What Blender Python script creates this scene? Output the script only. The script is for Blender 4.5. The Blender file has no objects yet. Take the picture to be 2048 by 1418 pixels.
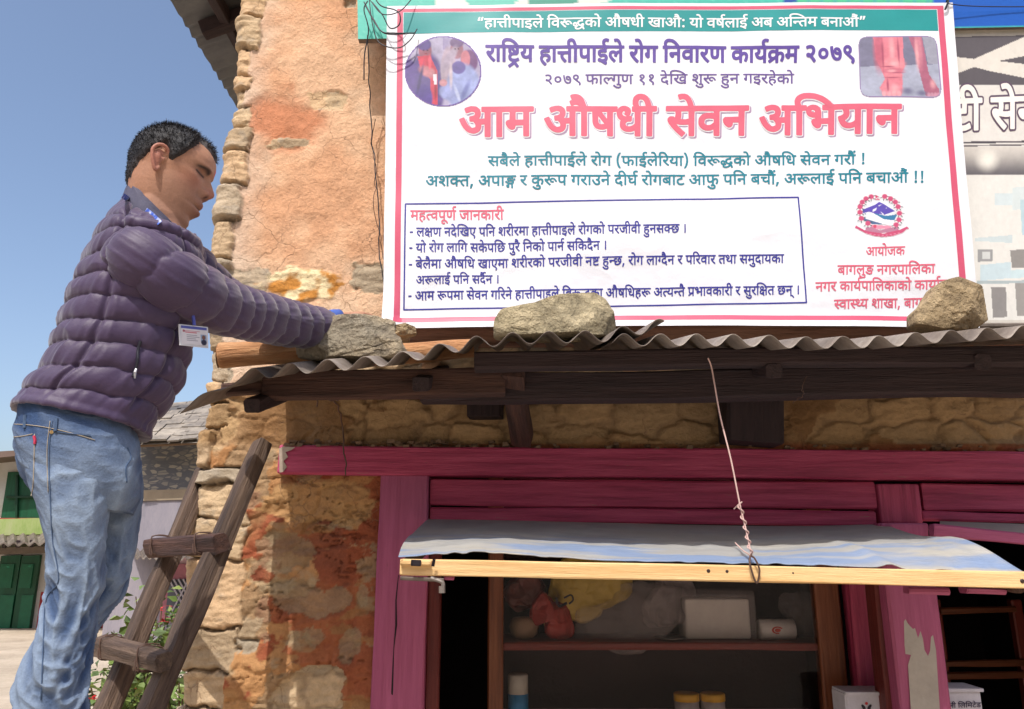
import bpy, math, random
import numpy as np
from mathutils import Vector, Matrix, Quaternion
from mathutils.geometry import delaunay_2d_cdt

# ---------------------------------------------------------------- camera, sky, sun, exposure
S = bpy.context.scene
COL = S.collection
PITCH = math.radians(14.0); FPX = 1550.0; CAMZ = 1.6
cam = bpy.data.objects.new('camera', bpy.data.cameras.new('camera')); COL.objects.link(cam)
cam.location = (0, 0, CAMZ); cam.rotation_euler = (math.radians(90) + PITCH, 0, 0)
cam.data.sensor_width = 36; cam.data.lens = 36 * FPX / 2048
cam.data.clip_start = .05; cam.data.clip_end = 2000
S.camera = cam
SUN = Vector((-.16, -.60, 1)).normalized()
W = bpy.data.worlds.new('World'); S.world = W; W.use_nodes = True
nt = W.node_tree; bg = nt.nodes['Background']; sk = nt.nodes.new('ShaderNodeTexSky')
sk.sky_type = 'NISHITA'; sk.sun_disc = False
sk.sun_elevation = math.asin(SUN.z); sk.sun_rotation = math.atan2(SUN.x, SUN.y)
sk.air_density = 1.0; sk.dust_density = 6.5; sk.ozone_density = 1.0; sk.altitude = 900
nt.links.new(sk.outputs[0], bg.inputs[0]); bg.inputs[1].default_value = .15
sun = bpy.data.objects.new('sun', bpy.data.lights.new('sun', 'SUN')); COL.objects.link(sun)
sun.data.energy = 2.75; sun.data.angle = math.radians(.55); sun.data.color = (1, .96, .90)
sun.rotation_euler = SUN.to_track_quat('Z', 'Y').to_euler(); sun.location = (-3, -6, 14)
S.view_settings.view_transform = 'Standard'; S.view_settings.look = 'None'
S.view_settings.exposure = .5; S.view_settings.gamma = 1
S.render.engine = 'CYCLES'
S.cycles.use_denoising = True; S.cycles.max_bounces = 6

# ---------------------------------------------------------------- helpers
cp, sp = math.cos(PITCH), math.sin(PITCH)
def ray(px, py):
    a = (px - 1024) / FPX; b = (709 - py) / FPX
    return np.array([a, cp - b * sp, sp + b * cp])
def P(px, py, Y):                       # a pixel's point on the vertical plane at depth Y
    d = ray(px, py); t = Y / d[1]
    return np.array([d[0] * t, Y, CAMZ + d[2] * t])
def PZ(px, py, Z):
    d = ray(px, py); t = (Z - CAMZ) / d[2]
    return np.array([d[0] * t, d[1] * t, Z])
def lin(r, g, b):
    f = lambda c: c / 12.92 if c <= .04045 else ((c + .055) / 1.055) ** 2.4
    return (f(r / 255), f(g / 255), f(b / 255))
def _h(ix, iy, iz, s):
    h = (ix * 374761393 + iy * 668265263 + iz * 2147483647 // 7 + s * 974634777) & 0xffffffff
    h = ((h ^ (h >> 13)) * 1274126177) & 0xffffffff
    h = ((h ^ (h >> 16)) * 2246822519) & 0xffffffff
    return ((h ^ (h >> 15)) & 0xffffff) / 16777215.0
def vn(x, y, z, s=0):                   # value noise -1..1
    x, y, z = np.broadcast_arrays(np.asarray(x, float), np.asarray(y, float), np.asarray(z, float))
    ix, iy, iz = np.floor(x).astype(np.int64), np.floor(y).astype(np.int64), np.floor(z).astype(np.int64)
    u, v, w = x - ix, y - iy, z - iz
    u, v, w = [t * t * t * (t * (t * 6 - 15) + 10) for t in (u, v, w)]
    r = 0
    for a in (0, 1):
        for b in (0, 1):
            for c in (0, 1):
                r = r + _h(ix + a, iy + b, iz + c, s) * (u if a else 1 - u) * (v if b else 1 - v) * (w if c else 1 - w)
    return r * 2 - 1
def fbm(x, y, z, s=0, o=4, g=.5):
    r = 0; a = 1; t = 0
    for k in range(o):
        r = r + a * vn(np.asarray(x) * 2 ** k, np.asarray(y) * 2 ** k, np.asarray(z) * 2 ** k, s + k * 17); t += a; a *= g
    return r / t
def ss(a, b, x):
    t = np.clip((np.asarray(x, float) - a) / (b - a), 0, 1); return t * t * (3 - 2 * t)
def mix(a, b, t):
    t = np.asarray(t)[..., None]; return np.asarray(a) * (1 - t) + np.asarray(b) * t

def origin_of(o):
    l = np.zeros(3)
    while o is not None: l = l + np.array(o.location); o = o.parent
    return l
def obj(name, V, F, mat, parent=None, smooth=False, col=None, attr=None):
    V = np.asarray(V, float).reshape(-1, 3)
    if parent is not None: V = V - origin_of(parent)
    me = bpy.data.meshes.new(name)
    if isinstance(F, np.ndarray):
        n, k = F.shape
        me.vertices.add(len(V)); me.vertices.foreach_set('co', V.ravel())
        me.loops.add(n * k); me.loops.foreach_set('vertex_index', F.ravel().astype(np.int32))
        me.polygons.add(n); me.polygons.foreach_set('loop_start', np.arange(0, n * k, k, dtype=np.int32))
        me.update(calc_edges=True)
    else:
        me.from_pydata(V.tolist(), [], [tuple(int(i) for i in f) for f in F]); me.update()
    me.validate()
    if smooth: me.polygons.foreach_set('use_smooth', [True] * len(me.polygons))
    if col is not None:
        ca = me.color_attributes.new('Col', 'FLOAT_COLOR', 'POINT')
        c = np.ones((len(V), 4)); c[:, :3] = np.asarray(col).reshape(-1, 3); ca.data.foreach_set('color', c.ravel())
    if attr is not None:
        at = me.attributes.new('gc', 'FLOAT_VECTOR', 'POINT'); at.data.foreach_set('vector', np.asarray(attr, float).ravel())
    if mat is not None: me.materials.append(mat)
    o = bpy.data.objects.new(name, me); COL.objects.link(o); o.parent = parent
    return o
def tag(o, label=None, cat=None, group=None, kind=None):
    if label: o['label'] = label
    if cat: o['category'] = cat
    if group: o['group'] = group
    if kind: o['kind'] = kind
    return o
def thing(name, label, cat, loc=(0, 0, 0), group=None):
    o = bpy.data.objects.new(name, None); COL.objects.link(o); o.location = [float(c) for c in loc]; o.empty_display_size = .1
    return tag(o, label, cat, group)
def grid_faces(n, m, wrap=False, off=0):
    i, j = np.meshgrid(np.arange(n - 1), np.arange(m if wrap else m - 1), indexing='ij')
    a = i * m + j; b = i * m + (j + 1) % m
    return np.stack([a, b, b + m, a + m], -1).reshape(-1, 4) + off
class MB:                               # collects pieces of one mesh
    def __init__(s): s.V = []; s.F = []; s.A = []; s.n = 0
    def add(s, V, F, A=None):
        V = np.asarray(V, float).reshape(-1, 3)
        s.V.append(V); s.F += [tuple(int(i) + s.n for i in f) for f in F]
        s.A.append(np.zeros_like(V) if A is None else np.asarray(A, float)); s.n += len(V)
        return s
    def build(s, name, mat, parent=None, smooth=False, col=None):
        return obj(name, np.concatenate(s.V), s.F, mat, parent, smooth, col, np.concatenate(s.A))
def unit(v):
    v = np.asarray(v, float); return v / max(np.linalg.norm(v), 1e-9)
def beam(p0, p1, w, h, up=(0, 0, 1), seg=14, bev=.006, wob=.003, seed=0, taper=1.0, mb=None):
    """a sawn timber of width w (sideways) and height h along up, slightly uneven"""
    p0, p1 = np.asarray(p0, float), np.asarray(p1, float); d = unit(p1 - p0); L = np.linalg.norm(p1 - p0)
    up = np.asarray(up, float); up = unit(up - d * (up @ d)); sd = np.cross(d, up)
    b = min(bev, w * .3, h * .3)
    cs = []
    for sx, sy in ((1, 1), (-1, 1), (-1, -1), (1, -1)):
        q = [(w / 2 - b, h / 2), (w / 2, h / 2 - b)]
        if sx * sy < 0: q = q[::-1]
        cs += [(sx * a, sy * c) for a, c in q[::-1]]
    cs = np.array(cs); m = len(cs)
    V = []; A = []
    ends = [0, .006 / L] + list(np.linspace(.03, .97, seg)) + [1 - .006 / L, 1]
    for k, t in enumerate(ends):
        sc = 1 - .05 * (k in (0, len(ends) - 1)); sc *= 1 + (taper - 1) * t
        s_ = t * L
        wx = wob * vn(s_ * 4, np.arange(m) * .7, seed, 3); wy = wob * vn(s_ * 4, np.arange(m) * .7, seed, 9)
        bx = wob * 1.5 * float(vn(s_ * 1.3, seed, 1.5)); by = wob * 1.5 * float(vn(s_ * 1.3, seed, 7.5))
        x = cs[:, 0] * sc + wx + bx; y = cs[:, 1] * sc + wy + by
        V.append(p0 + d * s_ + x[:, None] * sd + y[:, None] * up)
        A.append(np.stack([np.full(m, s_ + seed * 3.7), x + seed * 1.3, y], -1))
    n = len(V); F = [tuple(f) for f in grid_faces(n, m, True)]
    F += [tuple(range(m - 1, -1, -1)), tuple((n - 1) * m + i for i in range(m))]
    V = np.concatenate(V); A = np.concatenate(A)
    if mb is not None: return mb.add(V, F, A)
    return MB().add(V, F, A)
def tube(pts, r, m=8, mb=None, cap=True, wob=0, seed=0):
    pts = np.asarray(pts, float); n = len(pts); r = np.broadcast_to(np.asarray(r, float), (n,))
    T = np.gradient(pts, axis=0); T /= np.maximum(np.linalg.norm(T, axis=1, keepdims=True), 1e-9)
    u = np.cross(T[0], (0, 0, 1.) if abs(T[0][2]) < .9 else (1., 0, 0)); u = unit(u)
    V = []; A = []; s_ = 0
    for i in range(n):
        u = unit(u - T[i] * (u @ T[i])); v = np.cross(T[i], u)
        if i: s_ += np.linalg.norm(pts[i] - pts[i - 1])
        a = np.arange(m) * 2 * math.pi / m
        rr = r[i] * (1 + (wob * vn(s_ * 9 + np.cos(a), np.sin(a) * 1.0, seed, 4) if wob else 0))
        V.append(pts[i] + (rr * np.cos(a))[:, None] * u + (rr * np.sin(a))[:, None] * v)
        A.append(np.stack([np.full(m, s_ + seed), r[i] * np.cos(a), r[i] * np.sin(a)], -1))
    F = [tuple(f) for f in grid_faces(n, m, True)]
    if cap: F += [tuple(range(m - 1, -1, -1)), tuple((n - 1) * m + i for i in range(m))]
    mb = mb or MB()
    return mb.add(np.concatenate(V), F, np.concatenate(A))
def cr(pts, n):                          # smooth curve through points
    pts = np.asarray(pts, float); k = len(pts)
    t = np.linspace(0, k - 1, n); i = np.clip(t.astype(int), 0, k - 2); f = (t - i)[:, None]
    ex = np.concatenate([[2 * pts[0] - pts[1]], pts, [2 * pts[-1] - pts[-2]]])
    a, b, c, d = ex[i], ex[i + 1], ex[i + 2], ex[i + 3]
    return .5 * (2 * b + (c - a) * f + (2 * a - 5 * b + 4 * c - d) * f ** 2 + (3 * b - a - 3 * c + d) * f ** 3)
def box(x0, x1, y0, y1, z0, z1, mb=None):
    V = [(x, y, z) for z in (z0, z1) for y in (y0, y1) for x in (x0, x1)]
    F = [(0, 2, 3, 1), (4, 5, 7, 6), (0, 1, 5, 4), (2, 6, 7, 3), (0, 4, 6, 2), (1, 3, 7, 5)]
    return (mb or MB()).add(V, F)

# ---------------------------------------------------------------- materials
def _n(m, t, **k):
    n = m.node_tree.nodes.new(t)
    for a, b in k.items():
        if a.startswith('i_'): n.inputs[int(a[2:]) if a[2:].isdigit() else a[2:]].default_value = b
        else: setattr(n, a, b)
    return n
def rgba(c): return (c[0], c[1], c[2], 1)
def mat(name, cols, scale=8, stretch=(1, 1, 1), rough=.7, bump=.2, bscale=60, spec=.4, coord='Object', metal=0, vcol=False,
        vary=.25, detail=6, chips=None, sheen=0, bdist=.01):
    """noise-mixed colour (or the mesh's own colour attribute broken up by noise) plus two scales of bump"""
    m = bpy.data.materials.new(name); m.use_nodes = True; nt = m.node_tree; L = nt.links.new
    b = nt.nodes['Principled BSDF']; b.inputs['Roughness'].default_value = rough
    b.inputs['Specular IOR Level'].default_value = spec; b.inputs['Metallic'].default_value = metal
    if sheen: b.inputs['Sheen Weight'].default_value = sheen
    if coord == 'gc': co = _n(m, 'ShaderNodeAttribute', attribute_name='gc').outputs['Vector']
    else: co = _n(m, 'ShaderNodeTexCoord').outputs['Object']
    mp = _n(m, 'ShaderNodeMapping'); mp.inputs['Scale'].default_value = stretch; L(co, mp.inputs[0])
    no = _n(m, 'ShaderNodeTexNoise', i_Scale=scale, i_Detail=detail, i_Roughness=.6); L(mp.outputs[0], no.inputs['Vector'])
    n2 = _n(m, 'ShaderNodeTexNoise', i_Scale=bscale, i_Detail=5, i_Roughness=.65); L(mp.outputs[0], n2.inputs['Vector'])
    if vcol:
        at = _n(m, 'ShaderNodeAttribute', attribute_name='Col')
        mr = _n(m, 'ShaderNodeMapRange'); mr.inputs[1].default_value = .25; mr.inputs[2].default_value = .75
        mr.inputs[3].default_value = 1 - vary; mr.inputs[4].default_value = 1 + vary
        ad = _n(m, 'ShaderNodeMath', operation='ADD'); L(no.outputs[0], ad.inputs[0]); L(n2.outputs[0], ad.inputs[1])
        hf = _n(m, 'ShaderNodeMath', operation='MULTIPLY'); hf.inputs[1].default_value = .5; L(ad.outputs[0], hf.inputs[0])
        L(hf.outputs[0], mr.inputs[0])
        vm = _n(m, 'ShaderNodeVectorMath', operation='SCALE'); L(at.outputs['Color'], vm.inputs[0]); L(mr.outputs[0], vm.inputs['Scale'])
        out = vm.outputs[0]
    else:
        rp = _n(m, 'ShaderNodeValToRGB'); e = rp.color_ramp.elements
        ps = np.linspace(.3, .7, len(cols))
        e[0].position = ps[0]; e[0].color = rgba(cols[0]); e[1].position = ps[-1]; e[1].color = rgba(cols[-1])
        for p_, c in zip(ps[1:-1], cols[1:-1]):
            q = e.new(p_); q.color = rgba(c)
        mm = _n(m, 'ShaderNodeMath', operation='MULTIPLY_ADD'); mm.inputs[1].default_value = .35
        sb = _n(m, 'ShaderNodeMath', operation='SUBTRACT'); sb.inputs[1].default_value = .175
        L(n2.outputs[0], mm.inputs[0]); L(no.outputs[0], mm.inputs[2]); L(mm.outputs[0], sb.inputs[0]); L(sb.outputs[0], rp.inputs[0])
        out = rp.outputs[0]
    if chips:                            # worn spots showing another colour: (colour, scale, threshold)
        n3 = _n(m, 'ShaderNodeTexNoise', i_Scale=chips[1], i_Detail=7, i_Roughness=.7); L(mp.outputs[0], n3.inputs['Vector'])
        st = _n(m, 'ShaderNodeMapRange'); st.inputs[1].default_value = chips[2]; st.inputs[2].default_value = chips[2] + .02
        L(n3.outputs[0], st.inputs[0])
        mx = _n(m, 'ShaderNodeMix', data_type='RGBA'); mx.inputs[7].default_value = rgba(chips[0])
        L(st.outputs[0], mx.inputs[0]); L(out, mx.inputs[6]); out = mx.outputs[2]
    L(out, b.inputs['Base Color'])
    if bump:
        bp = _n(m, 'ShaderNodeBump', i_Strength=bump, i_Distance=bdist); L(n2.outputs[0], bp.inputs['Height'])
        b2 = _n(m, 'ShaderNodeBump', i_Strength=bump * .8, i_Distance=bdist * 3); L(no.outputs[0], b2.inputs['Height']); L(bp.outputs[0], b2.inputs['Normal'])
        L(b2.outputs[0], b.inputs['Normal'])
    return m
def flat(name, c, rough=.6, **k):
    c = np.array(c); return mat(name, [tuple(c * .86), tuple(np.minimum(c * 1.1, .9))], rough=rough, **k)
WG = (2.0, 34, 34)                       # grain: stretched along the timber's own length
M = {}
M['magenta'] = mat('magenta_paint', [(.28, .026, .075), (.42, .046, .115), (.52, .075, .16)], 1.6, WG, .5, .35, 9, coord='gc', chips=((.26, .15, .12), 3.2, .66))
M['pinkpaint'] = mat('pink_paint', [(.32, .062, .14), (.42, .095, .20)], 1.6, WG, .45, .25, 9, coord='gc', chips=((.12, .05, .05), 3.4, .68))
M['darkred'] = mat('dark_red_wood', [(.09, .012, .012), (.16, .022, .018)], 1.6, WG, .45, .3, 9, coord='gc')
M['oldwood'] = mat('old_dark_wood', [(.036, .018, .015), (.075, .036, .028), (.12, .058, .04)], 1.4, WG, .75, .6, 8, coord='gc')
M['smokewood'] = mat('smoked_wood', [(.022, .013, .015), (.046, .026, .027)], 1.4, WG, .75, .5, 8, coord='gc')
M['greywood'] = mat('weathered_ladder_wood', [(.050, .030, .021), (.110, .070, .050), (.19, .125, .085)], 1.3, WG, .75, .7, 8, coord='gc')
M['freshwood'] = mat('fresh_sawn_wood', [(.62, .36, .14), (.74, .48, .22), (.80, .56, .28)], 1.1, WG, .6, .25, 10, coord='gc')
M['log'] = mat('debarked_log', [(.30, .12, .045), (.50, .24, .10), (.62, .36, .18)], 1.5, (3, 22, 22), .7, .8, 8, coord='gc')
M['tin'] = mat('weathered_tin', [(.10, .080, .068), (.18, .145, .12), (.29, .25, .215)], 3.5, (1, 1, 1), .55, .15, 40, metal=.25)
M['wall'] = mat('mud_plaster_and_stone', None, 9, rough=.92, bump=.6, bscale=75, spec=.15, vcol=True, vary=.30)
def cracks(m):                           # hairline shrinkage cracks, in bump and colour
    nt = m.node_tree; L = nt.links.new; b = nt.nodes['Principled BSDF']
    co = _n(m, 'ShaderNodeTexCoord'); ns = _n(m, 'ShaderNodeTexNoise', i_Scale=7, i_Detail=4); L(co.outputs['Object'], ns.inputs['Vector'])
    va = _n(m, 'ShaderNodeVectorMath', operation='MULTIPLY_ADD'); va.inputs[1].default_value = (.16, .16, .16)
    L(ns.outputs['Color'], va.inputs[0]); L(co.outputs['Object'], va.inputs[2])
    vo = _n(m, 'ShaderNodeTexVoronoi', feature='DISTANCE_TO_EDGE', i_Scale=6.5); L(va.outputs[0], vo.inputs['Vector'])
    n2 = _n(m, 'ShaderNodeTexNoise', i_Scale=3.1, i_Detail=3); L(co.outputs['Object'], n2.inputs['Vector'])
    mr = _n(m, 'ShaderNodeMapRange'); mr.inputs[1].default_value = .45; mr.inputs[2].default_value = .62; mr.inputs[3].default_value = 0; mr.inputs[4].default_value = .014
    L(n2.outputs[0], mr.inputs[0])
    dv = _n(m, 'ShaderNodeMath', operation='DIVIDE'); L(vo.outputs['Distance'], dv.inputs[0])
    ad = _n(m, 'ShaderNodeMath', operation='ADD'); ad.inputs[1].default_value = .0008; L(mr.outputs[0], ad.inputs[0]); L(ad.outputs[0], dv.inputs[1])
    cl = _n(m, 'ShaderNodeMath', operation='MINIMUM'); cl.inputs[1].default_value = 1; L(dv.outputs[0], cl.inputs[0])
    old = b.inputs['Base Color'].links[0].from_socket
    mx = _n(m, 'ShaderNodeMix', data_type='RGBA'); mx.inputs[6].default_value = (.30, .18, .11, 1)
    c2 = _n(m, 'ShaderNodeMapRange'); c2.inputs[3].default_value = .35; L(cl.outputs[0], c2.inputs[0])
    L(c2.outputs[0], mx.inputs[0]); L(old, mx.inputs[7]); L(mx.outputs[2], b.inputs['Base Color'])
    on = b.inputs['Normal'].links[0].from_socket
    bp = _n(m, 'ShaderNodeBump', i_Strength=.5, i_Distance=.005); L(cl.outputs[0], bp.inputs['Height']); L(on, bp.inputs['Normal']); L(bp.outputs[0], b.inputs['Normal'])
cracks(M['wall'])
M['rock'] = mat('field_stone', None, 14, rough=.9, bump=1.0, bscale=60, spec=.2, vcol=True, vary=.5, bdist=.016)
M['vinyl'] = mat('banner_vinyl', [(.745, .75, .80), (.785, .79, .83)], 2.2, rough=.42, bump=.12, bscale=7, spec=.4, bdist=.02)
M['print'] = mat('printed_ink', None, 30, rough=.45, bump=0, vcol=True, vary=.06)
M['vcloth'] = mat('dusty_tarpaulin', None, 6, (1, 5, 5), rough=.7, bump=.3, bscale=30, vcol=True, vary=.12)
def ink(name, c, rough=.45): return mat(name, [tuple(np.array(c) * .94), tuple(np.array(c) * 1.06)], 5, rough=rough, bump=0)
M['wire'] = flat('black_cable', (.03, .03, .04), .5, bump=0)
M['steelwire'] = flat('rusty_wire', (.10, .055, .04), .5, bump=0)
M['pinkcord'] = flat('pale_pink_wire', (.62, .42, .38), .5, bump=0)
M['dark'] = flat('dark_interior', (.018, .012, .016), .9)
M['concrete'] = flat('dusty_concrete', (.30, .26, .21), .9, scale=3)

# ---------------------------------------------------------------- ground
def ground():
    x = np.concatenate([np.linspace(-400, -20, 14), np.linspace(-18, 14, 90), np.linspace(20, 400, 14)])
    y = np.concatenate([np.linspace(-60, -4, 8), np.linspace(-3, 24, 90), np.linspace(30, 600, 16)])
    Y, X = np.meshgrid(y, x, indexing='ij')
    Z = .03 * fbm(X * .6, Y * .6, 0, 5) - .02
    V = np.stack([X, Y, Z], -1)
    m = mat('dry_earth', [(.34, .275, .205), (.45, .37, .28), (.54, .45, .35)], 1.2, rough=.95, bump=.5, bscale=25, bdist=.03)
    tag(obj('ground', V, grid_faces(len(y), len(x)), m, smooth=True), kind='structure')
ground()
def sky_block_hills():                                                   # unseen valley side behind the camera, added to block low sky glow
    x = np.linspace(-500, 500, 60); y = np.linspace(-60, -400, 40); Y, X = np.meshgrid(y, x, indexing='ij')
    Z = np.clip((-Y - 60) * .55, 0, 150) * (1 + .3 * fbm(X * .01, Y * .01, 0, 3)) + 8 * fbm(X * .03, Y * .03, 0, 9) * np.clip((-Y - 60) / 60, 0, 1) - .3
    tag(obj('sky_block_hills', np.stack([X, Y, Z], -1), grid_faces(40, 60), mat('sky_block_slope', [(.03, .045, .02), (.07, .08, .035), (.13, .11, .06)], .05, rough=.95, bump=.3, bscale=.6, bdist=1), smooth=True), kind='structure')
sky_block_hills()

# ---------------------------------------------------------------- stone shop building
XC = -1.205; YW = 3.0
BLD = thing('stone_shop_building', 'mud plastered stone shop building with magenta timber shop front and tin lean-to roof', 'building', (XC, YW, 0))
def pw(px, py):
    q = P(px, py, YW); return q[0], q[2]
# corner stones: pixel rows of their joints along the corner, turned into heights
rows = [-260, -200, -150, -95, -40, 0, 36, 98, 152, 178, 210, 252, 305, 368, 443, 522, 598, 650, 700, 760, 800, 850, 928, 962, 1042, 1118, 1262, 1350, 1420, 1490, 1570]
rz = np.array([pw(430, r)[1] for r in rows])[::-1]
rz = np.concatenate([np.arange(0, rz[0] - .05, .17), rz, np.arange(rz[-1] + .14, 5.6, .15)])
rng = np.random.RandomState(4)
r_out = rng.uniform(.004, .036, len(rz)); r_ext = rng.uniform(.035, .10, len(rz)); r_side = rng.uniform(.1, .35, len(rz)); r_col = rng.rand(len(rz))
zz0 = pw(430, 930)[1]
r_ext[(rz < zz0)] = rng.uniform(.14, .34, (rz < zz0).sum()); r_out[rz < zz0] *= .7
STONE = [np.array(lin(*c)) for c in ((200, 174, 140), (188, 162, 130), (180, 162, 138), (164, 150, 130), (204, 172, 136), (172, 150, 122))]
def blob(X, Z, px0, py0, px1, py1, s, soft=.25):
    x0, z1 = pw(px0, py0); x1, z0 = pw(px1, py1)
    cx, cz, a, b = (x0 + x1) / 2, (z0 + z1) / 2, abs(x1 - x0) / 2, abs(z1 - z0) / 2
    q = ((np.abs(X - cx) / a) ** 2.6 + (np.abs(Z - cz) / b) ** 2.6) ** (1 / 2.6)
    q = q + .55 * fbm((X - cx) / a * 1.2, (Z - cz) / b * 1.2, s, s, 5) + .14 * fbm(X * 45, Z * 45, 0, s + 5)
    return 1 - ss(1 - soft / 2, 1 + soft / 2, q)
def stone_wall():
    us = np.concatenate([np.linspace(-6.0, -1.0, 12), np.linspace(-.9, -.3, 24), np.arange(-.28, .86, .0058), np.arange(.87, 4.4, .011)])
    vs = np.concatenate([np.linspace(0, .85, 30), np.arange(.87, 4.15, .0062), np.linspace(4.17, 5.5, 50)])
    Z, U = np.meshgrid(vs, us, indexing='ij')
    R = .03                                                    # rounded corner
    fr = U > R; sd = U < -R
    ang = np.clip((U + R) / (2 * R), 0, 1) * math.pi / 2
    X = np.where(fr, XC + U, np.where(sd, XC, XC + R - R * np.cos(ang)))
    Y = np.where(fr, YW, np.where(sd, YW - U, YW + R - R * np.sin(ang)))
    NX = np.where(fr, 0, np.where(sd, -1, -np.cos(ang))); NY = np.where(fr, -1, np.where(sd, 0, -np.sin(ang)))
    XW = XC + U                                                # unrolled x
    zw = Z + .034 * fbm(U * 5, Z * 3, 0, 31) + .012 * fbm(U * 22, Z * 22, 0, 32)
    k = np.clip(np.searchsorted(rz, zw) - 1, 0, len(rz) - 2)
    t = (zw - rz[k]) / (rz[k + 1] - rz[k]); hgt = rz[k + 1] - rz[k]
    edge = np.minimum(t, 1 - t) * hgt
    prof = ss(0, .011, edge + .006 * fbm(U * 40, Z * 40, 0, 33))
    extn = r_ext[k] + .03 * fbm(U * 9, Z * 9, 0, 44)
    quo = (1 - ss(-.01, .012, U - extn)) * (U > -r_side[k])     # bare corner stones
    # stones of the body of the wall (voronoi-like courses), seen where plaster is off
    su, sz_ = U / .20 + .36 * fbm(U * 3.5, Z * 4.5, 0, 3, 5) + .10 * fbm(U * 22, Z * 22, 0, 4), Z / .115 + .40 * fbm(U * 3.4, Z * 5, 0, 8, 5) + .14 * fbm(U * 20, Z * 24, 0, 9)
    iu, iz = np.floor(su).astype(np.int64), np.floor(sz_).astype(np.int64); d1 = np.full(U.shape, 9.); d2 = np.full(U.shape, 9.); idc = np.zeros(U.shape)
    for a_ in (-1, 0, 1):
        for b_ in (-1, 0, 1):
            ju, jz = iu + a_, iz + b_; h1, h2, h3 = _h(ju, jz, 0 * ju, 5), _h(ju, jz, 0 * ju, 6), _h(ju, jz, 0 * ju, 7)
            dd = np.maximum(np.abs(ju + .15 + .7 * h1 - su), np.abs(jz + .2 + .6 * h2 - sz_)) * .55 + .45 * np.hypot(ju + .15 + .7 * h1 - su, jz + .2 + .6 * h2 - sz_)
            cl = dd < d1; d2 = np.where(cl, d1, np.minimum(d2, dd)); idc = np.where(cl, h3, idc); d1 = np.where(cl, dd, d1)
    body = ss(.0, .16, d2 - d1 + .06 * fbm(U * 25, Z * 25, 0, 6))
    lay = .5 + .5 * fbm(U * 14, Z * 75, 0, 21, 5)               # bedding layers of the slatey stones
    # ---- bare patches in the plaster
    bare = quo.copy()
    spots = [(612, 188, 692, 222, 1), (536, 276, 618, 298, 2), (536, 540, 672, 602, 3), (700, 520, 780, 585, 4), (448, 536, 552, 592, 5),
             (440, 1230, 520, 1310, 12), (560, 1335, 680, 1440, 13), (690, 1, 712, 20, 14)]
    for a, b, c, d, s in spots: bare = np.maximum(bare, blob(XW, Z, a, b, c, d, s) * fr)
    x_, zb1 = pw(700, 790); x_, zb0 = pw(700, 885)
    band = ss(zb0 - .03, zb0 + .02, Z) * (1 - ss(zb1 + .2, zb1 + .26, Z)) * fr * ss(-.1, .05, fbm(U * 4.5, Z * 7, 0, 71) + .02 + .20 * (XW > -.45))
    bare = np.maximum(bare, band * .999); rubble = band
    bare = np.where(U < -.02, np.maximum(bare, ss(-.1, .1, fbm(U * 3, Z * 3, 0, 15) + .1)), bare)
    # ---- relief
    zsp = pw(500, 800)[1]; zmd0 = 0; rb = (XW + .82) * .75
    flake = np.zeros(U.shape)
    for a, b, c, d, s in ((515, 1060, 622, 1140, 21), (655, 1175, 702, 1222, 22), (612, 1255, 648, 1290, 23), (684, 1258, 720, 1320, 24), (600, 1198, 652, 1220, 25), (520, 1335, 650, 1430, 26), (450, 880, 545, 1010, 27), (545, 1165, 660, 1235, 33), (480, 1180, 545, 1290, 34), (716, 1170, 735, 1220, 29)):
        flake = np.maximum(flake, ss(.42, .5, blob(XW, Z, a, b, c, d, s, .5) + .25 * fbm(U * 30, Z * 36, 0, s + 60, 5)))
    pl = .009 * fbm(U * 2.6, Z * 2.6, 0, 51, 2) + .0042 * fbm(U * 11, Z * 10, 0, 52, 3) + .0012 * fbm(U * 42, Z * 42, 0, 53) + .012 - .006 * blob(XW, Z, 508, 196, 640, 292, 91, .5) + .004 * np.abs(fbm(U * 5, Z * 6, 0, 57))
    ledge = 0
    st_q = (r_out[k] + .010 * (lay - .5) + .014 * fbm(U * 13, Z * 17, 0, 55, 5)) * prof - (.008 + .016 * _h(k, 0 * k, 0 * k, 77)) * (1 - prof)
    st_b = (.002 + .016 * (idc - .4) + .009 * (lay - .5)) * body - .011 * (1 - body) + .012 * fbm(U * 16, Z * 18, 0, 56, 5)
    qm = quo > .5
    rel = np.where(qm, st_q, st_b)
    proud = np.zeros(U.shape)
    for a, b, c, d, s in spots[:5]: proud = np.maximum(proud, blob(XW, Z, a, b, c, d, s) * fr)
    rel = rel * (1 - proud) + proud * (.010 + .016 * (.5 + .5 * fbm(U * 9, Z * 42, 0, 23, 4) - .5) + .004 * fbm(U * 30, Z * 50, 0, 24))
    body = np.maximum(body, proud)
    D = pl * (1 - bare) + rel * bare - ledge
    bulge = np.where(np.abs(U) < .16, .014 * np.sin(Z * 5.1) + .012 * np.sin(Z * 2.3 + 1), 0) * (1 - np.abs(U) / .16).clip(0, 1)
    low = (1 - ss(zsp - .1, zsp, Z)) * fr * (1 - bare)
    fa = fbm(U * 5, Z * 8, 0, 101, 6); fb = fbm(U * 9, Z * 15, 0, 102, 6); fc = fbm(U * 3.2, Z * 11, 0, 103, 5)
    D = D + low * (.014 * fc + .007 * body * (1 - zmd0) + .0040 * ss(-.01, .02, fa + rb) - .0045 * flake + .003 * ss(.10, .13, fb) + .004 * fbm(U * 24, Z * 30, 0, 104) - .010 * (np.abs(fc - .12) < .012))
    D = D + bulge
    # ---- colours (what the surface is made of)
    n1 = fbm(U * 2.4, Z * 2.0, 0, 81); n2 = fbm(U * 9, Z * 9, 0, 82); n3 = fbm(U * 34, Z * 34, 0, 83)
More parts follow.
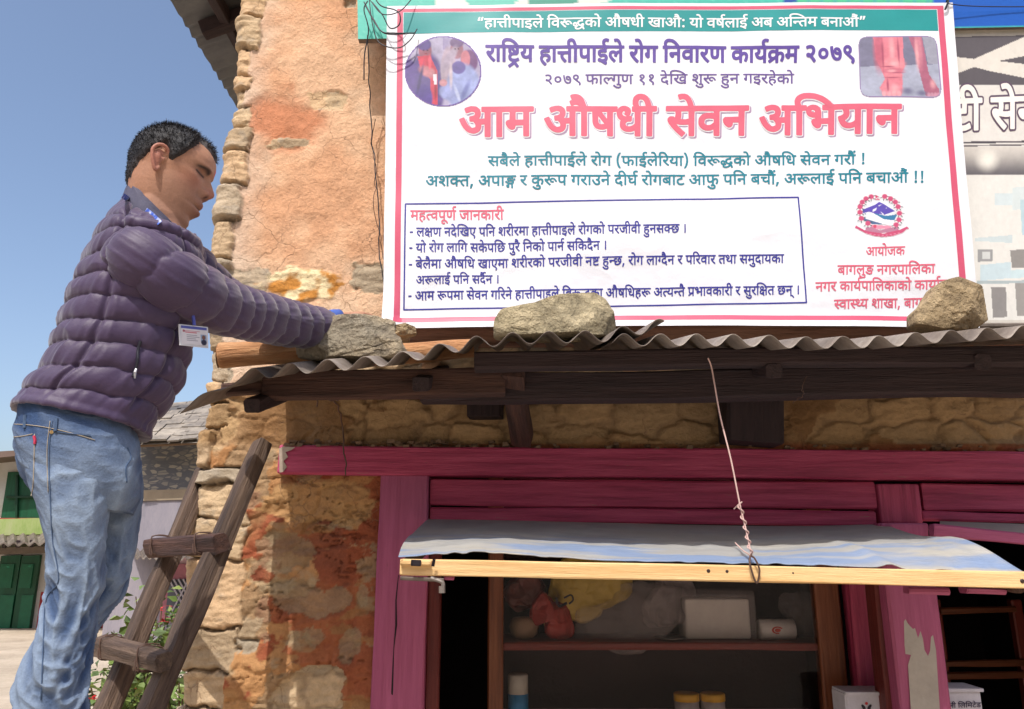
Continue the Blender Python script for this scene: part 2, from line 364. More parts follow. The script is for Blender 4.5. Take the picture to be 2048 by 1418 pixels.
    c_up = mix((.68, .43, .27), (.62, .34, .195), ss(-.3, .5, n1 + .5 * n2)); c_up = mix(c_up, (.68, .52, .37), ss(.12, .5, fbm(U * 3.1, Z * 3.7, 0, 84)) * .55)
    c_up = mix(c_up, (.60, .48, .38), (1 - ss(.05, .22, U + .06 * n2)) * .6)
    c_up = mix(c_up, (.52, .20, .10), blob(XW, Z, 508, 196, 640, 292, 91, .9) * .85)
    red = mix((.30, .085, .042), (.36, .125, .058), ss(-.4, .4, n2)); red = mix(red, (.33, .18, .085), ss(-.12, .38, n1 + .5 * n2 + .4 * n3) * .75); red = mix(red, (.22, .075, .045), ss(.15, .5, fbm(U * 6, Z * 5, 0, 87)) * .6)
    grey = mix((.27, .20, .125), (.36, .275, .17), ss(-.4, .4, n2))
    och = mix((.50, .265, .115), (.40, .20, .085), ss(-.3, .3, n2)); och = mix(och, (.44, .33, .20), ss(.1, .3, fbm(U * 7, Z * 10, 0, 88, 5)) * .8)
    c_lo = mix(och, red, ss(-.02, .03, fa + rb)); c_lo = mix(c_lo, och * .8, ss(.20, .25, fb) * .8)
    c_lo = mix(c_lo, grey, flake * .62)
    c_lo = mix(c_lo, (.46, .27, .12), ss(.3, .5, blob(XW, Z, 545, 970, 740, 1050, 28, .5) + .3 * fb) * .85)
    c_pl = mix(c_lo, c_up, ss(zsp - .05, zsp + .1, Z + .04 * n2))
    mud = mix((.23, .125, .055), (.33, .20, .10), ss(-.5, .5, n1 + n2)); 
    zmd = ss(pw(500, 900)[1], pw(500, 880)[1], Z) * (1 - ss(zsp, zsp + .1, Z))
    c_pl = mix(c_pl, mud, zmd)
    cs = np.array(STONE)[(np.where(qm, r_col[k], idc) * 5.99).astype(int)]
    cs = cs * (.84 + .32 * lay)[..., None]
    cs = mix(cs, (.30, .26, .21), ss(.2, .6, fbm(U * 18, Z * 26, 0, 85)) * .5)
    cs = mix(cs, mix((.30, .18, .08), (.42, .27, .13), idc), zmd * .85)
    gold = blob(XW, Z, 536, 540, 672, 602, 3); cs = mix(cs, mix((.80, .66, .40), (.50, .22, .05), ss(-.1, .3, fbm(U * 16, Z * 22, 0, 86))), gold)
    cs = mix(cs, (.36, .30, .22), np.maximum(blob(XW, Z, 700, 520, 780, 585, 4), 0) * .7)
    c = mix(c_pl, cs, ss(.35, .65, bare))
    gap = np.where(qm, 1 - prof, (1 - body)) * bare
    c = mix(c, (.15, .095, .06), gap * np.where(qm, .65, .38))
    V = np.stack([X + NX * D, Y + NY * D, Z], -1)
    F = grid_faces(len(vs), len(us))
    uc = U.ravel()[F].mean(1) + XC; zc = Z.ravel()[F].mean(1)
    hole = (uc > -.49) & (uc < 2.3) & (zc < 1.90)
    F = F[~hole]
    o = obj('wall', V, F, M['wall'], BLD, True, c)
stone_wall()
# other walls of the house: right gable, back, floor slab inside
b = MB(); box(3.19, 3.25, 3.02, 9, 0, 5.5, b); box(-1.2, 3.25, 9.0, 9.06, 0, 5.5, b); b.build('back_wall', M['concrete'], BLD)
# dark shop room behind the timber front
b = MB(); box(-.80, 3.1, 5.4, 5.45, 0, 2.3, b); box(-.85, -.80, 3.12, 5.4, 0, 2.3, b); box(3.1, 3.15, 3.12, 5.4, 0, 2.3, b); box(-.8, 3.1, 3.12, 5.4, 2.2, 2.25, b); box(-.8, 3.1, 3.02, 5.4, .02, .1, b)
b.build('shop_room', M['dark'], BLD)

def corr(name, e0, e1, e_z, Yf, Yb, rise, pitch, amp, mtl, parent, nu=None, thick=.0022, phase=0., bend=None, nt_=10):
    """corrugated sheet: eave from x=e0 to e1 with height e_z(x), rising to the wall"""
    nu = nu or int((e1 - e0) / pitch * 14) + 1
    xs = np.linspace(e0, e1, nu); ts = np.linspace(0, 1, nt_)
    T, X = np.meshgrid(ts, xs, indexing='ij')
    z = np.interp(X, e_z[0], e_z[1]) + rise(X) * T + amp * np.cos((X - phase) / pitch * 2 * math.pi) + .004 * fbm(X * 3, T * 2, 0, 5)
    y = Yf + (Yb - Yf) * T + .004 * vn(X * 9, T, 0, 3)
    V = np.stack([X, y, z], -1)
    if bend is not None: V = bend(V, X, T)
    n = V.reshape(-1, 3); lo = n - [0, 0, thick]
    A = grid_faces(nt_, nu); k = len(n)
    F = [tuple(f) for f in A] + [tuple(f[::-1] + k) for f in A]
    bd = list(range(nu)) + [i * nu + nu - 1 for i in range(1, nt_)] + [(nt_ - 1) * nu + i for i in range(nu - 2, -1, -1)] + [i * nu for i in range(nt_ - 2, 0, -1)]
    for a, c in zip(bd, bd[1:] + bd[:1]): F.append((c, a, a + k, c + k))
    return obj(name, np.concatenate([n, lo]), F, mtl, parent, True)
YE = 2.20                                                      # depth of the lean-to eave
def ex(px, py): q = P(px, py, YE); return q[0], q[2]
ep = [(420, 772), (470, 757), (560, 744), (652, 735), (728, 729), (810, 718), (883, 702), (957, 685), (1036, 677), (1110, 676), (1180, 675), (1260, 670), (1330, 668)]
ev = np.array([ex(*p) for p in ep])
def bendA(V, X, T):                                            # the torn, drooping left corner and the lifted right corner
    x0 = ev[0, 0]; s = np.clip((x0 + .085 - X) / .085, 0, 1)
    V[..., 2] -= .075 * s ** 1.5 * (1 - T * .95); V[..., 0] -= .055 * s * (1 - T) ** 2; V[..., 1] += .05 * T * s
    xr = ex(1330, 660)[0]; s = np.clip((X - xr + .16) / .16, 0, 1); V[..., 2] += .028 * s * (1 - T) + .004
    return V
ROOF_RISE = lambda X: np.interp(X, [-1, -.3, .2, 1.6], [.235, .20, .165, .16])
corr('roof_sheet', ex(402, 780)[0], ex(1330, 660)[0], (ev[:, 0], ev[:, 1]), YE, 2.985, ROOF_RISE, .108, .0185, M['tin'], BLD, phase=ex(728, 727)[0], bend=bendA)
ep2 = [(1200, 676), (1300, 676), (1400, 676), (1543, 679), (1615, 681), (1768, 678), (1917, 668), (2000, 663), (2200, 655), (2420, 648)]
ev2 = np.array([ex(*p) for p in ep2]) - [0, .004]
corr('roof_sheet', ex(1225, 670)[0], ex(2420, 655)[0], (ev2[:, 0], ev2[:, 1]), YE + .004, 2.985, lambda X: np.full_like(X, .165) - .0 * X, .1075, .0185, M['tin'], BLD, phase=ex(1615, 680)[0])
def bar(name, m, a, b_, Y, seed=0, depth=.05, **k):
    """a timber whose face is given by its left and right end: (px, top, bottom)"""
    y0, y1 = Y if isinstance(Y, tuple) else (Y, Y)
    l0, l1, r0, r1 = P(a[0], a[1], y0), P(a[0], a[2], y0), P(b_[0], b_[1], y1), P(b_[0], b_[2], y1)
    h = (abs(l0[2] - l1[2]) + abs(r0[2] - r1[2])) / 2; dv = np.array([0, depth / 2, 0])
    return beam((l0 + l1) / 2 + dv, (r0 + r1) / 2 + dv, depth, h, seed=seed, **k).build(name, M[m], k.get('parent', BLD)) if 'parent' not in k else None
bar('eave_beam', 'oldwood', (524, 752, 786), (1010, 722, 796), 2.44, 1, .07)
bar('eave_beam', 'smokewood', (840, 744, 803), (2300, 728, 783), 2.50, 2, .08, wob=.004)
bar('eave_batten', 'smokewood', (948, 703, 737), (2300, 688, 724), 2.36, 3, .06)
# rafters from wall to eave
for i, px in enumerate((560, 860, 1500, 1880, 2200)):
    x = P(px, 720, 2.6)[0]; ze = np.interp(x, np.concatenate([ev[:, 0], ev2[3:, 0]]), np.concatenate([ev[:, 1], ev2[3:, 1]]))
    rr = float(ROOF_RISE(np.array([x]))[0])
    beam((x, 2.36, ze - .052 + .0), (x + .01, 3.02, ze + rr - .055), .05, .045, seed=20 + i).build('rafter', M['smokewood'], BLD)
q0, q1 = P(436, 777, 2.40), P(526, 772, 2.45)
beam(q0 + [0, .03, 0], q1 + [0, .03, 0], .06, .035, seed=41).build('eave_batten', M['oldwood'], BLD)
beam(P(1028, 742, 2.43), P(1046, 884, 2.93), .075, .055, up=(0, -.5, .6), seed=7, wob=.006).build('roof_strut', M['oldwood'], BLD)
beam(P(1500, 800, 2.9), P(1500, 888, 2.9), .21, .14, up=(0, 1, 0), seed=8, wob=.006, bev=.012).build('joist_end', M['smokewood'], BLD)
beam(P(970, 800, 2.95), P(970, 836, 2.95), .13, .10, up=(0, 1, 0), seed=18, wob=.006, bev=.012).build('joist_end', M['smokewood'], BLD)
# wall plate strip just behind the roof
M['plank'] = mat('brown_wall_plank', [(.16, .075, .045), (.26, .13, .085), (.34, .18, .12)], 1.4, WG, .75, .4, 8, coord='gc')
bar('wall_plate', 'plank', (820, 640, 690), (2300, 640, 690), 2.86, 9, .05)

# ------------------------------- timber shop front
bar('lintel', 'magenta', (556, 892, 945), (2300, 903, 966), 2.93, 11, .12, wob=.003)
bar('transom_board', 'magenta', (860, 957, 1012), (1752, 966, 1020), 2.965, 12, .05)
bar('transom_board', 'magenta', (860, 1014, 1044), (1752, 1022, 1052), 2.958, 13, .05)
bar('transom_board', 'magenta', (1846, 968, 1022), (2300, 972, 1028), 2.965, 14, .05)
bar('transom_board', 'magenta', (1846, 1024, 1042), (2300, 1030, 1050), 2.958, 15, .05)
def post(name, m, px0, px1, pyt, Y, zb=.05, seed=0, depth=.09, pyref=1200, parent=BLD, build=True, **k):
    x0, x1 = P(px0, pyref, Y)[0], P(px1, pyref, Y)[0]; zt = P(px0, pyt, Y)[2]
    return beam(((x0 + x1) / 2, Y + depth / 2, zb), ((x0 + x1) / 2, Y + depth / 2, zt), x1 - x0, depth, up=(0, 1, 0), seed=seed, **k).build(name, M[m], parent)
post('door_post', 'pinkpaint', 750, 852, 949, 2.94, seed=16, depth=.12)
post('jamb', 'darkred', 854, 880, 1050, 2.985, seed=17)
post('door_post', 'magenta', 1757, 1842, 968, 2.955, zb=P(1800, 1046, 2.96)[2], seed=18, pyref=1000)
for x in (1800, 1822):
    q = P(x, 1010, 2.952); 
pil = post('door_post', 'pinkpaint', 1777, 1876, 1046, 2.90, seed=19, depth=.12)
post('jamb', 'darkred', 1752, 1776, 1050, 2.96, seed=23)
post('jamb', 'magenta', 1703, 1756, 1050, 3.18, seed=24)
def crumbs():                                                 # fallen mud and splinters lying along the top of the lintel
    rg = np.random.RandomState(6); b = MB()
    for _ in range(230):
        px = 575 + 470 * rg.rand() ** 1.3 if rg.rand() < .75 else rg.uniform(1050, 2040); r = rg.uniform(.004, .013); zt = P(px, 892 + (px - 556) * .0075, 2.95)[2]
        c = np.array([P(px, 890, 2.95)[0], rg.uniform(2.935, 2.99), zt + r * .3 + rg.uniform(0, .02) * (rg.rand() < .4)])
        q = rg.normal(size=(8, 3)); q /= np.linalg.norm(q, axis=1, keepdims=True); s_ = np.array([[x, y, z] for z in (-1, 1) for y in (-1, 1) for x in (-1, 1)]) * .6 + .35 * q
        b.add(c + s_ * r * [1.5, 1, .8], [(0, 2, 3, 1), (4, 5, 7, 6), (0, 1, 5, 4), (2, 6, 7, 3), (0, 4, 6, 2), (1, 3, 7, 5)])
    tag(b.build('mud_crumbs', flat('mud_crumb', (.17, .11, .07), .95), BLD), kind='stuff')
crumbs()
b = MB(); ce = [(557, 897), (566, 893), (590, 894), (582, 900), (570, 904), (575, 914), (566, 922), (573, 934), (565, 944), (558, 945)]
b.add([P(x + 1, y, 2.9265) for x, y in ce], [tuple(range(len(ce)))[::-1]]); b.build('bare_patch', flat('peeled_pale_wood', (.40, .32, .26), .8), BLD)
# crack running down the left post, bare patch on the right post
cpx = [(796, 1150), (793, 1200), (791, 1250), (788, 1300), (787, 1330), (784, 1380), (782, 1425), (780, 1480)]
b = MB()
pl_ = [P(x + random.Random(i).uniform(-1.5, 1.5), y, 2.9385) for i, (x, y) in enumerate(cpx)]
for k_ in range(len(pl_) - 1):
    w0 = .0012 + .0011 * (k_ % 3); w1 = .0012 + .0011 * ((k_ + 1) % 3)
    b.add([pl_[k_] - [w0, 0, 0], pl_[k_] + [w0, 0, 0], pl_[k_ + 1] + [w1, 0, 0], pl_[k_ + 1] - [w1, 0, 0]], [(0, 1, 2, 3)])
b.build('crack', M['dark'], BLD)
chip = [(1812, 1243), (1815, 1238), (1819, 1246), (1824, 1252), (1830, 1258), (1834, 1256), (1840, 1276), (1845, 1262), (1850, 1278), (1853, 1300), (1860, 1312), (1864, 1302), (1866, 1274), (1870, 1270), (1876, 1300), (1884, 1425), (1888, 1500), (1830, 1500), (1826, 1425), (1820, 1330), (1826, 1310), (1815, 1308), (1813, 1290)]
b = MB(); b.add([P(x - 4, y, 2.8955) for x, y in chip], [tuple(range(len(chip)))[::-1]])
b.build('bare_patch', flat('grey_undercoat', (.42, .37, .32), .7), BLD)
M['nail'] = flat('nail_head', (.05, .03, .025), .5, bump=0, metal=.4)

# ------------------------------- upper roof over the left side of the house
def upper_roof():
    b = MB(); n = 160
    ys = np.linspace(2.97, 9.4, n); xs = np.linspace(-1.60, .9, 12)
    Xg, Yg = np.meshgrid(xs, ys, indexing='ij')
    Zg = 4.09 + (Xg + 1.60) * .42 + .012 * np.cos(Yg / .076 * 2 * math.pi) * 0 + .011 * np.cos(Yg * 2 * math.pi / .09)
    V = np.stack([Xg, Yg, Zg], -1)
    lo = V - [0, 0, .004]; k = 12 * n; F = [tuple(f) for f in grid_faces(12, n)] + [tuple(f[::-1] + k) for f in grid_faces(12, n)]
    F += [(i + 1, i, i + k, i + 1 + k) for i in range(n - 1)]
    obj('eave_roof', np.concatenate([V.reshape(-1, 3), lo.reshape(-1, 3)]), F, mat('grey_roof_tin', [(.10, .10, .11), (.16, .16, .16)], 3, rough=.6, bump=.1, metal=.2), BLD, True)
    beam((-1.40, 3.0, 4.09 + .02), (-1.40, 9.3, 4.09 + .02), .05, .07, seed=5).build('eave_batten', M['smokewood'], BLD)
    for y in (3.3, 4.2, 5.1, 6.0): beam((-1.52, y, 4.06), (-.9, y, 4.32), .06, .08, seed=int(y * 3)).build('rafter', M['smokewood'], BLD)
    b = MB(); box(.9, 3.3, 2.97, 9.4, 5.15, 5.18, b); b.build('eave_roof', M['tin'], BLD)
upper_roof()

# ---------------------------------------------------------------- lettering
# letter outlines in plain numbers: per glyph its closed contours as steps (x, y) on a 5 unit grid;
# per line its length and [glyph, x, y] of every letter
GLYPHS = [
[[17,94,21,0,2,1,10,50,0,2,-1,2,-15,0,-3,-2,-10,-24,-7,-23,0,-2],[54,94,21,0,3,1,10,50,0,2,-1,1,-15,1,-3,-2,-10,-24,-8,-23,1,-3]],
[[48,-31,4,1,10,10,2,3,-2,2,-20,17,-8,10,-2,6,-1,7,0,5,3,5,7,5,11,2,14,0,5,-2,3,-2,3,-6,-1,-7,-5,-5,-9,-4,-1,-2,6,-15,3,-2,13,5,6,5,5,5,2,4,3,7,0,8,0,5,-2,6,-4,7,-4,4,-6,4,-9,4,-12,2,-12,0,-13,-2,-3,5,-1,6,3,2,5,1,49,1,2,3,0,28,17,0,3,2,0,16,-2,2,-110,1,-3,-2,0,-16,2,-3,70,0,0,-10,-1,-1,-30,0,-8,-2,-7,-2,-4,-3,-4,-4,-3,-5,-1,-5,0,-7,1,-6,2,-5,4,-7,-6,-8,-3,-8,0,-13,2,-10,5,-10,7,-9,13,-13]],
[[17,-3,17,0,2,1,1,1,0,107,1,1,17,0,2,1,1,2,0,15,-3,3,-55,0,-2,-1,-1,-2,0,-15,1,-2,2,-1,14,0,1,-1,0,-106]],
[[67,-5,2,0,2,1,10,10,1,3,-17,16,-7,8,-4,9,0,8,1,5,3,3,5,3,8,1,27,0,1,0,0,-63,2,-2,2,0,16,0,2,2,1,108,19,1,1,2,0,14,-1,3,-141,1,-3,-2,0,-16,2,-3,100,0,0,-23,-1,-1,-90,0,-2,0,-1,-2,-1,-15,2,-3,28,-1,1,0,-3,-7,-1,-6,1,-8,2,-9,6,-9,6,-9]],
[[17,-3,17,0,2,1,1,1,0,107,1,1,17,0,2,1,1,2,0,15,-3,3,-20,0,-7,20,-6,13,-6,9,-6,6,-7,4,-7,2,-8,0,-10,-1,-5,-1,-7,-4,-6,-5,-3,-5,-4,-12,0,-7,1,-9,3,-10,4,-7,2,-1,16,0,2,1,1,2,-5,14,-2,10,2,7,3,5,3,2,4,1,5,-1,4,-1,5,-4,6,-10,6,-18,-15,-1,-1,-2,0,-15,2,-3,15,0,1,-1,0,-106]],
[[78,-3,18,0,3,2,0,107,18,1,2,1,1,2,-1,16,-3,2,-118,-1,-1,-3,0,-14,1,-2,2,-1,12,0,1,-1,0,-43,1,-10,5,-10,4,-6,5,-4,7,-4,8,-2,8,-1,9,1,8,2,8,3,0,-32,1,-2],[48,47,-5,1,-3,3,-2,3,-2,4,-1,11,0,37,1,1,40,0,0,-50,-7,-5,-7,-4,-7,-1]],
[[75,-25,2,0,2,1,7,15,0,2,-2,2,-15,5,7,3,7,5,3,3,4,6,2,5,1,9,-1,8,-2,5,-5,7,-4,3,-7,4,-5,2,-14,2,-20,-3,-5,6,-1,6,3,3,4,1,43,1,2,0,1,3,0,27,1,1,18,0,2,1,1,2,0,16,-3,2,-102,-1,-2,-1,0,-2,0,-14,2,-3,60,0,0,-11,-18,0,-11,-1,-8,-2,-7,-4,-4,-4,-3,-6,-1,-6,0,-7,3,-9,4,-7,8,-7,9,-7,2,0,14,5,12,0,8,-3,2,-3,1,-3,-1,-6,-3,-4,-7,-3,-7,-2,-12,0,-9,6,-7,3,-6,0,-4,-1,-4,-2,-3,-5,-1,-5,1,-5,3,-4,5,-3,9,-3,10,-1,22,-13]],
[[50,-5,2,0,2,1,10,10,1,3,-1,2,-25,22,-6,7,-3,6,-2,8,2,7,4,5,6,1,9,-1,9,-4,-5,-12,0,-3,0,-2,2,-2,16,-5,3,2,5,14,6,8,6,4,7,2,1,-69,1,-2,2,0,16,0,3,2,0,108,18,0,2,1,1,3,0,14,-2,2,-140,1,-3,-2,0,-16,2,-3,99,0,0,-19,-9,-1,-6,-2,-6,-2,-6,-5,-10,6,-8,3,-10,1,-10,0,-8,-3,-8,-4,-5,-6,-4,-6,-2,-10,0,-8,2,-10,4,-7,5,-7,7,-9]],
[[-35,120,16,0,2,1,1,2,-8,26,-6,13,-5,7,-9,8,-6,3,-6,2,-15,0,-13,-3,-1,-3,5,-15,1,-2,2,0,9,2,7,0,6,-2,5,-4,5,-9,8,-24]],
[[17,-3,17,0,2,1,1,1,0,107,1,1,17,0,2,1,1,2,0,15,-2,2,-21,1,-2,3,-3,7,0,7,1,5,4,5,7,4,11,2,15,-1,11,-3,11,-5,11,-8,10,-10,12,-14,18,0,3,2,-1,3,-6,9,-11,14,-7,7,-14,12,-16,8,-9,4,-17,3,-10,0,-13,-1,-10,-3,-9,-5,-5,-5,-5,-8,-2,-5,-2,-10,1,-8,3,-9,-11,0,-3,-2,0,-16,2,-3,15,0,1,-1,0,-106]],
[[76,-3,18,0,2,2,1,107,0,1,17,0,3,1,0,2,0,16,-3,2,-116,-1,-1,-2,0,-15,2,-3,75,0,0,-53,-6,-6,-7,-4,-5,-2,-6,-1,-8,0,-6,2,-4,3,-2,5,-1,6,0,6,2,4,3,3,5,3,12,2,19,-2,2,1,2,5,0,13,-2,2,-4,1,-14,1,-10,0,-11,-2,-10,-5,-8,-6,-6,-9,-2,-6,-1,-11,1,-10,5,-10,8,-8,9,-5,10,-3,14,0,10,2,11,4,0,-27]],
[[67,-5,3,0,11,11,1,2,0,2,-26,22,-17,18,11,6,8,6,10,-3,3,-11,3,-7,4,-4,9,-6,8,-2,7,0,9,1,7,2,2,3,-6,16,-2,1,-7,-2,-6,-1,-5,1,-3,3,-2,5,0,5,3,4,4,3,10,0,6,-1,5,-3,9,-9,13,-20,3,0,12,6,1,2,1,2,-7,13,-9,13,-11,9,-11,6,-12,2,-11,0,-11,-3,-10,-8,-4,1,-1,1,1,15,-1,11,92,0,2,2,0,2,0,14,-1,2,-162,1,-2,-1,-1,-2,0,-15,2,-3,46,0,1,-1,2,-8,0,-8,-2,-6,-4,-6,-5,-4,-5,4,-5,3,-6,1,-7,-1,-4,-2,-4,-5,-1,-4,0,-6,2,-6,4,-6,12,-15,21,-22]],
[[136,-36,3,0,13,5,3,3,-16,43,6,5,4,6,0,9,-2,7,-4,5,-5,3,-6,1,-7,0,-6,-3,-4,-3,-2,-5,-1,-9,-13,2,-7,3,-6,5,-2,6,-1,9,1,5,3,4,4,3,5,3,10,2,24,1,2,1,1,2,0,30,30,1,1,3,0,14,-1,2,-2,1,-161,0,-2,-1,-1,-2,0,-15,2,-3,111,0,0,-12,-13,-2,-11,-3,-9,-4,-7,-6,-4,-5,-3,-6,-2,-6,-1,-10,-6,8,-6,3,-6,2,-7,1,-8,-1,-10,-5,-6,-6,-4,-7,-2,-10,1,-9,3,-8,5,-6,7,-5,10,-4,-2,-10,1,-10,1,-4,5,-6,8,-7,8,-3,11,-2,11,0,12,2,11,4,10,6,9,7,9,9,10,-26],[62,-15,-5,1,-4,3,-2,4,0,5,2,3,4,2,14,2,1,2,1,15,-2,2,-8,0,-17,-2,-8,2,-6,2,-5,4,-1,6,1,6,5,5,3,1,4,-1,1,-5,-3,-5,0,-3,13,-9,3,0,5,5,2,5,2,7,2,-6,5,-7,9,-9,14,-6,20,-4,-13,-14,-12,-8,-14,-3]],
[[73,-3,17,0,3,1,1,52,3,4,6,6,7,3,6,-1,4,-2,3,-4,1,-6,0,-8,-2,-7,-4,-9,-5,-9,0,-2,1,-2,15,-8,3,0,3,4,7,14,4,15,0,15,-3,13,-3,5,-6,6,-11,5,-5,1,-9,0,-9,-3,-6,-3,0,29,1,1,61,0,2,1,1,2,0,15,-2,2,-157,1,-3,-2,0,-16,2,-3,71,0,1,-1,0,-12,-1,-1,-13,3,-14,0,-11,-2,-10,-5,-8,-7,-5,-8,-2,-6,-1,-10,1,-11,4,-9,7,-8,8,-5,10,-4,12,-1,10,2,12,6,1,-1,0,-27],[43,41,-8,3,-3,3,-2,3,-1,9,0,4,2,4,5,5,7,2,10,1,14,-2,3,2,0,4,1,-5,0,-21,-7,-6,-7,-4,-6,-2]],
[[17,-3,17,0,2,1,1,1,0,107,1,1,17,0,2,1,1,2,0,15,-3,3,-20,0,-5,15,-6,15,-7,11,-8,8,-7,3,-7,2,-10,0,-10,-1,-6,-2,-2,-2,5,-17,3,-1,8,2,7,0,5,-1,4,-2,4,-4,4,-7,6,-19,-15,-1,-1,-2,0,-15,2,-3,15,0,1,-1,0,-106]],
[[118,-3,17,0,2,0,1,2,0,107,2,1,27,0,0,-1,1,-107,1,-2,2,0,16,0,2,1,1,2,0,106,1,1,17,0,2,1,1,2,0,14,-1,3,-2,1,-20,0,-7,21,-9,17,-5,6,-5,5,-6,3,-7,2,-11,0,-10,-1,-7,-2,-1,-2,0,-2,4,-13,2,-2,2,-1,10,3,8,0,6,-3,5,-5,-11,3,-12,1,-8,-2,-8,-3,-2,-2,0,-2,5,-14,2,-1,2,-1,12,4,9,0,8,-3,7,-6,-57,0,-3,-3,0,-15,1,-2,2,-1,11,0,1,-1,-1,-31,-14,-2,-17,1,0,1,5,5,4,8,2,6,0,9,-2,8,-2,4,-5,6,-7,5,-13,3,-13,0,-15,-3,-10,-4,-2,-2,0,-2,5,-14,2,-2,2,0,15,6,8,1,9,-1,5,-4,1,-4,-1,-4,-1,-3,-2,-3,-7,-3,-12,-2,-2,-1,0,-2,1,-14,1,-2,2,-1,11,1,6,-6,4,-5,1,-5,1,-5,-1,-5,-2,-3,-5,-2,-6,-1,-7,1,-7,4,-6,6,-6,9,-13,25,-3,0,-14,-5,-2,-2,0,-2,8,-18,9,-14,5,-7,9,-8,6,-4,6,-3,10,-3,7,0,9,1,8,2,7,4,5,6,4,8,1,10,-1,8,19,2,1,-1,0,-53]],
[[80,-3,18,0,3,2,0,107,18,1,2,1,1,2,-1,16,-3,2,-120,-1,-1,-3,0,-14,1,-2,2,-1,12,0,1,-1,0,-46,2,-10,5,-9,4,-5,6,-5,7,-3,8,-2,16,1,8,2,9,4,0,-33,1,-2],[48,47,-7,2,-2,3,-2,4,-2,11,0,24,32,-41,-10,-3],[78,67,-30,39,1,1,29,0]],
[[88,-3,17,0,3,2,0,107,18,1,2,1,1,2,0,16,-4,2,-49,0,-2,-2,0,-17,1,-2,10,0,1,-1,0,-55,-5,-5,-9,-6,-7,-2,-7,0,-8,1,-6,3,-2,5,0,7,2,5,5,3,7,1,9,0,2,1,1,2,1,16,-2,1,-4,1,-9,0,-10,-1,-9,2,-4,2,-3,3,-1,4,-1,5,2,6,3,4,4,1,5,0,2,-3,1,-3,-1,-3,-3,-3,0,-3,13,-9,3,0,6,6,3,7,1,8,-1,8,-3,4,-4,4,-10,5,-6,1,-8,0,-5,0,-7,-3,-7,-5,-5,-7,-3,-7,-1,-9,2,-10,3,-7,6,-7,8,-6,-4,-8,-1,-8,0,-7,3,-9,4,-7,7,-5,4,-3,9,-3,10,-1,11,1,9,2,9,4,1,-24,0,-2]],
[[128,-3,18,0,3,2,0,107,18,1,2,1,1,3,0,13,-1,2,-3,2,-166,0,-2,-1,-1,-2,0,-15,2,-3,38,0,1,-1,2,-7,0,-9,-1,-8,-2,-6,-1,-1,-5,4,-5,2,-10,0,-4,-1,-4,-3,-2,-4,-1,-4,1,-8,3,-8,6,-8,13,-15,12,-11,8,-6,13,-7,8,-3,14,-4,15,-1,14,2,14,4,1,-5],[98,19,-17,2,-12,4,-15,10,-15,14,13,11,5,7,3,5,3,14,0,10,-2,10,1,1,64,0,0,-13,-5,2,-12,2,-8,0,-10,-2,-8,-4,-7,-6,-3,-4,-4,-8,-1,-10,1,-10,5,-10,7,-7,10,-5,10,-2,13,0,12,4,0,-7,-1,-2,-12,-4],[102,50,-7,3,-3,4,-1,7,1,7,5,4,6,2,7,1,12,-2,2,0,1,2,1,10,0,-31,-6,-4,-6,-2,-6,-1]],
[[27,-6,6,0,6,3,4,4,2,5,0,7,-2,7,-4,5,-6,2,-7,0,-5,-2,-4,-3,-3,-6,0,-8,2,-7,4,-4],[25,80,6,0,6,1,5,4,2,4,1,7,-1,8,-4,5,-5,3,-6,1,-6,-1,-5,-3,-3,-5,-1,-8,1,-7,4,-6]],
[[81,-3,17,0,2,0,1,2,0,107,1,1,17,0,2,1,1,2,0,16,-3,2,-121,-1,-1,-3,0,-14,1,-2,2,-1,23,0,4,-7,1,-5,0,-8,-3,-6,-8,-4,-11,-4,-2,-2,3,-14,6,-12,6,-9,5,-4,9,-5,6,-2,11,-2,10,1,9,2,9,4,1,-1,0,-29],[49,44,-6,1,-5,3,-4,4,-4,6,10,6,5,5,4,6,2,7,0,7,-1,8,-2,10,30,0,1,-1,0,-50,-7,-6,-7,-4,-7,-2]],
[[-39,120,17,0,3,1,0,3,-6,11,-3,8,-1,8,2,5,3,4,6,2,7,0,10,-4,2,0,2,2,4,13,0,2,-1,2,-13,5,-15,0,-8,-1,-7,-3,-4,-3,-5,-5,-4,-9,-1,-8,0,-6,4,-14,6,-11]],
[[75,-25,2,0,2,1,7,15,0,2,-2,2,-15,5,7,3,7,5,3,3,4,6,2,5,1,9,-1,8,-2,5,-5,7,-4,3,-7,4,-5,2,-14,2,-20,-3,-5,6,-1,5,2,4,5,1,45,1,1,3,0,27,1,1,18,0,3,2,0,15,-1,3,-2,1,-25,0,-4,6,-3,7,-1,6,0,5,1,4,3,3,3,2,6,1,6,-1,9,-3,2,0,1,2,5,13,0,2,-1,2,-4,2,-9,2,-8,1,-11,0,-8,-3,-8,-4,-6,-7,-3,-7,-1,-11,2,-10,5,-12,-52,0,-2,-1,-1,-3,0,-14,2,-3,59,0,2,-1,-1,-10,-18,0,-11,-1,-8,-2,-7,-4,-4,-4,-2,-5,-2,-6,0,-7,2,-7,3,-7,7,-8,8,-6,5,-3,17,5,8,0,6,-1,4,-2,2,-4,1,-5,-1,-4,-4,-4,-6,-2,-16,-2,-3,0,-7,5,-6,3,-5,1,-6,0,-4,-2,-3,-3,-2,-5,0,-5,1,-5,5,-4,8,-3,13,-2,22,-13]],
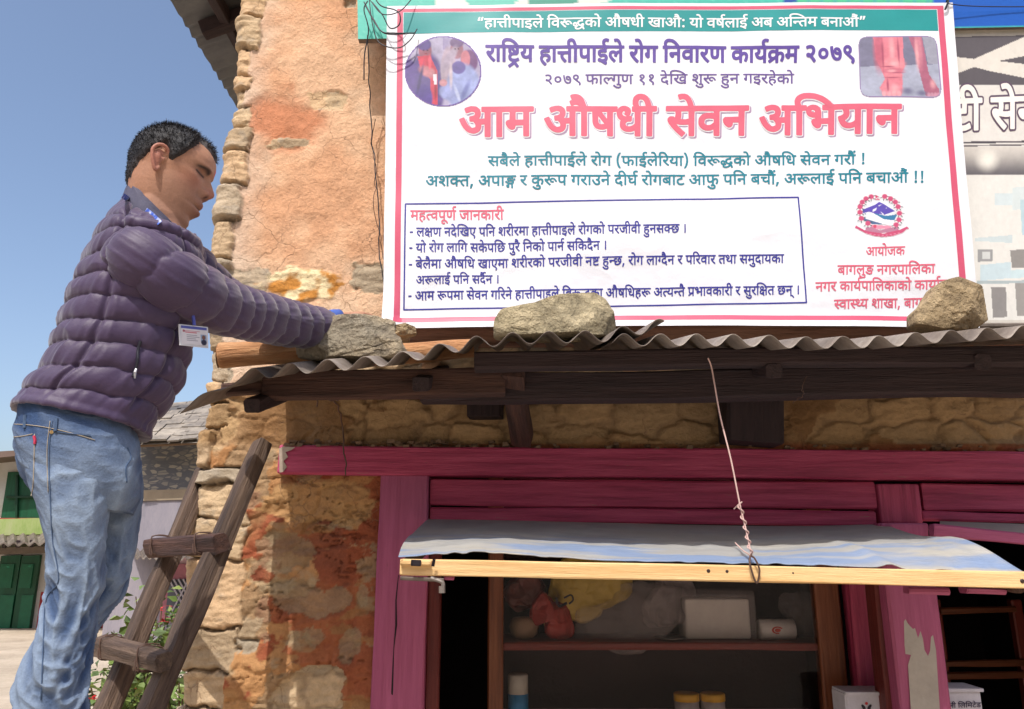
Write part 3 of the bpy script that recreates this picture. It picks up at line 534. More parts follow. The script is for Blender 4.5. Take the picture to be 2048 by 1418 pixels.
[[118,-3,17,0,2,0,1,2,0,107,1,1,17,0,2,1,1,2,0,16,-3,2,-51,0,-3,-1,-1,-3,0,-14,1,-2,2,-1,11,0,1,-1,0,-30,-1,-1,-2,0,-11,-2,-14,1,-4,0,0,1,4,4,3,5,3,9,1,6,-1,8,-3,7,-4,6,-5,4,-12,5,-14,1,-14,-3,-15,-6,-1,-3,5,-14,2,-2,2,0,15,6,8,1,9,-1,5,-4,1,-4,-1,-4,-1,-3,-2,-3,-7,-3,-12,-2,-2,-1,0,-2,1,-14,1,-2,2,-1,11,1,1,-1,9,-10,1,-5,1,-6,-2,-6,-6,-3,-9,-1,-8,3,-6,5,-6,7,-9,15,-6,14,-3,2,-16,-6,-1,-3,8,-19,10,-15,9,-11,9,-7,6,-3,12,-3,15,1,12,4,6,5,3,4,3,7,1,5,0,7,-1,6,19,2,1,-1,0,-53]],
[[79,-3,18,0,2,2,1,107,0,1,17,0,2,1,1,2,0,16,-3,2,-119,-1,-1,-2,0,-15,2,-3,77,0,1,-1,0,-12,-1,-1,-3,1,-9,1,-18,1,-12,-3,-6,-2,-8,-4,-5,-5,-6,-8,-2,-6,-1,-11,1,-10,4,-9,7,-8,9,-5,11,-4,14,-1,13,2,11,5,1,-1,0,-26],[48,40,-10,2,-5,3,-3,4,-1,5,0,6,1,5,3,4,23,-28],[73,50,-20,25,7,1,13,-2,2,1,1,4,1,0,0,-26,-3,-3]],
[[17,-3,17,0,2,1,1,1,0,107,1,1,17,0,2,1,1,2,0,15,-2,2,-21,1,-3,4,-2,6,0,7,2,5,5,5,11,4,18,2,18,0,19,-2,19,-5,19,-7,18,-9,25,-18,20,0,3,2,-1,3,-16,16,-19,14,-22,11,-24,9,-27,6,-31,1,-16,-1,-8,-1,-13,-4,-6,-3,-9,-7,-6,-10,-1,-6,-1,-8,1,-7,3,-7,-12,-1,-2,-1,0,-2,0,-14,1,-2,2,-1,14,0,1,-1,0,-106]],
[[28,35,8,0,6,5,2,5,0,11,1,0,32,0,2,1,1,3,0,16,-3,1,-58,0,-6,-1,-4,-2,-3,-3,-2,-5,1,-6,2,-6,4,-7,6,-6,5,-4],[-2,108,2,-1,75,0,3,3,0,15,-1,2,-2,1,-76,-1,-2,-2,0,-15]],
[[42,-5,2,-1,2,2,10,10,1,3,-17,16,-7,8,-4,9,0,8,1,5,4,4,5,2,9,1,28,0,1,0,0,-63,3,-2,16,0,3,2,1,108,17,0,2,1,1,2,0,15,-2,2,-118,1,-3,-2,0,-16,2,-3,78,0,0,-22,-1,-2,-30,0,-17,-3,-8,-4,-6,-5,-5,-6,-3,-7,-1,-7,0,-9,5,-13,11,-15]],
[[84,-3,18,0,3,2,0,107,18,1,2,1,1,2,-1,16,-3,2,-122,0,-2,-1,-1,-3,0,-14,1,-2,2,-1,21,0,1,-1,0,-38,-12,-3,-3,-3,-2,-4,0,-7,5,-9,5,-6,5,-5,7,-3,5,-1,6,2,4,3,2,6,1,9,37,0,0,-47,1,-2],[45,67,0,40,37,0,0,-39]],
[[76,-3,17,0,2,0,1,2,0,107,1,1,17,0,2,1,1,2,0,16,-3,2,-116,-1,-1,-2,0,-15,2,-3,74,0,1,-1,0,-28,-1,-1,-58,0,-5,-2,-3,-3,-2,-4,-1,-5,2,-9,7,-10,8,-7,8,-2,7,0,3,2,3,3,2,6,0,10,30,0,0,-56]],
[[-28,140,5,0,5,2,4,5,2,5,0,6,-2,5,-5,4,-5,2,-5,0,-5,-2,-4,-5,-2,-5,0,-6,2,-5,5,-4]],
[[15,94,15,0,2,1,10,24,7,20,1,5,-3,4,-21,1,-3,-2,-10,-50],[53,94,14,0,3,2,10,24,7,20,0,5,-3,4,-21,0,-2,-1,-10,-50,0,-2]],
[[66,-7,3,-1,3,2,12,12,0,5,-25,22,-16,16,14,9,5,5,5,7,4,7,1,7,1,8,-1,13,13,0,4,2,1,3,0,17,-2,2,-3,1,-87,0,-3,-2,-1,-3,0,-15,3,-5,3,0,44,-1,1,-7,0,-7,-1,-5,-4,-5,-3,-3,-6,5,-8,2,-5,0,-6,-1,-4,-3,-4,-5,-2,-5,1,-6,2,-6,3,-6,13,-16,21,-23]],
[[15,-5,20,-1,3,2,1,2,1,106,15,1,4,2,1,3,0,15,-1,3,-3,2,-56,0,-3,-1,-2,-3,-1,-16,1,-3,4,-2,13,-1,0,-104,1,-3]],
[[15,-5,20,-1,3,2,1,2,1,106,16,1,2,1,2,3,0,16,-2,4,-3,1,-19,0,-1,2,-2,6,0,7,1,4,3,4,7,4,11,2,17,-1,11,-3,13,-6,11,-7,11,-10,14,-14,20,-1,3,2,1,2,0,4,-4,7,-8,10,-10,10,-15,13,-17,10,-13,5,-13,3,-20,2,-14,-1,-12,-4,-10,-5,-5,-5,-6,-9,-3,-6,-1,-10,2,-15,-8,0,-4,-3,-1,-17,1,-3,3,-2,14,-1,0,-104,1,-3]],
[[20,-51,3,-1,3,1,38,26,22,-26,5,0,12,8,2,2,1,3,-1,3,-25,31,17,5,9,3,2,2,1,2,0,3,-6,17,-3,2,-3,0,-12,-5,-10,-3,-9,-1,-11,0,-8,2,-6,3,-2,4,-1,6,1,3,2,3,9,5,12,1,26,1,15,14,2,4,0,37,16,1,3,2,1,3,0,15,-2,4,-3,1,-120,0,-3,-1,-2,-2,-1,-17,1,-3,4,-2,12,-1,0,-23,1,-7,3,-8,5,-8,-6,-8,-3,-10,0,-10,3,-12,4,-7,9,-8,7,-3,14,-5,-39,-25,-1,-3,1,-3],[44,70,-3,3,-2,5,-1,7,1,5,17,-17,-1,-1],[77,85,-19,19,19,0]],
[[79,-5,20,-1,3,2,1,2,1,106,16,1,3,1,2,4,-1,17,-2,2,-3,1,-119,0,-3,-1,-3,-4,0,-15,2,-4,4,-1,21,0,3,-5,2,-6,0,-7,-3,-4,-7,-4,-11,-3,-3,-4,3,-15,6,-13,6,-9,5,-5,9,-5,7,-3,12,-1,8,0,9,2,9,3,0,-27],[46,47,-7,3,-5,7,8,6,5,5,4,6,2,7,1,8,-1,8,-2,7,25,0,0,-47,-7,-6,-7,-3,-8,-2]],
[[47,-33,3,-1,3,1,12,12,1,4,-2,3,-18,15,-9,11,-3,5,-1,7,1,5,2,4,6,5,10,2,14,-1,4,-1,3,-2,2,-5,-1,-5,-4,-4,-9,-4,-2,-3,0,-3,6,-14,2,-3,3,0,14,5,10,8,6,11,2,8,0,7,-1,6,-4,8,-5,6,-7,5,-8,4,-11,2,-13,1,-15,-3,-2,4,0,4,1,1,4,1,47,0,4,2,2,4,0,25,16,1,3,1,2,3,0,17,-2,2,-2,2,-111,0,-3,-1,-2,-2,-1,-17,2,-3,2,-2,67,0,2,-1,-1,-5,-28,-1,-8,-1,-7,-3,-6,-3,-4,-5,-3,-5,-2,-6,1,-12,2,-5,4,-8,-5,-8,-4,-10,0,-11,3,-11,5,-10,7,-10,13,-13]],
[[66,-7,3,-1,3,2,11,10,2,4,-2,4,-12,11,-9,9,-4,6,-2,5,0,7,2,5,5,3,8,2,25,0,1,-60,1,-4,4,-2,17,0,3,2,1,2,1,106,16,1,4,2,1,3,0,15,-1,2,-2,2,-3,1,-139,0,-3,-1,-2,-2,-1,-17,2,-4,3,-1,96,0,2,-1,-1,-19,-89,0,-3,-1,-2,-2,0,-16,1,-4,4,-2,24,0,-2,-7,0,-8,1,-8,4,-9,10,-15]],
[[15,-5,20,-1,3,2,1,2,1,106,15,1,3,1,2,4,0,15,-1,3,-3,2,-19,0,-6,19,-6,13,-7,10,-7,6,-7,4,-8,2,-8,1,-11,-1,-8,-3,-5,-3,-4,-4,-5,-6,-2,-5,-2,-9,0,-15,5,-13,2,-6,2,-2,3,-1,17,0,3,2,2,4,-6,14,-1,6,0,8,3,6,3,2,3,0,8,-1,5,-4,5,-9,4,-15,-10,0,-3,-2,-2,-3,0,-15,1,-3,3,-2,14,-1,0,-104,1,-3]],
[[77,-5,19,-1,3,1,2,3,0,106,16,1,4,2,1,3,0,17,-2,2,-3,1,-117,0,-3,-1,-3,-4,1,-17,4,-3,11,-1,1,-44,2,-10,3,-8,4,-5,5,-5,7,-4,8,-3,8,-1,9,0,17,4,0,-29],[52,49,-5,1,-4,1,-3,3,-1,4,-1,11,0,35,35,1,1,-1,0,-45,-4,-4,-7,-4,-6,-2]],
[[74,-27,4,0,3,2,8,16,-1,3,-2,3,-10,3,10,7,4,5,2,5,2,5,1,9,-1,9,-2,5,-6,8,-11,7,-10,4,-10,0,-8,0,-11,-2,-4,4,0,4,1,2,4,1,42,0,3,1,3,4,0,26,17,1,3,1,1,2,1,17,-2,3,-4,2,-24,0,-6,12,-1,9,3,6,4,2,5,1,6,-1,7,-3,4,0,3,3,4,14,0,4,-4,3,-9,3,-11,2,-12,-1,-8,-3,-8,-4,-6,-7,-4,-8,-1,-10,1,-10,4,-12,-49,0,-3,-2,-2,-3,1,-16,1,-3,2,-1,59,-1,0,-5,-19,-1,-9,-1,-8,-2,-7,-4,-5,-5,-3,-6,-1,-7,0,-7,1,-7,4,-7,7,-8,9,-7,6,-3,16,4,6,1,7,-1,4,-2,2,-2,1,-4,-1,-4,-4,-3,-5,-2,-15,-2,-2,0,-8,6,-6,3,-5,1,-6,-1,-6,-2,-3,-4,-3,-5,0,-7,3,-6,5,-4,8,-3,14,-3,21,-12]],
[[48,-7,4,-1,3,2,11,11,1,4,-1,3,-25,22,-8,11,-2,7,0,7,4,4,5,2,8,-1,7,-3,-5,-13,0,-3,2,-3,19,-6,3,1,2,2,4,12,5,8,6,5,4,1,1,0,1,-67,1,-2,3,-2,17,0,4,3,1,4,0,103,1,1,15,0,4,2,1,3,0,15,-2,4,-4,1,-138,0,-3,-1,-2,-1,-1,-3,0,-15,2,-4,3,-1,96,0,1,-1,0,-13,-14,-3,-11,-6,-12,5,-8,3,-10,1,-9,-1,-8,-3,-8,-4,-7,-7,-3,-6,-2,-8,0,-11,1,-8,5,-10,5,-8,8,-9]],
[[-36,118,18,-1,3,2,2,4,-9,27,-6,13,-5,7,-9,9,-7,3,-7,2,-15,0,-14,-3,-2,-3,0,-3,6,-17,4,-2,9,3,6,0,4,-1,4,-2,7,-10,8,-25]],
[[15,-5,20,-1,3,2,1,2,1,106,15,1,4,2,1,3,0,16,-1,2,-3,2,-19,0,-6,19,-7,14,-6,9,-8,7,-7,3,-8,2,-10,1,-11,-2,-7,-2,-3,-4,6,-18,4,-3,14,3,5,-1,4,-2,6,-8,7,-17,0,-1,-11,0,-3,-2,-2,-3,0,-15,1,-3,3,-2,14,-1,0,-104,1,-3]],
[[76,-5,19,-1,3,1,2,3,0,106,16,1,4,2,1,3,0,17,-2,2,-3,1,-116,0,-3,-1,-3,-4,0,-15,2,-4,3,-1,21,-1,0,-26,-9,-2,-4,-3,-4,-6,0,-8,2,-8,5,-8,8,-8,7,-4,7,-1,6,1,5,4,3,5,1,7,0,57,26,0,0,-104,1,-3]],
[[15,-5,20,-1,3,2,1,2,1,106,16,1,2,1,2,3,0,16,-2,4,-3,1,-19,0,-1,1,-2,6,-1,6,2,6,2,4,6,4,7,2,7,0,12,-1,10,-3,10,-5,11,-8,10,-10,12,-14,20,-1,3,1,2,3,0,4,-6,9,-7,9,-11,13,-16,13,-16,9,-10,3,-17,3,-10,1,-13,-1,-12,-4,-9,-6,-5,-4,-6,-9,-2,-6,-1,-10,2,-15,-8,0,-4,-3,-1,-17,1,-3,3,-2,14,-1,0,-104,1,-3]],
[[74,-5,20,-1,3,2,1,2,1,106,15,1,4,2,1,3,0,17,-2,2,-3,1,-114,0,-3,-1,-3,-4,0,-15,1,-3,3,-2,73,-1,0,-24,-51,-1,-7,0,-5,-2,-3,-4,-3,-5,0,-5,2,-9,6,-10,9,-8,9,-4,8,1,6,4,4,6,1,11,24,0,0,-54,1,-3]],
[[75,-5,19,-1,3,2,2,2,0,106,16,1,3,1,2,4,-1,17,-2,2,-3,1,-114,0,-3,-1,-3,-4,0,-15,1,-3,3,-2,74,-1,0,-7,-1,0,-16,1,-11,0,-12,-2,-11,-5,-8,-7,-6,-9,-2,-6,-1,-12,1,-11,4,-9,7,-8,9,-6,10,-4,12,-1,13,1,11,4,1,-24],[41,44,-7,4,-3,5,1,9,3,6,7,3,7,1,10,0,13,-2,0,-15,-2,-2,-8,-6,-6,-3,-9,-1]],
[[108,-5,19,-1,3,1,2,3,0,106,16,1,4,2,1,3,0,14,-1,4,-5,2,-147,0,-4,-2,-2,-4,0,-14,1,-3,4,-2,11,-1,0,-41,2,-9,2,-8,3,-7,6,-6,8,-6,7,-2,12,-1,13,1,10,4,8,7,6,10,2,10,1,48,15,0,0,-104,1,-3],[49,49,-4,1,-3,1,-2,3,-1,4,-1,10,0,36,23,1,1,-1,0,-36,-1,-11,-1,-4,-3,-2]],
[[72,-5,19,-1,4,3,1,3,0,49,6,7,8,4,5,0,4,-2,2,-4,1,-6,-1,-8,-2,-7,-3,-7,-5,-8,0,-5,2,-2,16,-9,4,1,4,5,7,15,4,15,1,15,-1,6,-3,8,-3,5,-6,6,-5,3,-7,3,-6,1,-9,0,-6,-1,-7,-3,0,23,62,1,2,2,1,3,0,15,-2,4,-4,1,-155,0,-3,-1,-2,-2,0,-18,1,-3,2,-1,71,-1,-1,-8,-14,2,-12,0,-11,-2,-10,-5,-8,-7,-4,-5,-4,-10,-1,-11,1,-11,3,-8,6,-9,8,-6,10,-4,13,-2,13,2,10,4,1,-25],[41,44,-6,3,-3,6,-1,9,4,6,4,3,8,1,21,-1,0,-17,-7,-6,-6,-3,-7,-2]],
[[-41,118,20,-1,4,3,1,2,0,3,-6,10,-4,8,0,6,0,5,3,4,6,2,7,-1,9,-3,4,1,2,2,5,14,0,3,-2,2,-6,4,-8,2,-16,1,-13,-4,-7,-4,-5,-4,-4,-6,-1,-5,-2,-9,1,-6,1,-8,4,-8,5,-11]],
[[16,-7,3,-1,2,1,47,31,1,-24,1,-4,4,-2,17,0,3,2,2,4,0,50,8,7,7,3,5,0,3,-2,2,-4,1,-6,-2,-12,-3,-8,-7,-10,1,-4,2,-3,15,-8,3,-1,3,2,9,15,4,15,2,15,-1,9,-2,6,-4,8,-3,3,-7,6,-5,2,-8,2,-8,0,-7,-1,-8,-2,0,22,61,1,3,2,1,3,0,15,-2,4,-4,1,-155,0,-4,-2,-2,-3,0,-15,2,-3,2,-2,69,0,2,-1,-1,-8,-14,2,-11,0,-7,-1,-10,-3,-5,-3,-8,-7,-6,-9,-2,-6,-1,-10,0,-6,2,-9,2,-5,4,-6,10,-8,-17,-10,-1,-2,0,-3,10,-15],[42,44,-6,3,-4,5,-1,9,1,4,2,3,5,3,7,1,8,0,14,-1,0,-17,-7,-6,-6,-3,-7,-2]],
[[83,-5,19,-1,3,1,2,3,0,106,16,1,4,2,1,4,0,14,-1,3,-2,1,-3,1,-122,0,-3,-1,-3,-4,0,-15,2,-4,3,-1,21,-1,-1,-34,-6,-1,-5,-2,-4,-4,-2,-5,1,-8,4,-8,5,-7,7,-6,7,-3,6,-1,7,2,5,4,2,6,1,7,33,0,0,-44,1,-3],[47,70,0,34,33,0,0,-34]],
[[80,-7,3,-1,3,1,13,10,2,4,-1,3,-9,13,-19,23,6,4,6,7,5,8,3,9,2,9,0,10,-1,9,-3,7,-6,9,-6,6,-7,4,-10,3,-11,1,-13,-1,-11,-2,-11,-5,-3,-2,-1,-4,6,-15,3,-3,4,0,15,6,10,1,9,-2,4,-3,2,-3,2,-7,0,-9,-3,-8,-5,-6,-6,-4,-8,4,-6,2,-7,0,-6,-1,-5,-3,-3,-4,-2,-6,0,-5,3,-8,7,-6,9,-3,12,1,14,-16]],
[[47,19,8,0,9,0,8,2,9,5,7,5,5,6,4,7,2,7,2,9,-1,11,-2,9,-3,7,-5,7,-8,7,-7,4,-8,3,-8,1,-12,0,-8,-2,-8,-3,-8,-7,-5,-6,-5,-7,-2,-8,-1,-8,0,-12,2,-9,5,-9,5,-7,7,-5,9,-5],[52,44,-7,3,-5,5,-3,8,1,9,2,7,6,6,7,2,7,0,6,-3,5,-6,2,-8,0,-8,-3,-7,-5,-5,-5,-2]],
[[58,5,15,0,11,2,5,3,7,6,7,10,4,13,1,20,-2,16,-5,13,-7,11,-9,9,-8,3,-12,2,-12,-1,-8,-4,-6,-5,-2,-4,-4,-11,-4,31,-1,2,-4,2,-18,-3,-3,-2,-1,-3,3,-29,5,-24,8,-24,8,-13,9,-10,11,-7],[62,31,-8,3,-7,8,-7,14,-3,10,1,2,6,-8,9,-6,11,-3,13,-2,3,1,0,-1,-1,-9,-3,-7,-6,-3],[73,75,-7,2,-4,2,-3,4,1,4,3,1,4,0,5,-3,3,-4,3,-6]],
[[93,-21,4,0,3,1,9,14,2,11,-2,12,-3,8,-6,7,-33,27,5,3,6,6,4,4,3,7,2,14,-1,10,-2,6,-4,7,-4,5,-7,6,-6,2,-9,3,-7,0,-10,-1,-7,-3,-6,-3,-5,-5,-6,-7,-2,-6,-2,-7,0,-9,1,-7,2,-7,5,-9,9,-9,55,-47,2,-3,0,-4,-1,-4,-4,-5,0,-4,2,-3],[44,80,-4,2,-3,4,-1,5,0,6,2,5,3,3,5,1,5,0,4,-2,3,-4,2,-5,-1,-6,-2,-4,-3,-3,-5,-2]],
[[83,-4,14,9,0,3,-15,21,-15,17,8,6,6,7,4,7,4,8,1,10,0,9,-1,8,-2,7,-6,8,-5,5,-8,4,-8,2,-10,1,-12,0,-11,-3,-11,-4,-1,-2,6,-15,2,-1,15,6,14,1,5,-1,5,-2,5,-6,3,-9,-1,-10,-3,-8,-4,-6,-5,-4,-5,-3,-13,6,-5,1,-6,-1,-4,-2,-3,-3,-2,-4,0,-6,2,-6,7,-5,7,-2,12,0,1,0,15,-17,18,-25]],
[[54,22,9,1,7,1,7,4,8,5,5,6,4,7,2,9,1,8,0,8,-2,8,-5,9,-5,6,-6,5,-8,4,-8,2,-8,1,-8,-1,-8,-2,-8,-4,-6,-5,-5,-6,-4,-8,-2,-8,-1,-8,1,-8,2,-8,4,-8,5,-6,5,-4,7,-4,7,-3],[49,41,-8,4,-5,7,-2,8,0,11,4,8,6,6,8,3,10,-1,7,-4,5,-7,3,-9,-1,-10,-4,-8,-6,-6,-8,-2]],
[[66,8,11,1,9,4,8,6,6,10,3,11,1,20,-3,18,-5,12,-5,7,-7,7,-8,4,-7,2,-8,0,-8,-2,-6,-3,-7,-7,-3,-10,1,-12,5,-10,8,-6,8,-4,6,-2,12,-2,2,2,3,15,-1,1,-15,3,-7,4,-3,4,0,4,1,4,3,2,7,0,7,-3,5,-6,3,-9,2,-11,0,-11,-1,-8,-2,-9,-4,-4,-4,-3,-7,0,-7,1,-7,3,-6,6,-5,8,-4,10,-7,27,-5,37,-1,1,-17,-4,-1,-1,1,-11,5,-33,5,-20,7,-16,8,-12,9,-8,11,-5]],
[[96,-18,2,1,4,7,5,10,0,11,-3,9,-3,5,-5,6,-36,29,7,3,6,4,3,4,4,6,3,7,0,8,0,6,-2,9,-2,5,-5,6,-5,4,-7,4,-9,2,-6,0,-9,-1,-6,-2,-6,-3,-4,-4,-4,-5,-4,-7,-1,-6,-1,-7,1,-8,2,-6,5,-9,8,-8,56,-48,2,-4,1,-6,-2,-4,-3,-5,-1,-2],[47,76,-6,1,-5,4,-3,5,-1,7,1,7,3,5,5,4,7,1,6,-1,5,-4,3,-5,1,-7,-1,-7,-3,-5,-5,-3]],
[[76,-2,16,0,2,1,0,51,7,8,6,4,4,2,6,0,5,-3,3,-4,2,-7,0,-8,-2,-8,-5,-10,-4,-7,0,-2,16,-9,4,4,7,14,3,14,1,15,-3,12,-3,5,-6,6,-6,3,-5,2,-8,1,-7,-1,-7,-2,-8,-4,0,33,64,0,1,3,0,13,-1,2,-158,0,-2,-1,0,-16,2,-1,13,0,1,-1,0,-46,2,-10,4,-8,4,-6,6,-4,7,-4,7,-1,14,0,7,2,8,4,1,-34],[45,46,-4,2,-3,2,-2,4,-1,4,-1,11,0,39,39,0,0,-52,-6,-5,-8,-4,-7,-2]],
[[18,-2,16,0,2,1,0,109,20,1,1,15,-2,2,-55,0,-2,-1,0,-16,2,-1,15,0,1,-1,0,-107]],
[[51,-4,2,1,10,9,1,3,-23,20,-10,12,-2,5,-2,6,1,6,1,5,5,4,6,2,8,-1,7,-3,4,-3,-3,-9,-2,-7,2,-2,16,-4,8,17,7,8,9,4,6,0,5,-1,2,1,4,14,-1,2,-11,2,-12,-1,-10,-4,-8,-5,-9,5,-8,3,-10,2,-8,0,-8,-2,-5,-2,-7,-5,-4,-5,-4,-7,-1,-10,1,-8,3,-10,6,-10,8,-9],[-1,109,104,-1,2,2,0,15,-2,1,-103,0,-2,-1,0,-14]],
[[79,-2,16,0,2,1,0,109,20,1,0,16,-2,1,-116,0,-1,-2,0,-14,1,-2,24,0,0,-34,-8,-1,-5,-2,-3,-5,-1,-6,2,-7,5,-8,7,-7,8,-4,6,0,4,1,3,3,2,5,1,65,32,0,1,-108]],
[[-32,-56,11,1,10,3,8,5,5,5,2,4,2,8,-1,12,-4,10,-7,7,-8,3,-13,2,-12,-1,-8,-2,-4,-3,5,-15,1,-1,10,4,9,1,7,-2,5,-3,2,-7,-2,-6,-3,-3,-8,-3,-15,0,-13,5,-10,7,-15,15,-2,0,-12,-9,-1,-1,1,-2,8,-9,9,-8,9,-7,10,-5,6,-2]],
[[111,-2,16,0,2,1,0,109,18,0,2,1,0,16,-2,1,-148,0,-1,-2,0,-15,2,-1,13,0,1,-1,0,-44,1,-10,3,-8,4,-6,6,-6,6,-3,10,-2,10,-1,10,2,8,4,6,5,5,8,3,10,0,52,22,0,1,-108],[45,46,-3,1,-4,3,-3,8,-1,10,0,40,31,0,1,-1,0,-39,-2,-13,-2,-5,-4,-3,-5,-1]],
[[75,-17,2,-1,2,1,8,13,2,10,-2,10,-3,7,-5,6,-27,22,18,15,11,13,4,7,2,6,1,8,-1,7,-5,10,-9,8,-5,2,-8,1,-14,-1,-6,-2,-6,-3,-4,-4,-3,-5,-2,-6,0,-7,1,-6,3,-6,8,-8,9,-5,2,1,10,12,-1,3,-9,4,-4,4,0,4,1,3,3,3,4,1,7,0,6,-3,2,-3,1,-3,-1,-7,-4,-7,-6,-7,-13,-11,-19,-13,-1,-6,42,-36,2,-4,0,-6,-2,-4,-3,-5,-1,-2]],
[[81,-13,2,-1,15,8,0,2,-9,13,-4,7,6,5,3,6,0,8,-3,7,-4,4,-4,3,-6,1,-6,0,-6,-3,-4,-4,-2,-5,1,-8,-1,0,-15,2,-7,3,-7,6,-3,8,1,8,1,5,3,4,4,4,5,2,11,2,24,1,1,2,0,30,1,1,30,1,1,1,-1,15,-2,1,-107,0,-1,-3,0,-13,1,-2,57,0,1,-1,0,-14,-14,-1,-13,-4,-9,-5,-7,-7,-3,-6,-3,-8,-1,-8,1,-11,3,-7,5,-8,6,-6,7,-4,8,-3,11,-3,10,0,9,0]],
[[-34,121,15,0,2,2,-4,14,-6,16,-4,9,-5,7,-8,7,-6,3,-6,1,-15,1,-12,-3,-1,-2,6,-16,10,2,7,0,6,-1,5,-4,6,-10,8,-25]],
[[18,-2,16,0,2,2,0,108,19,0,2,2,-1,16,-22,1,-4,6,-1,7,1,8,3,5,5,4,9,3,11,2,22,0,19,-2,18,-5,24,-10,17,-11,16,-13,19,0,2,1,0,2,-16,16,-18,14,-20,11,-23,9,-25,5,-28,2,-23,-2,-12,-4,-6,-3,-9,-8,-5,-9,-1,-5,0,-9,1,-6,2,-8,-12,-1,-1,0,-1,-2,0,-15,2,-1,15,0,1,-1,0,-107]],
[[130,-2,16,0,2,1,0,109,20,1,0,17,-2,0,-167,0,-1,-2,0,-14,1,-2,39,0,2,-2,1,-8,0,-10,-1,-8,-3,-6,-1,-1,-4,4,-5,3,-5,1,-5,-1,-4,-1,-3,-2,-3,-4,-1,-4,1,-7,3,-8,6,-8,13,-15,12,-11,8,-6,7,-4,13,-6,14,-3,17,-2,15,2,12,4,1,-6],[92,18,-13,2,-15,6,-15,11,-12,13,12,9,6,6,3,7,3,9,1,10,-2,17,67,0,1,-51,-7,-5,-6,-2,-6,-2,-5,1,-6,1,-4,2,-3,3,-1,4,0,6,2,7,2,3,4,2,10,2,15,-2,1,2,1,13,-1,2,-7,2,-11,1,-15,-3,-7,-3,-4,-3,-6,-6,-2,-5,-3,-9,1,-13,4,-9,7,-8,10,-5,10,-2,11,0,7,2,8,3,1,-1,0,-9,-5,-3,-14,-4]],
[[70,-2,14,9,1,2,-15,19,-16,16,12,10,6,8,4,8,2,9,1,9,-1,8,-2,8,-2,6,-5,6,-5,5,-7,4,-13,3,-8,0,-8,-1,-6,-3,-4,-3,-4,-5,-2,-5,-1,-11,2,-5,2,-6,6,-7,8,-5,10,-3,11,-2,2,1,4,16,-2,1,-10,1,-8,3,-4,3,-2,5,0,5,3,3,5,1,7,0,7,-4,3,-4,2,-4,2,-10,-1,-11,-3,-7,-4,-5,-5,-5,-7,-3,-8,4,-6,2,-7,1,-6,-2,-3,-3,-2,-3,-1,-5,1,-5,3,-6,6,-4,6,-1,13,1,1,-1,14,-14,18,-23],[100,-1,2,-1,16,0,2,2,0,108,20,1,1,15,-1,2,-56,0,-2,-1,1,-16,17,-1]],
[[68,-4,2,1,10,10,1,1,0,2,-25,20,-19,20,12,7,8,6,5,-1,7,-2,2,-11,5,-8,8,-7,11,-4,15,1,8,2,1,2,-6,15,-9,-2,-6,0,-5,2,-4,3,-1,5,0,6,4,5,4,2,6,1,6,-1,4,-1,6,-4,9,-9,12,-19,2,0,12,6,2,3,-7,12,-9,13,-11,9,-10,6,-12,2,-11,0,-11,-4,-5,-3,-4,-5,-7,2,1,16,-2,13,94,0,1,3,0,14,-1,1,-161,0,-2,0,0,-15,1,-3,48,0,2,-8,0,-9,-2,-8,-4,-5,-6,-5,-6,5,-5,2,-6,1,-6,-1,-4,-3,-3,-4,-1,-4,0,-5,2,-5,4,-7,14,-17,22,-22]],
[[60,-64,7,1,10,2,8,3,6,5,5,6,2,5,1,8,-2,9,-2,6,-3,4,-9,7,-12,4,-12,0,-11,6,-8,6,-6,5,-3,5,-1,7,0,6,2,4,3,3,9,5,8,1,9,0,8,-2,5,-2,3,-3,1,-3,0,-7,-3,-4,-9,-4,-1,-2,5,-14,2,-1,12,5,5,4,4,4,5,10,0,12,-2,6,-3,5,-5,5,-5,4,-9,3,-12,2,-13,0,-12,-3,-5,6,0,6,3,4,5,2,48,0,2,0,0,30,1,1,19,0,1,2,0,15,-2,1,-110,0,-1,-2,0,-14,1,-2,70,0,1,-1,0,-12,-27,0,-10,-1,-10,-4,-7,-6,-4,-8,0,-9,2,-8,5,-9,-7,-12,-2,-6,0,-6,2,-11,5,-11,11,-11,15,-10,4,-9,14,4,7,0,5,-1,4,-2,2,-4,1,-4,-2,-6,-6,-5,-5,-1,-12,0,-11,3,-7,3,-6,4,-17,17,-2,0,-13,-10,4,-6,9,-9,15,-12,15,-6]],
[[77,-2,16,0,2,1,0,108,1,1,19,1,1,1,0,15,-3,1,-114,0,-1,-2,0,-14,2,-2,75,0,0,-32,-60,-1,-4,-1,-3,-2,-2,-4,-1,-5,2,-8,7,-10,7,-6,8,-3,7,1,5,4,2,5,0,11,32,0,0,-57]],
[[74,-23,2,-1,2,1,7,14,0,2,-20,7,7,2,7,4,6,5,3,4,2,7,1,8,0,6,-2,7,-2,4,-6,6,-12,6,-9,2,-8,0,-17,-3,-6,6,-1,3,0,4,2,3,5,2,45,1,1,2,0,29,21,1,1,1,0,15,-2,1,-102,0,-1,-2,0,-14,1,-2,61,0,1,-12,-1,-1,-28,-1,-9,-2,-7,-4,-4,-4,-3,-5,-1,-5,0,-7,2,-7,3,-6,7,-8,8,-6,4,-3,9,4,8,1,8,0,7,-1,4,-3,3,-4,0,-6,-1,-4,-4,-4,-7,-3,-16,-1,-3,0,-13,8,-5,1,-5,0,-5,-2,-2,-3,-2,-4,0,-5,2,-5,4,-3,7,-3,14,-2,19,-11]],
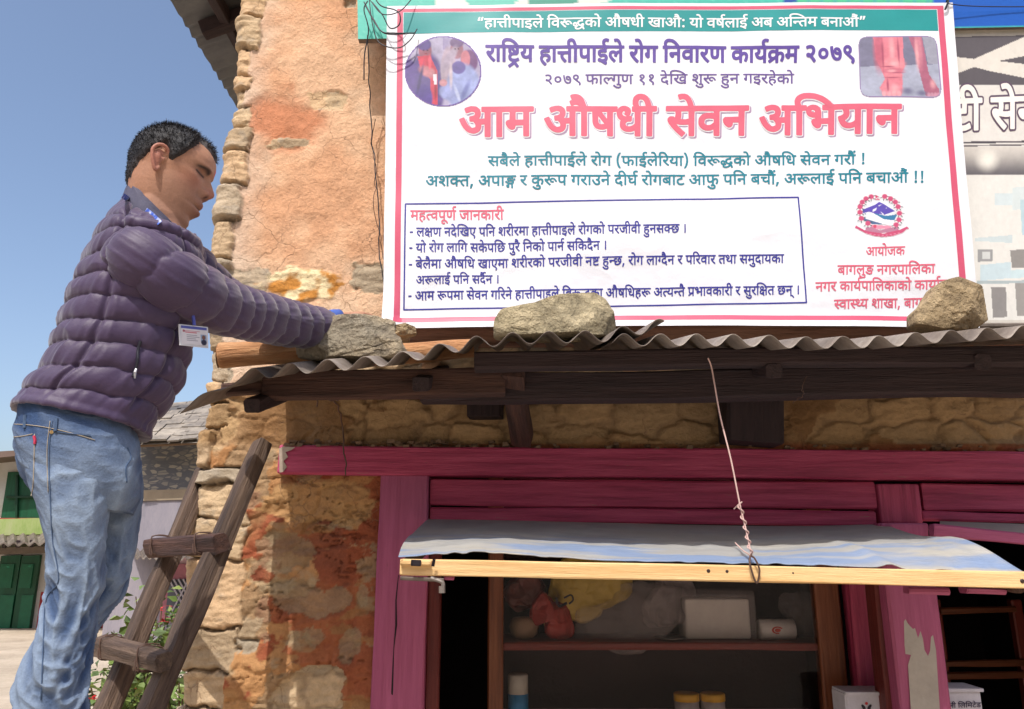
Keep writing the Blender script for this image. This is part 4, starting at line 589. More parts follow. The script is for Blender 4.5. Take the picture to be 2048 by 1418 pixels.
[[68,-4,2,1,10,10,1,1,0,2,-25,20,-19,20,17,10,9,10,4,8,2,10,0,11,-2,9,19,1,1,2,-1,15,-2,0,-85,0,-1,-2,0,-13,1,-3,48,0,2,-8,0,-9,-2,-8,-4,-5,-6,-5,-6,5,-5,2,-6,1,-6,-1,-4,-3,-3,-4,-1,-4,0,-5,2,-5,4,-7,14,-17,22,-22]],
[[48,-29,1,-1,2,0,11,11,0,2,-21,18,-8,11,-3,6,0,7,1,6,2,4,3,4,5,2,11,3,15,-1,5,-2,3,-2,2,-3,1,-4,0,-7,-4,-4,-11,-6,-1,-1,6,-14,2,-2,13,6,5,4,5,5,4,10,1,8,0,5,-2,6,-3,6,-5,5,-5,3,-10,4,-11,2,-13,0,-12,-3,-5,7,0,4,0,3,4,3,5,1,48,0,1,2,0,29,20,1,1,2,0,14,-1,1,-110,0,-2,-1,0,-15,2,-2,70,0,0,-13,-30,0,-12,-3,-6,-2,-5,-4,-3,-5,-2,-6,0,-7,1,-6,3,-6,4,-6,-6,-8,-4,-8,0,-13,2,-10,5,-9,7,-9,8,-9]],
[[74,-2,16,0,2,1,1,52,9,9,7,4,6,0,5,-2,4,-5,1,-6,0,-9,-2,-8,-4,-9,-5,-8,0,-2,16,-9,2,1,2,3,7,14,3,14,1,15,-3,12,-3,5,-6,6,-6,3,-5,2,-8,1,-9,-1,-12,-6,-1,32,1,1,63,0,1,2,0,14,-1,2,-156,0,-2,-1,0,-15,2,-2,72,0,0,-55,-6,-6,-7,-4,-6,-2,-7,-1,-7,1,-6,3,-3,3,-2,5,-1,7,1,5,2,4,3,3,5,3,12,2,16,-2,2,1,2,16,-1,1,-2,1,-13,2,-11,0,-11,-3,-9,-4,-7,-6,-4,-5,-4,-9,-1,-10,2,-11,3,-9,7,-8,8,-5,12,-3,12,0,10,2,11,6,0,-30]],
[[18,-2,16,0,2,1,0,109,20,1,0,16,-1,1,-21,1,-5,16,-6,15,-7,10,-8,8,-7,3,-9,2,-17,-1,-6,-2,-1,-1,5,-16,2,-1,9,2,7,0,5,-1,4,-2,4,-5,4,-7,7,-20,-1,-1,-15,0,-1,-2,0,-14,2,-2,15,0,1,-1,0,-107]],
[[116,-5,20,-1,3,2,2,3,0,105,1,1,23,-1,0,-106,3,-3,3,-1,17,0,4,3,0,3,0,104,17,1,3,2,1,3,0,15,-2,4,-4,1,-105,-1,-2,-1,-1,-3,0,-16,1,-3,3,-1,10,-1,0,-26,0,-1,-12,-1,-12,0,4,6,3,6,1,6,0,9,-1,6,-3,7,-5,6,-5,4,-7,4,-6,1,-17,1,-15,-4,-9,-3,-4,-3,-1,-2,0,-3,5,-14,3,-3,4,0,13,5,8,2,8,-1,5,-3,0,-6,-2,-5,-7,-3,-12,-2,-3,-2,-1,-3,1,-14,1,-3,4,-2,11,0,1,0,8,-10,1,-4,1,-5,-2,-5,-6,-2,-7,-1,-9,5,-6,6,-6,8,-13,25,-2,2,-3,0,-16,-6,-2,-2,-1,-3,9,-20,9,-15,11,-12,9,-7,6,-3,12,-3,7,-1,9,1,13,5,6,5,4,4,3,9,2,9,-1,7,14,1,0,-51,1,-3]],
[[116,-5,20,-1,3,2,2,3,0,105,1,1,23,-1,0,-106,2,-2,3,-2,17,0,4,2,1,4,0,104,17,1,2,1,2,3,0,16,-1,3,-4,2,-18,0,-9,24,-4,9,-5,7,-10,9,-6,3,-7,2,-8,1,-10,-1,-7,-1,-5,-3,-2,-2,0,-3,5,-14,2,-3,-8,-3,-2,-2,-1,-3,6,-16,4,-4,2,0,10,4,6,1,9,-1,5,-4,-51,0,-3,-1,-2,-3,0,-16,1,-3,3,-2,10,-1,0,-27,-11,-1,-13,0,4,6,3,6,1,6,0,10,-2,8,-4,7,-4,4,-7,5,-5,2,-9,2,-16,-1,-17,-4,-7,-4,-2,-2,0,-4,5,-14,3,-3,4,0,13,5,8,2,8,-1,5,-3,0,-6,-2,-5,-7,-3,-12,-2,-3,-2,-1,-3,2,-15,1,-3,4,-1,10,0,8,-9,2,-5,1,-4,-1,-4,-2,-3,-5,-1,-7,-1,-6,3,-6,4,-9,12,-12,24,-2,2,-4,1,-15,-6,-2,-1,-2,-3,1,-3,9,-19,8,-14,6,-7,9,-8,6,-4,10,-5,7,-1,7,-1,9,1,9,3,7,4,6,6,3,6,2,9,0,11,14,1,0,-51,1,-3]],
[[79,-5,19,-1,3,1,2,3,0,106,16,1,4,2,1,3,0,17,-2,2,-3,1,-119,0,-3,-1,-3,-4,1,-17,4,-3,11,-1,1,-44,2,-10,4,-9,4,-6,6,-5,7,-3,7,-2,7,-1,10,0,9,2,8,3,1,-1,0,-29],[52,49,-8,1,-3,3,-2,3,-1,11,-1,16,1,1,25,-32,0,-1,-3,-1],[75,75,-22,29,23,0,0,-28]],
[[86,-5,19,-1,3,1,2,3,1,106,15,1,4,2,2,3,-1,17,-2,2,-3,1,-50,0,-4,-2,-1,-3,0,-17,3,-3,9,-1,0,-52,-4,-4,-8,-5,-7,-2,-6,-1,-7,1,-5,3,-2,3,0,5,1,4,4,3,7,2,10,0,3,2,2,2,1,15,0,3,-4,3,-8,1,5,8,2,7,1,8,-2,6,-3,4,-4,5,-11,5,-7,2,-8,0,-6,-1,-7,-3,-8,-6,-5,-6,-3,-8,-1,-9,1,-9,4,-10,4,-6,9,-7,-3,-7,-1,-8,0,-7,2,-9,5,-8,4,-4,8,-5,9,-3,11,-1,8,0,10,2,9,3,0,-21],[40,86,-7,3,-4,5,0,5,1,4,2,3,3,2,4,-1,1,-2,0,-3,-3,-4,0,-4,1,-2,10,-6,-4,-1]],
[[63,-7,3,-1,3,2,12,12,0,5,-28,26,-11,12,1,0,14,-3,13,-1,14,0,11,1,1,-48,3,-3,3,-1,16,0,3,2,1,2,1,106,16,1,4,2,1,3,0,15,-1,2,-2,2,-3,1,-138,0,-3,-1,-2,-2,-1,-17,3,-5,3,0,36,0,1,-1,1,-12,-2,-12,-1,-1,-6,4,-6,1,-7,0,-5,-2,-4,-3,-4,-5,-1,-5,1,-7,5,-11,14,-18,21,-22],[63,71,-1,1,2,8,1,9,-1,15,1,1,30,0,1,-32,-15,-3]],
[[116,-5,20,-1,3,2,1,2,1,106,16,1,3,2,1,3,0,14,-1,4,-4,2,-52,0,-3,-1,-2,-4,0,-17,4,-3,10,-1,0,-27,-12,-1,-12,0,4,6,3,6,1,6,0,9,-1,6,-3,7,-5,6,-4,4,-5,2,-8,3,-15,1,-15,-3,-15,-6,-2,-3,0,-3,5,-14,3,-3,4,0,13,5,8,2,8,-1,5,-3,0,-6,-2,-5,-7,-3,-12,-2,-3,-2,-1,-3,1,-14,1,-3,4,-2,11,0,1,0,8,-10,1,-4,1,-5,-2,-5,-6,-2,-7,-1,-9,5,-6,6,-6,8,-13,25,-2,2,-3,0,-16,-6,-2,-2,-1,-3,9,-20,9,-15,11,-12,9,-7,6,-3,12,-3,7,-1,9,1,13,5,6,5,4,4,3,9,2,9,-1,7,14,1,0,-51,1,-3]],
[[15,-5,20,-1,3,2,1,2,1,106,16,1,2,1,2,3,0,16,-2,4,-3,1,-19,0,-3,6,-1,5,1,6,3,4,4,3,6,3,13,2,21,-1,15,-3,15,-6,14,-8,14,-10,13,-12,3,-2,19,0,3,2,1,2,1,3,-1,2,-15,17,-16,14,-18,12,-20,8,-16,5,-23,3,-24,-1,-7,-2,-11,-4,-11,-7,-7,-9,-4,-11,0,-10,2,-11,-9,0,-3,-3,-1,-3,0,-14,2,-4,3,-1,13,-1,0,-104,1,-3]],
[[104,-5,19,-1,3,2,2,2,0,106,16,1,4,2,1,3,0,15,-1,2,-2,2,-3,1,-63,0,-4,-2,-1,-3,0,-15,2,-4,3,-1,21,-1,0,-33,-1,-1,-28,0,0,25,-2,11,-5,12,-9,8,-9,4,-12,2,-12,-2,-9,-4,-6,-6,-3,-8,-1,-13,3,-9,5,-7,7,-5,12,-4,14,-2,-1,-2,-6,-1,-5,-2,-5,-6,-1,-5,1,-5,5,-11,5,-6,6,-5,7,-4,6,0,7,2,5,4,2,5,1,8,29,0,0,-44,1,-3],[39,98,-6,1,-3,2,-2,3,1,3,5,1,6,-2,3,-3,1,-5]],
[[64,-5,3,0,11,11,1,2,0,2,-24,22,-16,18,4,2,12,-3,15,-2,14,0,14,2,0,-50,3,-2,18,0,2,4,0,106,19,1,1,2,0,14,-1,3,-140,1,-3,-2,0,-16,2,-3,39,0,2,-8,0,-9,-1,-8,-2,-6,-1,-1,-5,4,-6,2,-7,1,-5,-2,-4,-2,-3,-5,-1,-4,0,-6,2,-5,3,-6,14,-18,21,-22],[72,68,-12,1,-2,1,3,8,2,9,0,11,-2,9,37,0,0,-36,-11,-3]],
[[-37,120,18,0,2,1,1,2,-8,26,-6,12,-5,8,-9,8,-6,3,-6,2,-15,0,-13,-3,-1,-3,6,-16,2,-1,10,3,8,0,6,-3,5,-5,-1,0,-10,3,-8,1,-10,-1,-10,-4,-2,-2,0,-2,6,-15,3,-1,8,3,6,1,11,-1,8,-5]],
[[67,-5,3,0,11,11,1,2,0,2,-26,22,-17,18,16,9,9,10,4,8,2,8,0,11,-1,11,16,0,2,1,1,3,0,15,-3,2,-86,-1,-2,-1,0,-2,0,-14,2,-3,46,0,1,-1,2,-8,0,-8,-2,-6,-4,-6,-5,-4,-5,4,-5,3,-6,1,-7,-1,-4,-2,-4,-5,-1,-4,0,-6,2,-6,4,-6,12,-15,21,-22]],
[[77,-3,18,0,3,2,0,107,18,1,2,1,1,2,-1,16,-3,2,-117,-1,-1,-3,0,-14,1,-2,2,-1,22,0,0,-32,-8,-1,-5,-2,-3,-5,-1,-7,2,-7,5,-9,8,-7,8,-4,6,0,5,1,4,4,1,5,1,64,30,0,0,-107,1,-2]],
[[41,-36,19,0,2,1,0,2,-12,24,-9,24,-5,26,-2,26,2,26,3,18,5,16,5,15,13,23,0,3,-3,2,-18,-1,-10,-15,-8,-16,-5,-16,-4,-18,-3,-18,-1,-19,1,-18,3,-18,3,-18,6,-17,4,-9,8,-15]],
[[75,-3,17,0,3,1,0,2,0,50,7,7,9,5,6,0,5,-2,2,-4,2,-6,-1,-8,-1,-7,-4,-9,-5,-9,0,-2,1,-2,15,-8,3,0,3,4,7,14,3,15,1,15,-4,13,-3,5,-5,5,-7,4,-5,2,-8,1,-7,-1,-7,-2,-6,-3,-1,1,0,28,1,1,62,0,2,1,0,2,0,15,-1,2,-159,1,-3,-2,0,-16,1,-2,2,-1,12,0,1,-1,0,-46,2,-9,4,-9,4,-5,5,-5,6,-3,8,-2,8,-1,8,1,14,5,1,-32],[46,47,-6,3,-3,4,-1,4,-1,11,0,37,1,1,36,0,1,-50,-6,-5,-7,-4,-8,-1]],
[[17,-3,17,0,2,1,1,1,0,107,1,1,17,0,2,1,1,2,0,15,-2,2,-21,1,-4,8,-1,7,1,7,2,5,4,4,7,2,10,1,8,-2,8,-5,8,-7,10,-13,8,-14,2,-1,16,0,2,0,1,2,0,2,-9,18,-9,14,-5,6,-11,10,-6,3,-14,6,-15,1,-11,-1,-10,-3,-8,-5,-7,-8,-3,-8,-1,-5,0,-12,3,-12,-12,-1,-2,-2,0,-15,1,-2,2,-1,14,0,1,-1,0,-106]],
[[11,-36,19,0,10,15,8,16,5,17,4,17,3,18,0,19,0,18,-3,18,-4,18,-9,26,-8,15,-5,7,-2,2,-17,0,-2,-1,-1,-2,0,-2,12,-23,9,-24,5,-26,2,-26,-2,-25,-3,-18,-5,-17,-6,-15,-12,-23,0,-2]],
[[17,-3,17,0,2,1,1,1,0,107,1,1,17,0,2,1,1,2,0,15,-2,2,-21,1,-2,3,-3,7,0,7,2,5,3,4,8,5,12,2,17,-1,12,-3,13,-6,12,-8,11,-9,13,-14,18,0,3,2,0,2,-4,7,-8,10,-10,10,-15,12,-16,9,-12,5,-14,4,-19,1,-13,-1,-7,-1,-11,-5,-8,-6,-6,-9,-3,-9,-1,-7,1,-8,3,-8,-11,0,-3,-2,0,-16,2,-3,15,0,1,-1,0,-106]],
[[17,-3,17,0,3,2,0,107,18,1,2,1,1,2,0,15,-3,3,-20,0,-5,16,-6,14,-7,11,-8,7,-7,4,-7,2,-10,0,-11,-1,-6,-2,-1,-2,5,-17,3,-1,8,3,10,0,6,-3,5,-5,-1,0,-11,3,-11,1,-15,-4,-2,-2,-1,-2,6,-15,1,-2,2,0,12,4,9,0,8,-3,7,-6,-9,0,-2,-2,0,-16,1,-2,1,-1,15,0,1,-1,0,-106,0,-2],[36,149,6,0,5,1,4,4,3,5,0,6,-1,5,-4,5,-5,2,-6,1,-5,-2,-4,-4,-3,-5,0,-6,2,-5,3,-4]],
[[39,-6,6,0,6,3,4,4,2,5,0,7,-2,7,-4,4,-6,3,-6,0,-6,-2,-4,-3,-2,-6,-1,-8,2,-7,4,-4],[35,37,13,0,3,2,5,103,-1,2,-2,2,-23,0,-2,-3,5,-103]],
[[69,-3,3,0,12,9,2,2,0,2,-13,16,-17,18,8,6,5,6,4,6,4,8,2,9,1,9,-1,9,-1,7,-3,7,-5,6,-5,5,-6,3,-8,3,-7,1,-8,0,-8,-1,-7,-3,-3,-3,-6,-8,-2,-11,2,-11,6,-8,5,-5,5,-3,11,-4,11,-1,3,1,0,-1,-6,-7,-8,-5,-8,5,-6,2,-7,0,-6,-2,-4,-3,-2,-4,-1,-6,1,-5,4,-6,6,-4,8,-1,11,0,15,-14],[102,-3,16,0,2,0,1,2,0,107,1,1,17,0,2,1,1,2,0,15,-2,2,-56,1,-2,-1,-1,-2,0,-15,1,-2,2,-1,14,0,1,-1,0,-106,1,-2],[55,74,-1,2,3,11,0,-6],[57,89,-2,2,-13,2,-7,3,-2,2,-2,4,1,5,3,2,5,1,5,-1,5,-2,4,-4,2,-5,2,-6]],
[[73,-3,18,0,2,2,1,50,6,4,5,2,8,1,14,0,2,2,0,16,-2,3,-19,0,-14,-4,0,34,31,0,2,3,-1,16,-3,2,-125,-1,-1,-2,0,-15,2,-3,71,0,1,-1,0,-12,-1,-1,-13,3,-14,0,-11,-2,-10,-5,-8,-7,-5,-8,-2,-6,-1,-10,1,-11,4,-9,7,-8,8,-5,10,-4,12,-1,10,2,12,6,1,-1,0,-27],[43,41,-8,3,-3,3,-2,3,-1,9,0,4,2,4,5,5,7,2,10,1,14,-2,3,2,0,4,1,-5,0,-21,-7,-6,-7,-4,-6,-2]],
[[8,-29,15,0,2,1,10,24,7,20,1,5,-3,5,-21,0,-3,-1,-10,-51]],
[[78,-34,17,0,3,2,0,55,6,6,4,7,2,9,-1,8,-2,5,-4,5,-4,3,-7,4,-9,2,-11,1,-10,-1,-11,-3,-4,5,0,4,2,2,6,0,42,1,2,2,0,24,35,0,2,3,-1,16,-3,2,-133,-1,-2,-1,0,-2,0,-14,2,-3,77,0,0,-6,-28,-1,-8,-1,-6,-3,-5,-4,-3,-5,-1,-5,-1,-7,2,-6,5,-8,6,-7,9,-6,2,-1,8,3,10,2,15,-1,4,-1,2,-3,0,-4,-2,-3,-7,-2,-10,-1,-8,1,-12,2,-13,6,-18,15,-2,-1,-12,-9,-2,-3,2,-3,9,-9,20,-13,0,-11,-1,-1,-8,-1,-4,-2,-3,-4,-1,-6,1,-7,5,-8,6,-6,6,-4,5,-1,6,0,5,3,3,4,1,7,0,31,23,0,0,-48,1,-2],[109,62,5,0,5,1,4,4,3,5,0,6,-2,5,-3,4,-5,3,-5,0,-5,-2,-5,-4,-2,-5,0,-5,2,-6,4,-4]],
[[-37,-57,16,1,10,3,8,5,6,6,2,4,2,7,0,13,-4,9,-8,8,-8,4,-14,2,-13,-1,-7,-2,-5,-3,-1,-3,5,-13,2,-2,2,0,10,4,8,0,6,-1,5,-3,2,-6,-2,-6,-3,-2,-7,-3,-15,1,-13,4,-9,6,-16,17,-3,-1,-13,-10,0,-3,9,-10,9,-8,9,-7,6,-3,10,-4]],
[[61,-3,14,1,12,4,8,6,6,9,1,6,1,7,-1,12,-5,10,-11,13,7,6,5,10,2,12,-1,7,-2,6,1,1,15,0,2,1,1,2,-1,16,-3,2,-113,-1,-2,-1,0,-2,0,-14,2,-3,70,0,4,-3,3,-4,1,-5,0,-5,-1,-5,-2,-3,-4,-2,-6,-3,-13,-1,-2,-3,1,-16,3,-1,12,1,7,-7,5,-7,2,-6,0,-8,-2,-6,-3,-3,-7,-2,-8,1,-6,2,-6,5,-7,8,-5,8,-13,28,-3,1,-14,-5,-2,-3,3,-10,9,-18,7,-11,6,-8,7,-7,8,-6,10,-4]],
[[81,-15,3,1,13,6,2,2,0,2,-12,19,5,6,3,6,0,9,-3,7,-4,4,-5,3,-6,1,-7,0,-6,-3,-4,-4,-2,-5,0,-8,-11,1,-9,3,-6,6,-3,8,0,8,1,4,3,4,4,3,5,3,11,2,24,1,1,3,0,29,30,1,2,3,0,14,-1,2,-3,2,-106,0,-2,-1,-1,-3,0,-14,0,-2,2,-1,57,-1,-1,-12,-13,-1,-13,-4,-8,-5,-8,-7,-4,-7,-2,-7,-1,-9,1,-11,2,-7,5,-8,5,-5,7,-5,8,-4,11,-3,10,-1,11,1,12,-22]],
[[17,-3,17,0,3,2,0,107,0,1,17,0,3,1,1,2,0,15,-3,2,-20,1,-6,15,-8,14,-8,11,-10,8,-11,5,-7,1,-12,0,-9,-2,-5,-2,-7,-5,-5,-6,-2,-5,-3,-13,2,-14,3,-9,3,-6,18,0,2,1,1,3,-6,16,0,10,1,4,3,4,4,3,5,1,9,-1,6,-3,6,-6,8,-11,5,-13,-13,0,-2,-2,0,-16,1,-2,1,-1,14,0,2,-1,0,-106]],
[[83,-3,18,0,2,2,1,107,0,1,17,0,2,1,1,2,0,16,-3,2,-123,-1,-1,-2,0,-16,2,-2,6,0,1,-1,-1,-10,3,-9,4,-7,8,-8,-4,-7,-2,-10,1,-11,4,-8,5,-6,5,-4,8,-3,9,-2,10,0,9,1,16,5,0,-27],[50,41,-6,1,-5,4,-2,5,0,7,3,4,5,3,7,1,9,0,2,1,1,2,1,15,-3,3,-12,0,-10,-1,-6,2,-4,3,-2,3,0,5,1,5,2,3,49,0,1,-1,0,-53,-7,-6,-7,-4,-8,-2]],
[[52,-3,12,0,11,2,13,4,10,4,1,1,1,2,-6,15,-2,2,-2,0,-16,-7,-11,-2,-11,0,-9,2,-8,6,-5,7,-2,10,2,8,5,8,9,5,11,2,21,1,1,3,0,36,1,1,26,0,2,1,1,2,0,14,0,2,-2,1,-105,1,-2,-1,-1,-2,0,-15,2,-3,55,0,1,-1,0,-18,-1,-1,-10,-1,-11,-4,-8,-4,-6,-4,-5,-6,-5,-7,-2,-8,-1,-9,1,-9,2,-9,4,-8,5,-6,6,-6,8,-4,8,-3]],
[[118,-3,17,0,2,0,1,2,0,107,2,1,27,0,0,-1,1,-107,1,-2,2,0,16,0,2,1,1,2,0,106,1,1,17,0,2,1,1,2,0,14,-2,3,-106,0,-2,-2,0,-16,3,-2,11,0,1,-1,0,-30,-1,-1,-2,0,-12,-2,-15,1,-2,0,0,1,4,4,3,5,3,9,1,6,-1,8,-3,7,-4,6,-5,4,-12,5,-14,1,-15,-3,-14,-6,-1,-3,5,-14,2,-2,2,0,15,6,8,1,9,-1,5,-4,1,-4,-1,-4,-1,-3,-2,-3,-7,-3,-12,-2,-2,-1,0,-2,1,-14,1,-2,2,-1,11,1,1,-1,9,-10,1,-5,1,-6,-2,-6,-6,-3,-9,-1,-8,3,-6,5,-6,7,-9,15,-6,14,-3,2,-16,-6,-1,-3,8,-19,10,-15,9,-11,9,-7,6,-3,12,-3,15,1,12,4,6,5,3,4,3,7,1,5,0,7,-1,6,19,2,1,-1,0,-53]],
[[92,-3,17,0,2,1,1,1,0,107,1,1,17,0,2,1,1,2,0,16,-2,1,-2,1,-129,0,-2,-1,-1,-2,0,-15,2,-3,90,0,1,-1,0,-52,-6,-6,-9,-5,-6,-2,-6,0,-9,2,-4,3,-2,3,0,8,2,6,6,5,7,2,14,1,2,1,2,16,-2,3,-72,0,-2,-2,-1,-15,1,-2,2,-1,22,0,-4,-13,1,-13,4,-8,3,-4,10,-8,10,-4,14,0,12,2,10,4,1,-1,0,-26]],
[[42,-5,2,-1,2,2,10,10,1,3,-17,16,-7,9,-3,5,-1,6,0,9,5,5,7,2,10,1,25,0,2,1,1,3,0,14,0,2,-2,1,-31,0,-17,-3,-7,-3,-6,-5,-5,-5,-3,-6,-2,-7,0,-9,2,-9,3,-7,11,-15],[-2,108,2,-1,73,0,3,3,0,15,-1,2,-2,1,-74,-1,-2,-2,0,-15]],
[[-40,-57,9,0,10,2,10,3,2,3,-6,15,-2,2,-11,-3,-8,-1,-6,1,-5,3,-1,4,0,6,3,4,5,2,13,1,8,-2,7,-3,12,-10,15,-19,3,1,13,7,1,2,0,2,-8,11,-11,13,-8,6,-10,6,-9,4,-13,2,-11,0,-10,-2,-9,-4,-8,-9,-4,-8,-1,-12,3,-9,6,-9,8,-5]],
[[109,-3,18,0,3,2,0,107,18,1,2,1,1,2,-1,16,-3,2,-147,0,-2,-1,-1,-3,0,-14,1,-2,2,-1,12,0,1,-1,0,-43,1,-9,3,-9,3,-6,4,-4,8,-5,7,-3,11,-1,12,1,10,4,7,6,5,8,3,11,0,50,1,1,19,0,0,-107,1,-2],[46,47,-4,1,-3,3,-3,8,-1,47,1,1,28,0,1,-39,-2,-12,-2,-5,-3,-3,-5,-1]],
[[113,-3,18,0,3,2,0,107,0,1,17,0,3,1,1,2,-1,16,-3,2,-151,0,-2,-1,-1,-2,0,-15,2,-3,112,0,0,-15,-51,-1,-2,-1,-6,-13,0,-3,9,-7,6,-7,3,-5,2,-7,0,-5,-1,-5,-2,-2,-4,-2,-4,0,-6,1,-6,4,-4,4,-9,14,-14,31,-3,0,-14,-5,-1,-1,-1,-2,12,-29,5,-10,7,-9,6,-7,8,-6,9,-4,8,-2,10,0,10,3,9,6,5,7,2,9,0,12,-2,9,-7,11,0,1,26,-1,0,-70]],
[[9,48,50,0,2,1,0,2,0,18,-3,2,-49,0,-2,-2,0,-2,0,-16]],
[[77,-16,3,1,11,7,2,3,-1,2,-14,15,5,5,2,6,0,8,-3,7,-3,4,-5,3,-8,1,-6,0,-5,-3,-3,-3,-2,-4,-1,-9,-8,1,-7,3,-4,4,-1,6,1,7,5,6,10,8,16,-5,13,-2,16,1,14,4,1,-1,0,-60,3,-2,18,0,2,3,0,106,0,1,17,0,3,1,1,2,0,14,-2,3,-58,0,-2,-3,0,-14,1,-2,2,-1,14,0,1,-1,0,-22,-10,-5,-11,-3,-11,0,-6,1,5,5,4,6,3,8,1,7,-2,8,-1,4,-5,6,-6,4,-7,3,-8,1,-15,0,-8,-3,-4,-2,-6,-5,-4,-6,-2,-8,0,-7,1,-6,4,-9,9,-11,-12,-10,-3,-4,-3,-6,-2,-12,1,-6,2,-6,3,-5,4,-5,11,-7,14,-4,17,0,9,-12],[45,84,-5,3,-4,5,-2,5,0,5,2,4,3,3,5,1,6,0,4,-2,2,-2,1,-4,0,-4,-3,-7]],
[[17,-3,17,0,2,1,1,1,0,107,1,1,17,0,2,1,1,2,0,15,-2,2,-21,1,-3,5,-2,7,1,7,3,5,5,4,8,3,11,2,22,0,18,-2,18,-5,18,-7,16,-9,24,-18,20,0,2,2,0,3,-16,16,-18,14,-20,11,-23,9,-26,6,-28,1,-23,-2,-12,-4,-7,-4,-9,-7,-5,-10,-1,-5,-1,-8,1,-7,3,-7,-12,-1,-2,-1,0,-2,0,-14,1,-2,2,-1,14,0,1,-1,0,-106]],
[[87,-40,2,0,2,2,8,16,1,11,-1,10,-4,8,-8,8,-40,24,-6,4,-3,4,-2,5,-1,8,0,46,1,1,38,0,1,-1,0,-33,-1,-8,-1,-3,-3,-3,-10,-3,-2,-3,4,-17,3,-1,10,2,5,2,7,4,4,5,3,5,3,8,1,8,0,37,1,1,15,0,2,1,1,2,-1,16,-3,2,-114,-1,-2,-3,0,-14,0,-2,3,-1,12,0,1,-1,0,-51,1,-8,3,-9,6,-8,8,-6,34,-21,10,-7,2,-5,0,-5,-2,-5,-4,-8,0,-3]],
[[55,-65,12,0,10,2,8,4,5,3,5,6,4,7,1,9,-1,8,-4,9,-8,9,-12,4,-16,1,-11,6,-7,5,-6,6,-3,5,-1,7,1,6,3,4,3,3,9,3,17,0,6,-1,4,-2,3,-5,1,-4,-1,-3,-4,-4,-8,-4,-2,-2,6,-15,3,-2,13,6,5,4,5,5,4,9,0,7,0,6,-2,7,-3,5,-5,5,-5,3,-10,4,-12,2,-13,0,-12,-2,-4,5,0,5,3,3,5,1,49,1,2,2,0,28,19,2,1,2,0,15,-1,2,-2,1,-110,-1,-2,-1,0,-3,0,-14,2,-2,70,-1,0,-10,-26,0,-10,-1,-10,-4,-5,-3,-3,-4,-4,-8,0,-9,1,-8,6,-9,-5,-7,-3,-6,-1,-7,0,-7,2,-9,6,-11,10,-10,15,-11,4,-8,2,-1,13,4,6,0,5,-1,4,-2,2,-4,0,-6,-1,-3,-5,-3,-6,-2,-11,0,-11,3,-12,7,-18,18,-2,-1,-12,-8,-2,-3,1,-2,8,-10,9,-8,9,-7,6,-3,10,-4]],
[[53,-3,12,0,10,1,10,2,9,4,9,5,7,5,7,6,5,7,7,11,3,11,2,12,-1,10,-2,8,-5,8,-8,7,-8,4,0,8,1,1,32,0,2,1,1,3,0,14,-1,2,-2,1,-143,0,-3,-2,0,-16,2,-3,88,0,1,-1,0,-7,-11,-5,-4,-4,-4,-6,-3,-9,1,-11,5,-10,6,-7,11,-7,13,-4,-10,-9,-6,-4,-8,-3,-10,-2,-12,-1,-8,2,-6,3,-2,6,1,7,5,4,4,1,11,0,2,1,1,2,1,15,-2,2,-6,1,-18,-1,-8,4,-3,4,1,7,5,4,9,1,13,-2,2,0,2,2,1,14,-1,3,-6,2,-11,1,-16,-2,-8,-3,-6,-4,-3,-4,-3,-7,-1,-11,2,-9,5,-8,9,-7,-3,-6,-2,-8,0,-7,3,-8,5,-7,7,-6,9,-4],[110,53,-2,2,-12,5,-6,5,-2,4,0,4,1,3,2,3,4,1,5,0,4,-1,3,-3,3,-5,1,-6,0,-8]],
[[38,-3,18,0,2,1,0,2,0,124,0,2,-2,1,-17,1,-2,-1,-1,-2,0,-125]],
[[17,-3,17,0,2,1,1,1,0,107,1,1,17,0,2,1,1,2,0,15,-2,2,-21,1,-1,1,-3,6,-1,5,0,5,2,6,3,3,5,3,12,4,17,0,15,-2,14,-5,18,-10,14,-11,13,-13,19,0,2,1,1,3,-9,12,-15,15,-16,12,-17,9,-14,5,-20,4,-16,1,-14,-1,-12,-3,-11,-6,-8,-8,-4,-8,-1,-6,0,-11,3,-11,-11,0,-3,-2,0,-16,2,-3,15,0,1,-1,0,-106]],
[[57,-3,13,0,12,2,17,5,6,3,1,1,1,2,-6,15,-2,3,-2,0,-13,-6,-9,-3,-12,-1,-10,1,-9,2,-5,4,-3,5,0,7,1,4,3,3,4,3,6,2,12,2,25,0,14,13,1,3,0,39,1,1,17,0,2,1,1,2,0,14,0,2,-2,1,-121,1,-3,-2,0,-16,1,-2,2,-1,13,0,1,-1,0,-22,0,-9,3,-8,6,-9,0,-1,-6,-8,-3,-9,-1,-10,3,-11,6,-9,9,-6,11,-5],[43,68,-4,4,-2,5,-1,19,25,-25,-1,-1],[79,79,-27,27,1,1,26,0]],
[[29,33,5,0,4,1,4,3,2,4,1,6,0,60,15,0,2,2,0,16,-2,2,-60,1,-3,-2,0,-16,1,-2,2,-1,22,0,0,-31,-8,-2,-5,-2,-3,-5,-1,-7,3,-9,6,-8,8,-7]],
